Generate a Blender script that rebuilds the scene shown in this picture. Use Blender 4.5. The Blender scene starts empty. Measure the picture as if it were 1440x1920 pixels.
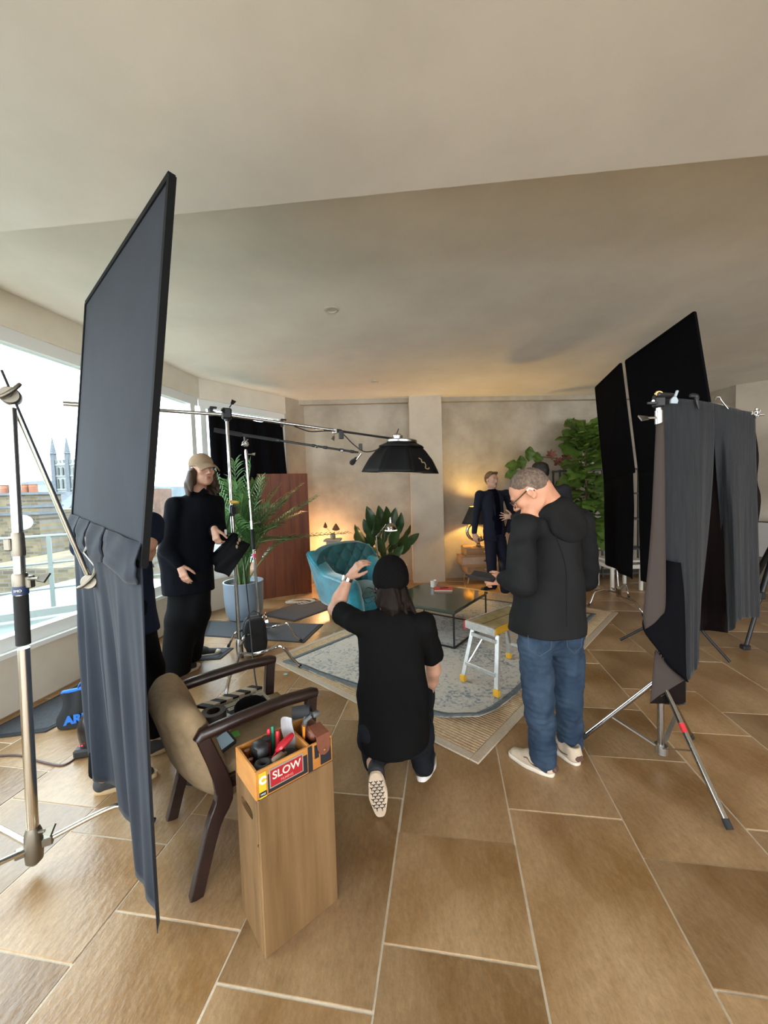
import bpy, bmesh, math, random
import numpy as np
from mathutils import Vector, Matrix
sc = bpy.context.scene
COL = sc.collection

# ---------------------------------------------------------------- camera
H, PITCH, ROLL, FPX = 1.58, math.radians(3.0), math.radians(1.72), 730.0
_f = Vector((0, math.cos(PITCH), -math.sin(PITCH))); _r0 = Vector((1, 0, 0)); _u0 = _r0.cross(_f)
_r = _r0*math.cos(ROLL) - _u0*math.sin(ROLL); _u = _u0*math.cos(ROLL) + _r0*math.sin(ROLL)
EYE = Vector((0, 0, H))
cam_data = bpy.data.cameras.new('camera'); cam = bpy.data.objects.new('camera', cam_data); COL.objects.link(cam)
cam.matrix_world = Matrix(((_r.x, _u.x, -_f.x, 0), (_r.y, _u.y, -_f.y, 0), (_r.z, _u.z, -_f.z, H), (0, 0, 0, 1)))
cam_data.sensor_fit = 'VERTICAL'; cam_data.sensor_height = 24.0; cam_data.lens = 24.0*FPX/1920.0
cam_data.clip_start = 0.05; cam_data.clip_end = 3000
sc.camera = cam

# ---------------------------------------------------------------- sky and exposure
SKY = 10.5
w = bpy.data.worlds.new('overcast_sky'); sc.world = w; w.use_nodes = True
nt = w.node_tree; nt.nodes.clear()
bg = nt.nodes.new('ShaderNodeBackground'); wo = nt.nodes.new('ShaderNodeOutputWorld')
tc = nt.nodes.new('ShaderNodeTexCoord'); sx = nt.nodes.new('ShaderNodeSeparateXYZ'); rp = nt.nodes.new('ShaderNodeValToRGB')
nt.links.new(tc.outputs['Generated'], sx.inputs[0]); nt.links.new(sx.outputs['Z'], rp.inputs[0])
rp.color_ramp.elements[0].position = 0.0; rp.color_ramp.elements[0].color = (0.93, 0.97, 1.0, 1)
rp.color_ramp.elements[1].position = 0.7; rp.color_ramp.elements[1].color = (0.82, 0.92, 1.0, 1)
nt.links.new(rp.outputs[0], bg.inputs[0]); bg.inputs[1].default_value = SKY
nt.links.new(bg.outputs[0], wo.inputs[0])
sc.view_settings.view_transform = 'Standard'; sc.view_settings.look = 'None'
sc.view_settings.gamma = 1.0; sc.view_settings.use_curve_mapping = False
sc.view_settings.exposure = 0.1
sc.cycles.max_bounces = 10; sc.cycles.diffuse_bounces = 6; sc.cycles.glossy_bounces = 4
sc.cycles.transmission_bounces = 6; sc.cycles.transparent_max_bounces = 12
sc.cycles.caustics_reflective = False; sc.cycles.caustics_refractive = False
sc.cycles.sample_clamp_indirect = 6.0
sc.cycles.use_denoising = True

# ---------------------------------------------------------------- measuring helpers (real distances)
def ray(px, py): return _f + _r*((px-720)/FPX) - _u*((py-960)/FPX)
def F(px, py, z=0.0):
    d = ray(px, py); return EYE + d*((z-H)/d.z)
def Q(px, py, y):
    d = ray(px, py); return EYE + d*(y/d.y)
TH = math.radians(9.18)
UA = Vector((math.cos(TH), -math.sin(TH), 0)); VA = Vector((math.sin(TH), math.cos(TH), 0))
def UV(u, v, z=0.0): return UA*u + VA*v + Vector((0, 0, z))
R = math.radians
rng = random.Random(7)

# ---------------------------------------------------------------- mesh helpers
WM = {}
def link(o, parent=None, M=None):
    COL.objects.link(o)
    M = M or Matrix.Identity(4)
    if parent is not None:
        o.parent = parent; o.matrix_parent_inverse = WM[parent.name].inverted()
    o.matrix_basis = M
    WM[o.name] = M.copy()
    return o
def tag(o, label=None, cat=None, group=None, kind=None):
    if label: o['label'] = label
    if cat: o['category'] = cat
    if group: o['group'] = group
    if kind: o['kind'] = kind
    return o
def thing(name, label, cat, loc, group=None):
    o = bpy.data.objects.new(name, None); o.empty_display_size = 0.1
    link(o, None, Matrix.Translation(Vector(loc)))
    return tag(o, label, cat, group)
def copy_tree(o, dM, parent=None):
    """copy of a thing with its parts, moved by the world matrix dM"""
    c = o.copy(); COL.objects.link(c)
    if parent is None:
        c.matrix_basis = dM @ o.matrix_basis
    else:
        c.parent = parent
    for ch in list(o.children): copy_tree(ch, dM, c)
    return c

class MB:
    def __init__(s, M=None): s.v = []; s.f = []; s.mi = []; s.M = M or Matrix.Identity(4); s.cm = 0
    def add(s, vs, fs):
        b = len(s.v); M = s.M
        s.v += [tuple(M @ Vector(p)) for p in vs]
        s.f += [tuple(i+b for i in f) for f in fs]; s.mi += [s.cm]*len(fs)
        return s
    def box(s, c, size, rot=None, bev=0.0):
        hx, hy, hz = size[0]/2, size[1]/2, size[2]/2
        c = Vector(c); rot = rot or Matrix.Identity(3)
        if bev <= 0:
            vs = [Vector((x*hx, y*hy, z*hz)) for x in (-1, 1) for y in (-1, 1) for z in (-1, 1)]
            fs = [(0, 1, 3, 2), (4, 6, 7, 5), (0, 4, 5, 1), (2, 3, 7, 6), (0, 2, 6, 4), (1, 5, 7, 3)]
            return s.add([c + rot @ p for p in vs], fs)
        b = min(bev, hx*.9, hy*.9, hz*.9)
        vs = []; ix = {}
        for sx_ in (-1, 1):
            for sy in (-1, 1):
                for sz in (-1, 1):
                    for a in range(3):
                        p = [sx_*(hx-b), sy*(hy-b), sz*(hz-b)]
                        p[a] = (sx_*hx, sy*hy, sz*hz)[a]
                        ix[(sx_, sy, sz, a)] = len(vs); vs.append(c + rot @ Vector(p))
        fs = []
        for a in range(3):
            o1, o2 = [(1, 2), (2, 0), (0, 1)][a]
            for sg in (-1, 1):
                q = []
                for (p1, p2) in ((-1, -1), (1, -1), (1, 1), (-1, 1)):
                    k = [0, 0, 0]; k[a] = sg; k[o1] = p1; k[o2] = p2; q.append(ix[(k[0], k[1], k[2], a)])
                fs.append(tuple(q) if sg > 0 else tuple(q[::-1]))
        for a in range(3):
            o1, o2 = [(1, 2), (2, 0), (0, 1)][a]
            for p1 in (-1, 1):
                for p2 in (-1, 1):
                    k = [0, 0, 0]; k[o1] = p1; k[o2] = p2
                    k[a] = -1; A1 = ix[(*k, o1)]; A2 = ix[(*k, o2)]
                    k[a] = 1; B1 = ix[(*k, o1)]; B2 = ix[(*k, o2)]
                    q = (A1, B1, B2, A2)
                    fs.append(q if p1*p2 < 0 else q[::-1])
        for sx_ in (-1, 1):
            for sy in (-1, 1):
                for sz in (-1, 1):
                    q = tuple(ix[(sx_, sy, sz, a)] for a in range(3))
                    fs.append(q if sx_*sy*sz > 0 else q[::-1])
        return s.add(vs, fs)
    def tube(s, pts, rad, n=10, cap=True, flat=1.0):
        pts = [Vector(p) for p in pts]; m = len(pts)
        rad = [rad]*m if not hasattr(rad, '__len__') else list(rad)
        T = []
        for i in range(m):
            a = pts[max(i-1, 0)]; b = pts[min(i+1, m-1)]
            t = (b-a); T.append(t.normalized() if t.length > 1e-9 else Vector((0, 0, 1)))
        up = Vector((0, 0, 1)) if abs(T[0].z) < .9 else Vector((1, 0, 0))
        x = T[0].cross(up).normalized(); vs = []
        for i in range(m):
            x = (x - T[i]*x.dot(T[i])); x = x.normalized() if x.length > 1e-6 else T[i].orthogonal().normalized()
            y = T[i].cross(x)
            for k in range(n):
                a = 2*math.pi*k/n
                vs.append(pts[i] + (x*math.cos(a) + y*math.sin(a)*flat)*rad[i])
        fs = [(i*n+k, i*n+(k+1) % n, (i+1)*n+(k+1) % n, (i+1)*n+k) for i in range(m-1) for k in range(n)]
        if cap:
            fs.append(tuple(range(n))[::-1]); fs.append(tuple((m-1)*n+k for k in range(n)))
        return s.add(vs, fs)
    def lathe(s, prof, c=(0, 0, 0), n=24, sq=1.0, axis=None):
        c = Vector(c); vs = []; m = len(prof)
        rot = Vector((0, 0, 1)).rotation_difference(Vector(axis)).to_matrix() if axis is not None else Matrix.Identity(3)
        for (r, z) in prof:
            for k in range(n):
                a = 2*math.pi*k/n
                vs.append(c + rot @ Vector((r*math.cos(a), r*math.sin(a)*sq, z)))
        fs = [(i*n+k, i*n+(k+1) % n, (i+1)*n+(k+1) % n, (i+1)*n+k) for i in range(m-1) for k in range(n)]
        if prof[0][0] > 1e-5: fs.append(tuple(range(n))[::-1])
        if prof[-1][0] > 1e-5: fs.append(tuple((m-1)*n+k for k in range(n)))
        return s.add(vs, fs)
    def ball(s, c, r, n=12, rot=None):
        c = Vector(c); r = (r, r, r) if not hasattr(r, '__len__') else r
        rot = rot or Matrix.Identity(3); vs = []; m = max(4, n//2)
        for i in range(m+1):
            ph = math.pi*i/m
            for k in range(n):
                a = 2*math.pi*k/n
                vs.append(c + rot @ Vector((r[0]*math.sin(ph)*math.cos(a), r[1]*math.sin(ph)*math.sin(a), -r[2]*math.cos(ph))))
        fs = [(i*n+k, i*n+(k+1) % n, (i+1)*n+(k+1) % n, (i+1)*n+k) for i in range(m) for k in range(n)]
        return s.add(vs, fs)
    def prism(s, poly, ext):
        """closed polygon (3-D points) pushed along the vector ext"""
        n = len(poly); e = Vector(ext)
        vs = [Vector(p) for p in poly] + [Vector(p)+e for p in poly]
        fs = [tuple(range(n))[::-1], tuple(range(n, 2*n))] + [(i, (i+1) % n, n+(i+1) % n, n+i) for i in range(n)]
        return s.add(vs, fs)
    def grid(s, fn, nu, nv, closeu=False):
        vs = [fn(i/nu, j/nv) for j in range(nv+1) for i in range(nu+1)]
        fs = [(j*(nu+1)+i, j*(nu+1)+i+1, (j+1)*(nu+1)+i+1, (j+1)*(nu+1)+i) for j in range(nv) for i in range(nu)]
        return s.add(vs, fs)
    def build(s, name, mat=None, parent=None, smooth=None, M=None, solid=0.0, fix=True):
        me = bpy.data.meshes.new(name); me.from_pydata(s.v, [], s.f); me.update()
        mats = mat if isinstance(mat, (list, tuple)) else [mat]
        for m in mats:
            if m: me.materials.append(m)
        if max(s.mi, default=0) > 0: me.polygons.foreach_set('material_index', s.mi)
        if fix:
            bm = bmesh.new(); bm.from_mesh(me)
            bmesh.ops.remove_doubles(bm, verts=bm.verts, dist=1e-6)
            bmesh.ops.recalc_face_normals(bm, faces=bm.faces); bm.to_mesh(me); bm.free()
        if smooth is not None:
            me.polygons.foreach_set('use_smooth', [True]*len(me.polygons))
            if smooth < 180: me.set_sharp_from_angle(angle=R(smooth))
        o = bpy.data.objects.new(name, me); link(o, parent, M)
        if solid:
            md = o.modifiers.new('thickness', 'SOLIDIFY'); md.thickness = solid; md.offset = 0
        return o
def inst(o, name, parent, M):
    c = bpy.data.objects.new(name, o.data); return link(c, parent, M)
def rotz(a): return Matrix.Rotation(a, 3, 'Z')
def frame(x, y, z):
    return Matrix(((x[0], y[0], z[0]), (x[1], y[1], z[1]), (x[2], y[2], z[2])))
def look(d, up=(0, 0, 1)):
    """3x3 with local Y along d"""
    y = Vector(d).normalized(); x = y.cross(Vector(up)); x = x.normalized() if x.length > 1e-4 else y.orthogonal().normalized()
    return frame(x, y, x.cross(y))
def M4(rot, loc): return Matrix.Translation(Vector(loc)) @ rot.to_4x4()
def curve(pts, n=8):
    """Catmull-Rom through the points"""
    P = [Vector(p) for p in pts]; out = []
    for i in range(len(P)-1):
        p0 = P[max(i-1, 0)]; p1 = P[i]; p2 = P[i+1]; p3 = P[min(i+2, len(P)-1)]
        for k in range(n):
            t = k/n
            out.append(0.5*((2*p1)+(p2-p0)*t+(2*p0-5*p1+4*p2-p3)*t*t+(3*p1-p0-3*p2+p3)*t**3))
    out.append(P[-1]); return out

# ---------------------------------------------------------------- materials
MATS = {}
def mat(name, col, rough=0.6, metal=0.0, var=0.0, scale=8.0, bump=0.0, bscale=60.0, stretch=(1, 1, 1), col2=None, sheen=0.0, detail=4.0,
        emit=None, es=0.0, alpha=1.0, trans=0.0, coat=0.0, rand=0.0, spec=0.5, rvar=0.0, lo=0.35, hi=0.65):
    if name in MATS: return MATS[name]
    m = bpy.data.materials.new(name); m.use_nodes = True; t = m.node_tree; N = t.nodes; L = t.links
    b = N['Principled BSDF']
    b.inputs['Roughness'].default_value = rough; b.inputs['Metallic'].default_value = metal
    b.inputs['Specular IOR Level'].default_value = spec
    b.inputs['Base Color'].default_value = (*col, 1)
    if sheen: b.inputs['Sheen Weight'].default_value = sheen; b.inputs['Sheen Roughness'].default_value = 0.4
    if coat: b.inputs['Coat Weight'].default_value = coat; b.inputs['Coat Roughness'].default_value = 0.15
    if trans: b.inputs['Transmission Weight'].default_value = trans
    if emit: b.inputs['Emission Color'].default_value = (*emit, 1); b.inputs['Emission Strength'].default_value = es
    if alpha < 1: b.inputs['Alpha'].default_value = alpha
    c = N.new('ShaderNodeTexCoord'); mp = N.new('ShaderNodeMapping'); mp.inputs['Scale'].default_value = stretch
    L.new(c.outputs['Object'], mp.inputs[0])
    if var or col2 or rand:
        nz = N.new('ShaderNodeTexNoise'); nz.inputs['Scale'].default_value = scale; nz.inputs['Detail'].default_value = detail
        nz.inputs['Roughness'].default_value = 0.6
        L.new(mp.outputs[0], nz.inputs['Vector'])
        rp = N.new('ShaderNodeValToRGB'); e = rp.color_ramp.elements
        e[0].position = lo; e[1].position = hi
        c2 = col2 or tuple(min(1, x*(1+var)) for x in col)
        c1 = col if col2 else tuple(x*(1-var) for x in col)
        e[0].color = (*c1, 1); e[1].color = (*c2, 1)
        L.new(nz.outputs['Fac'], rp.inputs[0]); out = rp.outputs[0]
        if rand:
            oi = N.new('ShaderNodeObjectInfo'); mr = N.new('ShaderNodeMapRange')
            mr.inputs['To Min'].default_value = 1-rand; mr.inputs['To Max'].default_value = 1+rand
            L.new(oi.outputs['Random'], mr.inputs[0])
            hs = N.new('ShaderNodeHueSaturation'); L.new(mr.outputs[0], hs.inputs['Value']); L.new(out, hs.inputs['Color']); out = hs.outputs[0]
        L.new(out, b.inputs['Base Color'])
    if rvar:
        n3 = N.new('ShaderNodeTexNoise'); n3.inputs['Scale'].default_value = scale*1.7
        L.new(mp.outputs[0], n3.inputs['Vector'])
        mr = N.new('ShaderNodeMapRange'); mr.inputs['To Min'].default_value = max(0, rough-rvar); mr.inputs['To Max'].default_value = min(1, rough+rvar)
        L.new(n3.outputs['Fac'], mr.inputs[0]); L.new(mr.outputs[0], b.inputs['Roughness'])
    if bump:
        n2 = N.new('ShaderNodeTexNoise'); n2.inputs['Scale'].default_value = bscale; n2.inputs['Detail'].default_value = 3
        L.new(mp.outputs[0], n2.inputs['Vector'])
        bp = N.new('ShaderNodeBump'); bp.inputs['Strength'].default_value = bump; bp.inputs['Distance'].default_value = 0.02
        L.new(n2.outputs['Fac'], bp.inputs['Height']); L.new(bp.outputs[0], b.inputs['Normal'])
    MATS[name] = m; return m
def wood(name, a, b_, scale=6.0, rough=0.45, axis=2, coat=0.0, rand=0.0):
    st = [9, 9, 9]; st[axis] = 0.7
    return mat(name, a, rough, col2=b_, scale=scale, stretch=tuple(st), bump=0.05, bscale=14, coat=coat, detail=6, lo=.3, hi=.7, rand=rand)
chrome = mat('chrome', (.46, .45, .44), .16, 1.0)
steel = mat('brushed_steel', (.55, .54, .52), .3, 1.0, var=.08, scale=30)
black_metal = mat('black_metal', (.018, .018, .02), .4, 0.3)
black_plastic = mat('black_plastic', (.012, .012, .013), .45)
black_rubber = mat('black_rubber', (.015, .015, .016), .8)
white_paint = mat('white_paint', (.78, .79, .78), .45)
# ================================================================ THE SETTING
m_plaster = mat('ceiling_plaster', (.82, .785, .72), .9, var=.06, scale=1.3, bump=.06, bscale=5, detail=5)
m_band = mat('header_plaster', (.68, .63, .53), .9, var=.05, scale=3, bump=.05, bscale=12)
m_conc = mat('polished_concrete_plaster', (.31, .265, .205), .75, col2=(.44, .39, .315), scale=1.9, bump=.06, bscale=7, detail=7)
m_conc2 = mat('pillar_plaster', (.46, .40, .32), .75, var=.1, scale=2.0, bump=.05, bscale=7, detail=6)
m_low = mat('low_wall_plaster', (.60, .55, .46), .85, var=.05, scale=3, bump=.04, bscale=12)
m_frame = mat('window_frame_white', (.74, .76, .75), .4)
m_grout = mat('grout', (.58, .49, .375), .9, var=.1, scale=20, bump=.1, bscale=80)
m_tile = mat('sandstone', (.205, .105, .035), .34, col2=(.37, .235, .122), scale=1.6, stretch=(1.5, .8, 1), bump=.12, bscale=30, detail=12, rand=.20, rvar=.12, spec=.55, lo=.36, hi=.63)
_t = m_tile.node_tree; _b = _t.nodes['Principled BSDF']; _src = _b.inputs['Base Color'].links[0].from_socket
_n = _t.nodes.new('ShaderNodeTexNoise'); _n.inputs['Scale'].default_value = 38; _n.inputs['Detail'].default_value = 8; _n.inputs['Roughness'].default_value = .75
_mp = next(n for n in _t.nodes if n.type == 'MAPPING'); _t.links.new(_mp.outputs[0], _n.inputs['Vector'])
_mr = _t.nodes.new('ShaderNodeMapRange'); _mr.inputs['From Min'].default_value = .3; _mr.inputs['From Max'].default_value = .7; _mr.inputs['To Min'].default_value = .80; _mr.inputs['To Max'].default_value = 1.20; _t.links.new(_n.outputs['Fac'], _mr.inputs[0])
_hs = _t.nodes.new('ShaderNodeHueSaturation'); _t.links.new(_mr.outputs[0], _hs.inputs['Value']); _t.links.new(_src, _hs.inputs['Color']); _t.links.new(_hs.outputs[0], _b.inputs['Base Color'])

# floor: grout bed plus separately laid stones
mb = MB(); mb.box(UV(1.6, 2.0, -.0525), (11.6, 11.5, .1), rotz(-TH)); floor = mb.build('floor', m_grout)
tag(floor, 'warm sandstone floor laid in long rows', kind='structure')
known = {3: [1.055], 1: [1.653], 0: [1.86]}
joints = {}
base = .268 - .521*6          # u of column 0 left edge
fixed = {0: [1.86], 1: [1.653], 2: [1.055], 3: [.62, 1.23, 1.68], 4: [1.075, 1.906, 2.56], 5: [.7, 1.26, 1.71, 2.45], 6: [1.105, 1.906], 7: [1.274, 1.715, 2.36, 2.89],
         8: [1.3, 1.921, 2.653, 3.19], 9: [2.05, 2.92, 3.75], 10: [2.45, 3.3]}
lens = [.455, .52, .65, .74, .80]
for c in range(-1, 21):
    u0 = base + .521*(c-0); r_ = random.Random(c*13+5)
    js = list(fixed.get(c, [1.2+r_.random()*.5]))
    while js[-1] < 7.5: js.append(js[-1] + r_.choice(lens))
    while js[0] > -1.7: js.insert(0, js[0] - r_.choice(lens))
    for a, b in zip(js, js[1:]):
        uc, vc = u0+.2605, (a+b)/2
        p = UV(uc, vc)
        if uc < -3.4 or p.y > 7.3 or uc > 7.0: continue
        if p.y < .1 and (uc < -2.2 or uc > 2.2): pass
        g = .0048; dz = r_.uniform(-.0012, .0012)
        hx, hy = .2605-g, (b-a)/2-g
        t = MB(M4(rotz(-TH), p)); jit = lambda: r_.uniform(-.0022, .0022)
        top = [(-hx+jit(), -hy+jit(), dz), (hx+jit(), -hy+jit(), dz), (hx+jit(), hy+jit(), dz), (-hx+jit(), hy+jit(), dz)]
        low = [(x*1.004, y*1.004, -.006) for x, y, z in top]; bot = [(x, y, -.012) for x, y, z in low]
        fs = [(0, 1, 2, 3)] + [((i+1) % 4, i, 4+i, 4+(i+1) % 4) for i in range(4)] + [(4+(i+1) % 4, 4+i, 8+i, 8+(i+1) % 4) for i in range(4)]
        me = bpy.data.meshes.new('tile'); me.from_pydata([(Vector(q)) for q in top+low+bot], [], fs); me.update(); me.materials.append(m_tile)
        link(bpy.data.objects.new('tile', me), floor, M4(rotz(-TH), p))

# ceilings
ZC, ZN = 3.17, 2.95
stepL, stepR = UV(-3.6, 1.62), UV(8.0, 2.42)
mb = MB()
mb.prism([UV(-3.6, 1.60, ZC), UV(8, 2.35, ZC), UV(8, 9, ZC), UV(-3.6, 9, ZC)], (0, 0, .15)); o = mb.build('ceiling', m_plaster); tag(o, 'raised plaster ceiling over the living area', kind='structure')
mb = MB(); mb.prism([UV(-3.6, -3.6, ZN), UV(8, -3.6, ZN), UV(8, 2.42, ZN), UV(-3.6, 1.62, ZN)], (0, 0, .36)); o = mb.build('ceiling', m_plaster); tag(o, 'lower plaster ceiling nearest the camera', kind='structure')
for (px, py) in ((621, 580), (703, 715)):
    c = F(px, py, ZC); mb = MB(); n = 24
    mb.lathe([(.062, -.001), (.062, -.006), (.045, -.010), (.043, -.004), (.0, -.003)], c, 24)
    o = mb.build('ceiling_downlight', mat('downlight_trim', (.62, .58, .5), .5), smooth=30)
    tag(o, 'small round recessed downlight, %s of two' % ('nearer' if py < 600 else 'farther'), 'downlight')

# left window wall
U0 = -3.235
def lwall(name, u0, v0, z0, u1, v1, z1, m, kind='structure', parent=None):
    mb = MB(); mb.box(UV((u0+u1)/2, (v0+v1)/2, (z0+z1)/2), (abs(u1-u0), abs(v1-v0), abs(z1-z0)), rotz(-TH))
    o = mb.build(name, m, parent)
    if kind: tag(o, kind=kind)
    return o
VC = 4.83
o = lwall('wall_left', U0-.22, -3.4, 0, U0, VC+.1, .44, m_low)
o['label'] = 'low plaster wall under the long window'
sill = lwall('trim_1', U0-.24, -3.4, .44, U0+.03, VC+.02, .475, m_frame); sill['label'] = 'white window sill board'
o = lwall('wall_left', U0-.22, -3.4, 2.905, U0, VC+.05, ZC+.02, m_band); o['label'] = 'plaster header above the long window'
bb = lwall('baseboard_left', U0, -3.4, 0, U0+.012, VC, .012, m_tile)
# frame of the long window
fr = thing('window_1', 'long white framed window overlooking the rooftops', None, UV(U0, 2, .475)); tag(fr, kind='structure')
lwall('frame_bottom', U0-.13, -3.4, .475, U0-.03, VC, .575, m_frame, None, fr)
lwall('frame_top', U0-.13, -3.4, 2.80, U0-.03, VC, 2.905, m_frame, None, fr)
for v in (-2.6, -.2, 4.72):
    lwall('mullion', U0-.13, v-.045, .575, U0-.03, v+.045, 2.80, m_frame, None, fr)
m_glass = bpy.data.materials.new('window_glass'); m_glass.use_nodes = True
t = m_glass.node_tree; t.nodes.clear()
go = t.nodes.new('ShaderNodeOutputMaterial'); tr = t.nodes.new('ShaderNodeBsdfTransparent'); tr.inputs[0].default_value = (.86, .90, .90, 1)
gl = t.nodes.new('ShaderNodeBsdfGlossy'); gl.inputs['Roughness'].default_value = .0; mx = t.nodes.new('ShaderNodeMixShader')
mx.inputs[0].default_value = .05
t.links.new(tr.outputs[0], mx.inputs[1]); t.links.new(gl.outputs[0], mx.inputs[2]); t.links.new(mx.outputs[0], go.inputs[0])
lwall('pane', U0-.085, -2.55, .575, U0-.08, -.25, 2.80, m_glass, None, fr)
lwall('pane', U0-.085, -.15, .575, U0-.08, 4.67, 2.80, m_glass, None, fr)
# angled bay facet towards the back wall
P0 = UV(U0, VC); P1 = Vector((-1.56, 6.45, 0)); fd = (P1-P0).normalized(); fn = Vector((-fd.y, fd.x, 0)); fl = (P1-P0).length
fm = M4(frame(fd, fn, Vector((0, 0, 1))), P0)
def facet(name, x0, x1, y0, y1, z0, z1, m, parent=None):
    mb = MB(fm); mb.box(((x0+x1)/2, (y0+y1)/2, (z0+z1)/2), (x1-x0, y1-y0, z1-z0)); return mb.build(name, m, parent)
tag(facet('wall_bay', -.02, fl, 0, .22, 0, .44, m_low), 'low plaster wall under the bay window', kind='structure')
tag(facet('trim_2', 0, fl, -.02, .24, .44, .475, m_frame), kind='structure')
tag(facet('wall_bay', -.03, fl, 0, .22, 2.90, ZC+.02, m_band), 'plaster header above the bay window', kind='structure')
f2 = thing('window_2', 'bay window half covered by black cloth', None, P0+fd*.7+Vector((0, 0, .475))); tag(f2, kind='structure')
facet('frame_bottom', 0, fl, .03, .13, .475, .575, m_frame, f2); facet('frame_top', 0, fl, .03, .13, 2.80, 2.90, m_frame, f2)
facet('mullion', .02, .1, .03, .13, .575, 2.8, m_frame, f2); facet('mullion', fl-.12, fl, .03, .13, .575, 2.8, m_frame, f2)
facet('pane', .1, fl-.12, .08, .085, .575, 2.8, m_glass, f2)
# back wall with its recess, pillar and top beam
def wall(name, a, b, z0, z1, th, m, label=None):
    """wall face from a to b (as seen left to right), thickness away from the room"""
    a = Vector((*a, 0)); b = Vector((*b, 0)); d = (b-a).normalized(); n = Vector((-d.y, d.x, 0))
    mb = MB(); mb.prism([a+Vector((0, 0, z0)), b+Vector((0, 0, z0)), b+n*th+Vector((0, 0, z0)), a+n*th+Vector((0, 0, z0))], (0, 0, z1-z0))
    o = mb.build(name, m); tag(o, label, kind='structure'); return o
wall('wall_return', (-1.56, 6.45), (-1.33, 6.80), 0, ZC, .2, m_conc, 'short return wall beside the bay')
wall('wall_back', (-1.33, 6.80), (.60, 6.87), 0, ZC+.02, .2, m_conc, 'mottled concrete plaster wall left of the pillar')
wall('wall_back', (.95, 6.87), (6.2, 7.22), 0, ZC+.02, .2, m_conc, 'mottled concrete plaster wall right of the pillar')
mb = MB(); mb.prism([(.475, 6.63, 0), (1.018, 6.63, 0), (1.03, 6.9, 0), (.475, 6.9, 0)], (0, 0, ZC)); tag(mb.build('wall_pillar', m_conc2), 'square plaster pillar on the back wall', kind='structure')
wall('trim_3', (-1.5, 6.70), (.475, 6.77), ZC-.075, ZC, .1, m_conc, 'plaster beam along the ceiling left of the pillar')
wall('trim_4', (1.02, 6.77), (6.2, 7.12), ZC-.075, ZC, .1, m_conc, 'plaster beam along the ceiling right of the pillar')
# right side of the room
wall('wall_right', (5.9, 6.55), (6.9, 5.6), 0, ZC, .3, m_conc2, 'plaster pier at the far right corner')
wall('wall_right', (5.85, 7.3), (5.9, 6.55), 0, ZC, .2, m_conc)
wall('wall_right', (6.9, 5.6), (6.9, 2.6), 0, ZC, .3, m_band, 'plain plaster wall on the right')
wall('wall_right', (6.9, 2.6), (6.9, -3.4), 0, ZC, .3, m_band)
# behind the camera: parapet, piers and header of the opposite window wall
wall('wall_rear', (7.0, -3.3), (-4.4, -3.3), 0, .45, .3, m_low)
wall('wall_rear', (7.0, -3.3), (-4.4, -3.3), 2.75, ZC, .3, m_band)
for x in (6.4, 3.3, .2, -2.9): wall('wall_rear', (x+.5, -3.3), (x, -3.3), .45, 2.75, .3, m_band)
# daylight portals in the window openings
def portal(name, c, rot, sx_, sy_):
    l = bpy.data.lights.new(name, 'AREA'); l.shape = 'RECTANGLE'; l.size = sx_; l.size_y = sy_; l.cycles.is_portal = True
    o = bpy.data.objects.new(name, l); COL.objects.link(o); o.matrix_world = M4(rot, c)
portal('portal', UV(U0-.3, .9, 1.7), frame(VA, Vector((0, 0, 1)), VA.cross(Vector((0, 0, 1)))), 8.2, 2.3)
portal('portal', P0+fd*fl/2+fn*.35+Vector((0, 0, 1.7)), frame(fd, Vector((0, 0, 1)), fd.cross(Vector((0, 0, 1)))), fl, 2.3)
portal('portal', (1.3, -3.7, 1.6), frame((-1, 0, 0), (0, 0, 1), (0, -1, 0)), 11, 2.3)
# ================================================================ GRIP EQUIPMENT
m_dark_cloth = mat('faded_black_cotton', (.0165, .0200, .0285), .92, var=.10, scale=5, bump=.05, bscale=250, sheen=.08, spec=.15)
m_black_cloth = mat('black_duvetyne', (.004, .004, .0052), .95, bump=.05, bscale=200, spec=.05)
m_flag_edge = mat('flag_edge_tape', (.006, .006, .0065), .8, spec=.15)
m_nickel = mat('nickel_plate', (.23, .205, .165), .48, 1.0, var=.05, scale=20)
m_warm_chrome = mat('worn_chrome', (.70, .66, .58), .2, 1.0)
m_foam = mat('black_foam_grip', (.012, .012, .012), .95, bump=.2, bscale=300)
def bolt_T(mb, c, d, r=.012):
    """wing screw: a short shaft with a flat paddle"""
    d = Vector(d).normalized(); c = Vector(c); x = d.orthogonal().normalized()
    mb.tube([c, c+d*.045], r*.45, 8)
    mb.prism([c+d*.04-x*.012-d.cross(x)*.004, c+d*.085-x*.022-d.cross(x)*.004, c+d*.085+x*.022-d.cross(x)*.004, c+d*.04+x*.012-d.cross(x)*.004], d.cross(x)*.008)
def grip_head(name, c, axis, mat_, parent, r=.037):
    """the round knuckle of a grip stand: two discs, a bolt and a T handle"""
    c = Vector(c); ax = Vector(axis).normalized(); mb = MB()
    mb.lathe([(0, -.030), (r*.9, -.030), (r, -.024), (r, -.003), (r*.8, -.002), (r*.8, .002), (r, .003), (r, .024), (r*.9, .030), (0, .030)], c, 20, axis=ax)
    o = mb.build(name, mat_, parent, smooth=35)
    t = MB(); x = ax.orthogonal().normalized()
    t.tube([c+ax*.03, c+ax*.05], .010, 10)
    t.tube(curve([c+ax*.045-x*.05+Vector((0, 0, .012)), c+ax*.056-x*.02, c+ax*.056+x*.02, c+ax*.045+x*.05+Vector((0, 0, .012))], 4), [.006]+[.008]*11+[.006], 8)
    t.build('t_handle', mat_, o, smooth=50); return o
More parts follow.
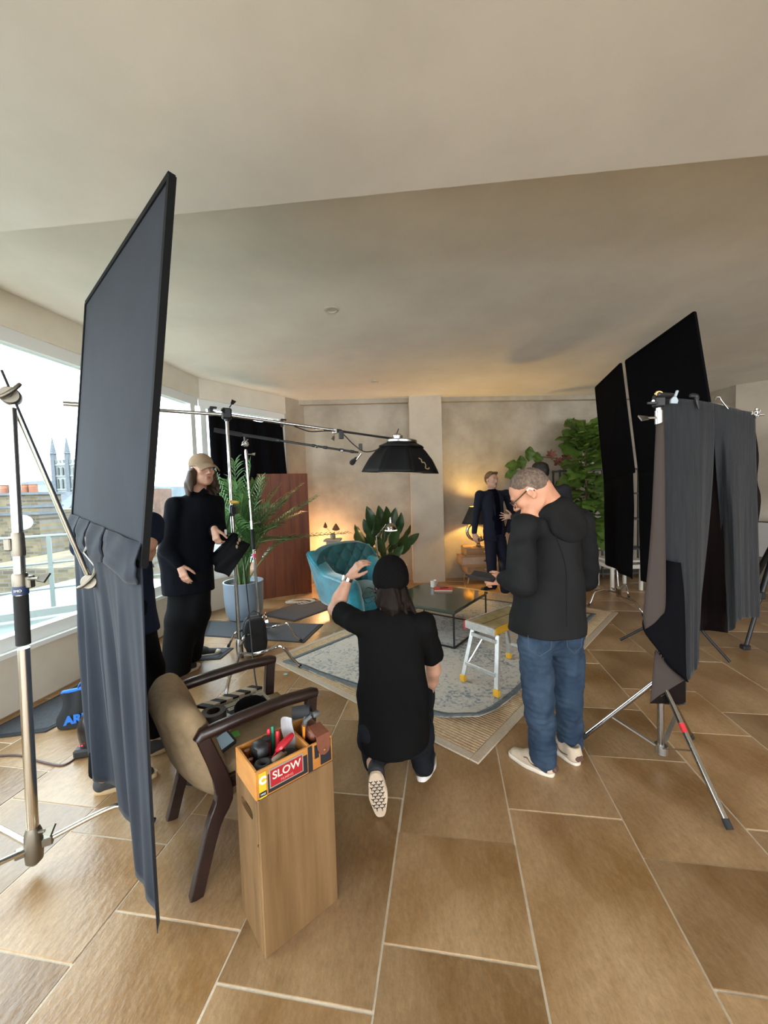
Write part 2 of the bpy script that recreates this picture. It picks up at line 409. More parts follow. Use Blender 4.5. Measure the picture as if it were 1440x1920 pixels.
def floppy(name, label, TL, TR, BR, BL, m, hem=None, skirt=None, group=None, th=.022, edge=None):
    TL, TR, BR, BL = map(Vector, (TL, TR, BR, BL))
    root = thing(name, label, 'flag', (TL+TR+BR+BL)/4, group)
    n = (TR-TL).cross(BL-TL).normalized()
    mb = MB(); mb.prism([TL+n*th*.25, TR+n*th*.25, BR+n*th*.25, BL+n*th*.25], -n*th*.5); mb.build('cloth_panel', m, root)
    mb = MB(); r = th*.5
    for a, b in ((TL, TR), (TR, BR), (BL, TL), (BR, BL)):
        d = (b-a).normalized(); q = n.cross(d).normalized()
        mb.prism([a+q*r+n*r, a-q*r+n*r, a-q*r-n*r, a+q*r-n*r], b-a)
    mb.build('frame', edge or m_flag_edge, root)
    return root, n

# --- the big flag on the left with its hanging skirt
TL, TR, BR, BL = Q(164, 570, 2.12), Q(322, 331, 1.25), Q(270, 1060, 1.31), Q(137, 988, 2.13)
flag, fnn = floppy('floppy_flag', 'tall faded black flag in the left foreground, its skirt hanging to the floor', TL, TR, BR, BL, m_dark_cloth)
toward = -fnn if (-fnn).dot(EYE-TL) > 0 else fnn
# hem pocket: gathered flaps folded over the lower bar
W_ = BR-BL
def hem_pt(s, t):
    p = BL.lerp(BR, s) + (TL.lerp(TR, s)-BL.lerp(BR, s)).normalized()*(.075-.15*t)
    seg = (s*5.2) % 1.0
    puff = .014 + .012*math.sin(math.pi*t)*(1-.5*s) + .004*math.sin(s*31+t*5) + .008*abs(math.sin(t*9+s*4))*t - (.010 if seg < .05 else 0)
    return p + toward*puff + Vector((0, 0, -.012*math.sin(s*16.3)*t))
tabs = [(0, .19), (.205, .37), (.395, .62), (.64, 1.0)]
for (a, b) in tabs:
    mb = MB(); mb.grid(lambda u, v: hem_pt(a+(b-a)*u, v), 10, 10)
    mb.build('hem_tab', m_dark_cloth, flag, smooth=180, solid=.004)
# skirt
def skirt_pt(s, t):
    top = BL.lerp(BR, s); L = Vector((0, 0, 1))
    bl, br = Q(180, 1440, 2.05), Q(303, 1745, 1.315)
    bot = bl.lerp(br, s)
    k = s  # hem sags between the corners
    ctrl = [(0, Q(178, 1438, 2.06)), (.16, Q(205, 1468, 1.95)), (.34, Q(237, 1492, 1.80)), (.5, Q(247, 1545, 1.65)), (.7, Q(266, 1625, 1.50)), (.86, Q(288, 1700, 1.38)), (1.0, Q(303, 1745, 1.325))]
    for (a, pa), (b, pb) in zip(ctrl, ctrl[1:]):
        if a <= s <= b: bot = pa.lerp(pb, (s-a)/(b-a)); break
    p = top.lerp(bot, t)
    fold = .022*math.sin(s*19+.6*math.sin(t*3)) + .011*math.sin(s*43+1+t*2) + .006*math.sin(s*71)
    return p + toward*(fold*min(1, t*2.2)*(1-.65*s) + .006) + Vector((.012*math.sin(t*5)*(1-s), 0, 0))
mb = MB(); mb.grid(skirt_pt, 60, 40); mb.build('skirt', m_dark_cloth, flag, smooth=180, solid=.004)
mb = MB(); a = Q(187, 1018, 1.88); mb.tube([p_+toward*.05 for p_ in (Q(192, 990, 1.86), Q(186, 1008, 1.85), Q(189, 1024, 1.84), Q(182, 1034, 1.84))], [.004, .010, .014, .006], 8, flat=.3); mb.build('tie', white_paint, flag, smooth=60)
mb = MB(); k2 = Q(170, 1090, 1.82); j = Q(180, 1063, 1.82)
mb.tube([Q(158, 1036, 1.90), j], .006, 8); mb.tube([Q(212, 1060, 1.74), j], .006, 8); mb.tube([Q(187, 990, 1.84), j, k2], .0075, 8)
mb.build('mounting_pin', m_nickel, flag, smooth=60)

# --- C-stand in the left foreground
sb = F(66, 1592, .10); sb_top = Q(20, 745, sb.y)
cst = thing('grip_stand', 'shiny nickel grip stand at the left edge, its arm reaching down to the tall flag', 'stand', (sb.x, sb.y, 0))
lerp = lambda t: sb.lerp(sb_top, t)
def on(py): return Q(20+42*(py-745)/815, py, sb.y)
mb = MB(); mb.tube([on(1560), on(1215)], .0205, 16); mb.tube([on(1120), on(1040)], .0195, 16); mb.build('lower_tube', m_warm_chrome, cst, smooth=40)
mb = MB(); mb.tube([on(1050), on(765)], .0175, 16); mb.build('riser', m_warm_chrome, cst, smooth=40)
mb = MB(); mb.tube([on(1208), on(1116)], .0245, 16); mb.build('foam_grip', m_foam, cst, smooth=40)
mb = MB(); mb.tube([on(1113), on(1107), on(1079), on(1075)], [.024, .026, .026, .023], 16); mb.box(on(1092)+Vector((.028, .01, 0)), (.03, .03, .05), bev=.004)
bolt_T(mb, on(1086)+Vector((.036, 0, 0)), (1, -.1, .05), .014); mb.build('locking_collar', m_nickel, cst, smooth=35)
mb = MB(); mb.tube([on(1114), on(1098)], .0268, 16, cap=False); lab = mb.build('label_band', mat('navy_label', (.02, .035, .09), .5), cst, smooth=40)
mb = MB(); mb.tube([on(1042), on(1036), on(1003), on(998)], [.022, .023, .021, .018], 16); mb.box(on(1020)+Vector((-.026, -.01, 0)), (.028, .03, .05), bev=.004)
bolt_T(mb, on(1018)+Vector((-.036, -.01, 0)), (-1, -.1, .1), .014); mb.build('locking_collar', m_nickel, cst, smooth=35)
hd = grip_head('grip_head', on(743), (.55, -.8, .0), m_nickel, cst, .034)
k1 = on(743)
mb = MB(); mb.tube([k1+(k2-k1).normalized()*-.10, k2], .0115, 12); mb.build('arm', m_warm_chrome, cst, smooth=40)
grip_head('grip_head', k2, (.35, -.9, .1), m_nickel, cst, .034)
# turtle base with three bent legs
hub = MB(); hub.tube([on(1620), on(1612), on(1590), on(1560), on(1550)], [.012, .03, .034, .03, .022], 14); hub.box(on(1585)+Vector((.035, .02, 0)), (.05, .03, .035), rotz(.5), bev=.004); hub.box(on(1590)+Vector((-.03, -.02, 0)), (.05, .03, .035), rotz(.6), bev=.004)
bolt_T(hub, on(1560)+Vector((.02, 0, 0)), (1, -.2, .25), .016); hub.build('leg_hub', m_nickel, cst, smooth=35)
def stand_leg(root, c, d, L, z0, m, r=.0115, name='leg'):
    d = Vector(d).normalized(); c = Vector(c)
    pts = curve([c, c+d*L*.55+Vector((0, 0, .045)), c+d*L*.72+Vector((0, 0, .035)), c+d*L*.80+Vector((0, 0, -.03)), Vector((c.x, c.y, r))+d*L], 5)
    mb = MB(); mb.tube(pts, r, 10); o = mb.build(name, m, root, smooth=50)
    t = MB(); e = pts[-1]; t.tube([e+(pts[-2]-e).normalized()*.03, e], r*1.15, 10); t.build('rubber_tip', black_rubber, o, smooth=50); return o
hubc = on(1588)
stand_leg(cst, hubc, Q(225, 1490, 1.83)-hubc-Vector((0, 0, 0)) if False else (.62, .38, 0), .44, .12, m_warm_chrome)
stand_leg(cst, hubc, (-.45, -.72, 0), .44, .12, m_warm_chrome)
stand_leg(cst, hubc, (-.9, .25, 0), .44, .12, m_warm_chrome)
# lettering on the label band
fc = bpy.data.curves.new('lettering', 'FONT'); fc.body = 'IMO'; fc.size = .021; fc.align_x = 'CENTER'; fc.extrude = .0004
def text(body, name, size, M, m, parent, ext=.0004, bold=0.0, sp=1.0):
    fc = bpy.data.curves.new(name, 'FONT'); fc.body = body; fc.size = size; fc.align_x = 'CENTER'; fc.align_y = 'CENTER'; fc.extrude = ext; fc.offset = bold; fc.space_character = sp
    tmp = bpy.data.objects.new(name, fc); COL.objects.link(tmp)
    dg = bpy.context.evaluated_depsgraph_get(); dg.update()
    me = bpy.data.meshes.new_from_object(tmp.evaluated_get(dg)); me.name = name
    bpy.data.objects.remove(tmp); me.materials.clear(); me.materials.append(m)
    o = bpy.data.objects.new(name, me); return link(o, parent, M)
bpy.data.curves.remove(fc)
def facing(pos, n, up=(0, 0, 1)):
    """matrix whose local XY lies on a surface with normal n, Y up"""
    n = Vector(n).normalized(); x = Vector(up).cross(n).normalized(); return M4(frame(x, n.cross(x), n), pos)
tn = Vector((.45, -1, 0)).normalized()
text('IMO', 'lettering', .014, facing(on(1106)+tn*.0275, tn), white_paint, lab)

# --- boom stand with the soft box
ps = F(452, 1232)
bs = thing('boom_stand', 'tall chrome stand carrying a long boom towards the hanging softbox', 'stand', (ps.x, ps.y, 0))
pt = Q(425, 778, ps.y); P_ = lambda py: Q(425+25*(py-775)/455, py, ps.y)
mb = MB(); mb.tube([P_(1225), P_(985)], .0185, 14); mb.tube([P_(985), P_(955)], .021, 14); mb.build('lower_tube', chrome, bs, smooth=40)
mb = MB(); mb.tube([P_(990), P_(783)], .015, 14); mb.build('riser', chrome, bs, smooth=40)
mb = MB(); mb.tube([P_(968), P_(964), P_(950), P_(947)], [.022, .026, .026, .02], 14); mb.box(P_(957)+Vector((.03, -.01, 0)), (.05, .05, .075), bev=.006); mb.build('locking_collar', black_plastic, bs, smooth=35)
mb = MB(); mb.tube([P_(943), P_(938)], [.02, .024], 12); mb.box(P_(942)+Vector((.04, -.02, 0)), (.09, .025, .03), rotz(-.3), bev=.01); mb.build('tie_band', mat('yellow_strap', (.62, .36, .04), .6), bs, smooth=35)
mb = MB(); mb.box(P_(776), (.09, .09, .10), rotz(.4), bev=.012); mb.tube([P_(790), P_(783)], .024, 14); bolt_T(mb, P_(776)+Vector((0, -.05, 0)), (.2, -1, .2)); bolt_T(mb, P_(770)+Vector((.03, 0, .03)), (.6, -.3, .6)); mb.build('boom_clamp', black_metal, bs, smooth=35)
bend = Q(740, 823, 4.5); bback = Q(119, 757, 3.16)
mb = MB(); mb.tube([bback, bback.lerp(pt, .12)], .022, 12); mb.tube([bback.lerp(pt, .1), pt, pt.lerp(bend, .62)], .0165, 12); mb.build('boom', chrome, bs, smooth=40)
mb = MB(); mb.tube([pt.lerp(bend, .60), pt.lerp(bend, .64)], .02, 12); mb.tube([pt.lerp(bend, .62), bend], .0125, 12); mb.build('boom_extension', black_metal, bs, smooth=40)
mb = MB(); c0 = pt.lerp(bend, .60); mb.box(c0+Vector((0, 0, -.01)), (.05, .04, .05), bev=.004); bolt_T(mb, c0+Vector((0, 0, -.03)), (-.3, -.5, -1)); mb.build('boom_lock', steel, bs, smooth=35)
hubc = P_(1212)
def bentleg(root, pts, r, m):
    mb = MB(); pp = curve(pts, 6); mb.tube(pp, r, 10); o = mb.build('leg', m, root, smooth=50)
    t = MB(); t.tube([pp[-1]+(pp[-2]-pp[-1]).normalized()*.035, pp[-1]], r*1.2, 10); t.build('rubber_tip', black_rubber, o, smooth=50)
mb = MB(); mb.tube([P_(1240), P_(1232), P_(1205), P_(1198)], [.02, .034, .034, .022], 14); mb.build('leg_hub', steel, bs, smooth=35)
z25 = F(525, 1214, .26)
bentleg(bs, [P_(1224), F(480, 1226, .20), F(520, 1213, .24), F(533, 1216, .23), F(548, 1235, .11), F(566, 1252, .012)], .0135, chrome)
bentleg(bs, [P_(1212), F(455, 1200, .23), F(461, 1192, .24), F(470, 1190, .22), F(477, 1205, .10), F(480, 1212, .012)], .0135, chrome)
bentleg(bs, [P_(1224), F(441, 1252, .20), F(432, 1265, .19), F(427, 1285, .10), F(422, 1310, .012)], .0135, chrome)
# cable drooping along the boom, then down to the floor beside the stand
mb = MB(); q = lambda t, dz: pt.lerp(bend, t)+Vector((0, -.02, dz))
mb.tube(curve([q(.36, -.02), q(.45, -.05), q(.55, -.02), q(.64, -.02), q(.72, -.13), q(.80, -.19), q(.92, -.11), q(1.0, .02), q(1.03, .12)], 6), .006, 8); 
mb.build('power_cable', black_rubber, bs, smooth=60)
mb = MB(); mb.box(q(.64, -.04), (.05, .03, .09), rotz(.4), bev=.005); mb.build('cable_clamp', black_plastic, bs)
mb = MB()
mb.tube(curve([Q(448, 1010, 3.66), Q(458, 1060, 3.60), Q(463, 1110, 3.52), Q(468, 1160, 3.35), Q(474, 1230, 2.9), Q(479, 1275, 2.62), Q(484, 1298, 2.5), Q(490, 1330, 2.42), F(500, 1420, .01)], 6), .0055, 8)
mb.build('power_cable', black_rubber, bs, smooth=60)
# --- eight sided soft box
cc = Q(752, 886, 4.5); axd = Vector((.05, -.04, 1)).normalized(); rotS = Vector((0, 0, 1)).rotation_difference(axd).to_matrix()
sbx = thing('softbox', 'black eight sided softbox hanging from the boom, glowing warm underneath', 'softbox', cc)
prof = [(.455, 0), (.44, .035), (.375, .15), (.29, .25), (.215, .315), (.16, .34)]
def octa(mb, prof, flipz=1):
    n = 8; off = R(12)
    rings = [[cc + rotS @ Vector((r*math.cos(off+2*math.pi*k/n), r*math.sin(off+2*math.pi*k/n), z)) for k in range(n)] for r, z in prof]
    return rings
rings = octa(None, prof); m_soft = mat('softbox_nylon', (.006, .006, .007), .6, bump=.06, bscale=30, spec=.2); m_soft_in = mat('softbox_silver_lining', (.6, .55, .45), .35, .6)
for k in range(8):
    mb = MB()
    vs = []; nn = 6
    for i, rg in enumerate(rings):
        a, b = rg[k], rg[(k+1) % 8]
        for j in range(nn+1):
            t = j/nn; p = a.lerp(b, t); cen = cc+axd*prof[i][1]
            p = p + (p-cen).normalized()*(-.02*math.sin(math.pi*t)*min(1, prof[i][0]/.3)); vs.append(p)
    fs = [(i*(nn+1)+j, i*(nn+1)+j+1, (i+1)*(nn+1)+j+1, (i+1)*(nn+1)+j) for i in range(len(rings)-1) for j in range(nn)]
    mb.add(vs, fs); mb.build('fabric_panel', m_soft, sbx, smooth=40, solid=.006)
mb = MB(); rr = octa(None, [(.16, .34), (.215, .315), (.26, .295), (.262, .285)]); mb.add([p for g in rr for p in g], [(i*8+k, i*8+(k+1) % 8, (i+1)*8+(k+1) % 8, (i+1)*8+k) for i in range(3) for k in range(8)]); mb.build('top_collar', m_soft, sbx, smooth=20, solid=.01)
mb = MB(); rr = octa(None, [(.448, .002)]); ctr = cc+axd*.002
mb.add(rr[0]+[ctr], [(k, (k+1) % 8, 8) for k in range(8)]); mb.build('diffuser', mat('diffuser_lit', (.9, .8, .65), .8, emit=(1.0, .74, .42), es=2.2), sbx)
mb = MB(); mb.tube([rings[0][k] for k in range(8)]+[rings[0][0]], .0045, 6); mb.build('rim', m_soft, sbx, smooth=50)
mb = MB(); mb.lathe([(.0, .335), (.165, .335), (.175, .345), (.175, .365), (.165, .375), (0, .375)], cc, 24, axis=axd); mb.tube([bend, cc+axd*.40], .02, 10); mb.lathe([(0, .375), (.055, .375), (.06, .42), (.04, .44), (0, .44)], cc+Vector((-.05, 0, 0)), 16, axis=axd); mb.build('speed_ring', steel, sbx, smooth=35)
side = rings[1][7].lerp(rings[2][0], .5)
mk = MB(); a = rings[1][7]; b = rings[1][0]; c_ = rings[2][7]; d_ = rings[2][0]
# emblem on the right hand panel of the soft box: a pale squiggle
best = None
for k in range(8):
    c = (rings[1][k]+rings[1][(k+1) % 8]+rings[2][k]+rings[2][(k+1) % 8])/4; d = c-EYE
    sx_ = 720+FPX*d.dot(_r)/d.dot(_f); nrm = (rings[1][(k+1) % 8]-rings[1][k]).cross(rings[2][k]-rings[1][k]).normalized()
    if nrm.dot(c-cc) < 0: nrm = -nrm
    if nrm.dot(EYE-c) > 0 and (best is None or abs(sx_-797) < best[0]): best = (abs(sx_-797), c, nrm)
mb = MB(); fmx = facing(best[1]+best[2]*.004, best[2])
mb.M = fmx
mb.tube(curve([(-.03, .07, 0), (.0, .05, 0), (-.005, .02, 0), (.03, .015, 0), (.035, -.02, 0), (.02, -.05, 0), (.055, -.06, 0), (.075, -.045, 0)], 5), .0075, 6, flat=.3)
mb.build('emblem', mat('emblem_gold', (.34, .26, .14), .6), sbx, smooth=60)

# --- microphone stand behind the boom stand
pm = F(487, 1176); MP = lambda py: Q(460+27*(py-830)/346, py, pm.y)
ms = thing('microphone_stand', 'slimmer chrome stand with a black boom arm holding a small microphone', 'stand', (pm.x, pm.y, 0))
mb = MB(); mb.tube([MP(1180), MP(1030)], .0165, 14); mb.tube([MP(985), MP(976)], .021, 12); mb.build('lower_tube', chrome, ms, smooth=40)
mb = MB(); mb.tube([MP(1030), MP(992)], .022, 14); mb.build('foam_grip', m_foam, ms, smooth=40)
mb = MB(); mb.tube([MP(992), MP(843)], .0135, 14); mb.tube([MP(860), MP(845)], .018, 12); bolt_T(mb, MP(852)+Vector((.018, 0, 0)), (1, 0, 0)); mb.tube([MP(992), MP(978)], .02, 12); bolt_T(mb, MP(982)+Vector((.02, 0, 0)), (1, .1, .2)); mb.build('riser', chrome, ms, smooth=40)
mb = MB(); mb.tube([MP(1045), MP(1038)], .0172, 12); mb.build('tape_ring', mat('pink_tape', (.55, .04, .16), .6), ms, smooth=40)
grip_head('grip_head', MP(832), (.2, -.98, 0), chrome, ms, .036)
a, b, c = Q(401, 806, pm.y-.12), MP(816), Q(668, 848, 4.3)
mb = MB(); mb.tube([a, a.lerp(b, .9)], .026, 10); mb.tube([a.lerp(b, .9), b.lerp(c, .30)], .019, 10); mb.build('boom_arm', m_foam, ms, smooth=40)
mb = MB(); mb.tube([b.lerp(c, .28), c], .0125, 10)
for t in (.30, .62, .72, .86, .95): mb.tube([b.lerp(c, t), b.lerp(c, t+.03)], .018, 10)
mb.tube([b, MP(832)], .014, 10); mb.build('boom_tube', black_metal, ms, smooth=40)
mb = MB()
for t in (.66, .88): mb.box(b.lerp(c, t)+Vector((0, -.01, -.01)), (.03, .02, .025), bev=.004)
mb.build('cable_clip', chrome, ms, smooth=40)
cm = Q(672, 848, 4.3)
mb = MB(); mb.box(Q(676, 838, 4.3), (.04, .025, .07), bev=.004); mb.tube([c, cm], .010, 8); mb.build('mic_mount', black_plastic, ms, smooth=40)
mb = MB(); mb.tube([Q(677, 850, 4.3), Q(668, 862, 4.3)], .014, 12); mb.build('mic_body', steel, ms, smooth=40)
mb = MB(); e1, e2 = Q(669, 858, 4.3), Q(657, 871, 4.3); mb.tube([e1, e1.lerp(e2, .3), e1.lerp(e2, .6), e1.lerp(e2, .85), e2], [.016, .020, .030, .028, .012], 12); mb.build('wind_screen', m_foam, ms, smooth=60)
mb = MB(); mb.tube([MP(1190), MP(1182), MP(1165), MP(1160)], [.018, .03, .03, .02], 12); bolt_T(mb, MP(1168)+Vector((.03, -.01, 0)), (1, 0, .3), .018); mb.build('leg_hub', steel, ms, smooth=35)
bentleg(ms, [MP(1180), F(510, 1176, .20), F(535, 1169, .23), F(541, 1172, .22), F(552, 1190, .10), F(566, 1202, .012)], .0125, chrome)
bentleg(ms, [MP(1180), F(462, 1180, .20), F(446, 1185, .22), F(440, 1190, .2), F(434, 1200, .10), F(428, 1212, .012)], .0125, chrome)
bentleg(ms, [MP(1180), F(492, 1162, .20), F(496, 1150, .22), F(498, 1152, .20), F(500, 1160, .08), F(502, 1163, .012)], .0125, chrome)
# sandbag resting on the stand legs
def sandbag(name, label, c, s, rz, m, strapm, group=None):
    root = thing(name, label, 'sandbag', c)
    rot = rotz(rz); cx = Vector(c)
    for sg in (-1, 1):
        mb = MB()
        def f(u, v):
            a = 2*math.pi*u; ph = math.pi*(v-.5)
            x = math.copysign(abs(math.cos(ph))**.5, math.cos(ph))*math.copysign(abs(math.cos(a))**.6, math.cos(a))*s[0]/2
            y = abs(math.cos(ph))**.5*math.copysign(abs(math.sin(a))**.7, math.sin(a))*s[1]/2*(1.15 if v < .5 else .75)
            z = math.copysign(abs(math.sin(ph))**.7, math.sin(ph))*s[2]/2
            return cx + rot @ Vector((x, y+sg*s[1]*.48*(1-.55*(v)), z+s[2]/2))
        mb.grid(f, 20, 12); mb.build('pouch', m, root, smooth=180)
    mb = MB(); mb.tube([cx+rot @ Vector((x, 0, s[2]*(.93+z))) for x, z in ((-s[0]*.28, 0), (-s[0]*.22, .16), (0, .24), (s[0]*.22, .16), (s[0]*.28, 0))], .012, 8, flat=.35); mb.build('strap', strapm, root, smooth=60)
    return root
sandbag('sandbag', 'plain black sandbag slung between the two chrome stands', F(479, 1222), (.22, .15, .36), .5, mat('black_canvas', (.012, .012, .014), .85, bump=.1, bscale=60), black_rubber)

# --- small dark bag carried by the man in the cap
E2 = lambda px, py, d=3.45: Q(px, py, d)
bag = thing('cloth_bag', 'black cloth bag with a pale print, held by the man in the cap', 'bag', E2(430, 1040))
crn = [E2(436, 998, 3.50), E2(467, 1022, 3.44), E2(428, 1082, 3.40), E2(387, 1050, 3.48)]
def bagf(sgn):
    def f(u, v):
        p = crn[0].lerp(crn[1], u).lerp(crn[3].lerp(crn[2], u), v)
        return p + Vector((.02*math.sin(u*9), sgn*.045*math.sin(math.pi*u)**.6*math.sin(math.pi*v)**.6 + .012*math.sin(u*14+v*4), -.02*math.sin(math.pi*u)*v))
    return f
mb = MB(); mb.grid(bagf(-1), 14, 14); mb.grid(bagf(1), 14, 14); mb.build('pouch', mat('black_canvas_soft', (.006, .006, .007), .85, bump=.1, bscale=40, spec=.1), bag, smooth=180)
mb = MB(); mb.tube([E2(432, 962, 3.5), E2(427, 985, 3.49), E2(424, 1000, 3.48), E2(436, 1000, 3.48)], .007, 8); mb.build('strap', black_rubber, bag, smooth=60)
mb = MB(); mb.box(E2(423, 998, 3.45), (.02, .015, .05), rotz(.3), bev=.003); mb.build('clip', white_paint, bag)
mb = MB()
for (x, y, s) in ((449, 1012, .012), (446, 1018, .009), (444, 1025, .011), (452, 1006, .007)): mb.ball(E2(x, y, 3.41), (s, .003, s*1.6), 8)
mb.build('print', mat('pale_print', (.30, .20, .12), .7), bag, smooth=60)

# --- black cloth hung over the bay window
clp = thing('blackout_cloth', 'black cloth draped over the bay window behind the palm', 'cloth', P0+fd*.6+Vector((0, 0, 1.2)))
def bo(u, v):
    x = .06+(fl-.22)*u + (.09*v*v if u > .5 else -.02*v)*(abs(u-.5)*2); z = 2.80-.10*u*0 - v*1.75 - .05*math.sin(u*math.pi)*(1-v)
    y = -.05-.05*v*abs(math.sin(u*13+1.2))-.03*math.sin(u*27)*(.3+v) - .04
    return P0+fd*x+fn*y+Vector((0, 0, z-.04-.03*abs(math.sin(u*7))))
mb = MB(); mb.grid(bo, 40, 24); mb.build('drape', m_black_cloth, clp, smooth=180, solid=.004)
for u in (.02, .97):
    mb = MB(); p = bo(u, .02)
    mb.box(p+fn*-.03, (.05, .04, .12), rotz(.6), bev=.01); mb.box(p+fn*-.05+Vector((.02, 0, .05)), (.09, .03, .03), rotz(.6), bev=.008); mb.build('spring_clamp', black_plastic, clp, smooth=35)

# --- two floppy flags on the right
def pair(name, label, TLp, TRp, BRp, BLp, hemline):
    root, n = floppy(name, label, TLp, TRp, BRp, BLp, m_black_cloth, th=.02, edge=m_black_cloth)
    tw = n if n.dot(EYE-TLp) > 0 else -n
    mb = MB(); hl, hr = hemline
    mb.grid(lambda u, v: BLp.lerp(BRp, u).lerp(hl.lerp(hr, u)+Vector((0, 0, .05*math.sin(u*math.pi)*0)), v) + tw*(.018*math.sin(u*11+v)*min(1, v*3)+.012), 24, 16)
    mb.build('skirt', m_black_cloth, root, smooth=180, solid=.004)
pair('floppy_flag', 'narrow-looking black flag beyond the standing man, left of the pair on the right', Q(1117, 727, 5.25), Q(1164, 682, 4.4), Q(1189, 885, 4.42), Q(1134, 905, 5.25), (Q(1139, 1058, 5.25), Q(1186, 1086, 4.42)))
pair('floppy_flag', 'taller black flag of the pair on the right, rising behind the grey cloth', Q(1174, 677, 4.32), Q(1302, 586, 3.25), Q(1345, 850, 3.28), Q(1199, 885, 4.33), (Q(1206, 1088, 4.33), Q(1352, 1130, 3.3)))

# C-stand of the flags
pr = F(1158, 1121)
cr = thing('grip_stand', 'chrome grip stand with bent legs under the black flags', 'stand', (pr.x, pr.y, 0))
mb = MB(); mb.tube([F(1160, 1115, .06), Q(1156, 1060, pr.y), Q(1152, 900, pr.y+.03)], .0165, 12); mb.build('pole', chrome, cr, smooth=40)
mb = MB(); mb.tube([F(1160, 1119, .06), F(1160, 1116, .08), F(1160, 1104, .21), F(1160, 1102, .24)], [.018, .032, .032, .02], 12); bolt_T(mb, F(1157, 1105, .2), (-1, -.3, .2), .02); mb.build('leg_hub', chrome, cr, smooth=35)
h_ = F(1160, 1112, .13)
bentleg(cr, [h_, h_+Vector((-.2, -.05, .06)), h_+Vector((-.33, -.09, .06)), h_+Vector((-.38, -.1, .04)), h_+Vector((-.43, -.12, -.05)), Vector((h_.x-.47, h_.y-.13, .012))], .0125, chrome)
bentleg(cr, [F(1160, 1117, .1), F(1180, 1123, .14), F(1192, 1130, .14), F(1198, 1138, .11), F(1203, 1146, .07), F(1207, 1155, .012)], .0125, chrome)
bentleg(cr, [h_, F(1167, 1100, .17), F(1172, 1096, .19), F(1174, 1098, .17), F(1177, 1112, .08), F(1179, 1120, .012)], .0125, chrome)
# white painted stool just behind
so = F(1148, 1109); stl = thing('stool', 'white painted wooden stool under the edge of the black flag', 'stool', (so.x+.22, so.y+.2, 0))
mws = mat('white_painted_wood', (.62, .60, .54), .5, var=.06, scale=6)
for dx, dy in ((0, 0), (.44, .02), (.0, .4), (.44, .42)):
    mb = MB(); mb.box((so.x+dx, so.y+dy, .215), (.042, .042, .43), bev=.004); mb.build('leg', mws, stl)
for (c, s) in (((so.x+.22, so.y, .36), (.42, .024, .06)), ((so.x+.22, so.y+.41, .36), (.42, .024, .06)), ((so.x, so.y+.2, .36), (.024, .38, .06)), ((so.x+.44, so.y+.2, .36), (.024, .38, .06))):
    mb = MB(); mb.box(c, s, bev=.003); mb.build('rail', mws, stl)
mb = MB(); mb.box((so.x+.22, so.y+.21, .445), (.50, .48, .03), bev=.006); mb.build('seat', mws, stl)

# black stand holding the taller flag (mostly hidden by the hanging cloth)
pb = Vector((2.78, 3.62, 0)); kb = thing('light_stand', 'black tripod stand hidden behind the hanging grey cloth', 'stand', pb)
mb = MB(); mb.tube([pb+Vector((0, 0, .05)), pb+Vector((0, 0, 1.95))], .014, 10); mb.build('pole', black_metal, kb, smooth=40)
mb = MB(); mb.tube([pb+Vector((0, 0, .30)), pb+Vector((0, 0, .42))], .026, 12); mb.build('leg_collar', black_plastic, kb, smooth=35)
for q in (F(1163, 1202), F(1369, 1244), Vector((3.1, 4.2, 0))):
    q = Vector((q.x, q.y, .012)); tp = pb+Vector((0, 0, .36)); d = (q-tp); mid = tp.lerp(q, .22)+Vector((0, 0, .06))
    mb = MB(); mb.tube(curve([tp, mid, tp.lerp(q, .5)+Vector((0, 0, .02)), q], 4), .0125, 8); mb.build('leg', black_metal, kb, smooth=50)
# tripod at the far right edge
tg = F(1397, 1221); tv = thing('camera_tripod', 'black tripod leg with clamps at the right edge', 'tripod', (tg.x+.5, tg.y+.1, 0))
tp = Vector((tg.x+.42, tg.y+.12, 1.1)); 
for q in ((tg.x, tg.y, .02), (tg.x+.85, tg.y-.1, .02), (tg.x+.45, tg.y+.65, .02)):
    q = Vector(q); o_ = MB(); k_ = tp.lerp(q, .55)
    o_.tube([tp, k_], .024, 10); o_.tube([k_, q], .017, 10); lg = o_.build('leg', black_metal, tv, smooth=40)
    mb = MB(); mb.box(k_, (.055, .05, .07), bev=.008); mb.box(q+Vector((0, 0, .02)), (.07, .06, .045), bev=.01); mb.build('clamp', black_plastic, lg, smooth=35)
mb = MB(); mb.lathe([(0, -.06), (.05, -.06), (.06, -.02), (.06, .03), (.04, .06), (0, .06)], tp, 16); mb.tube([tp, tp+Vector((0, 0, .25))], .02, 10); mb.build('head', black_metal, tv, smooth=35)

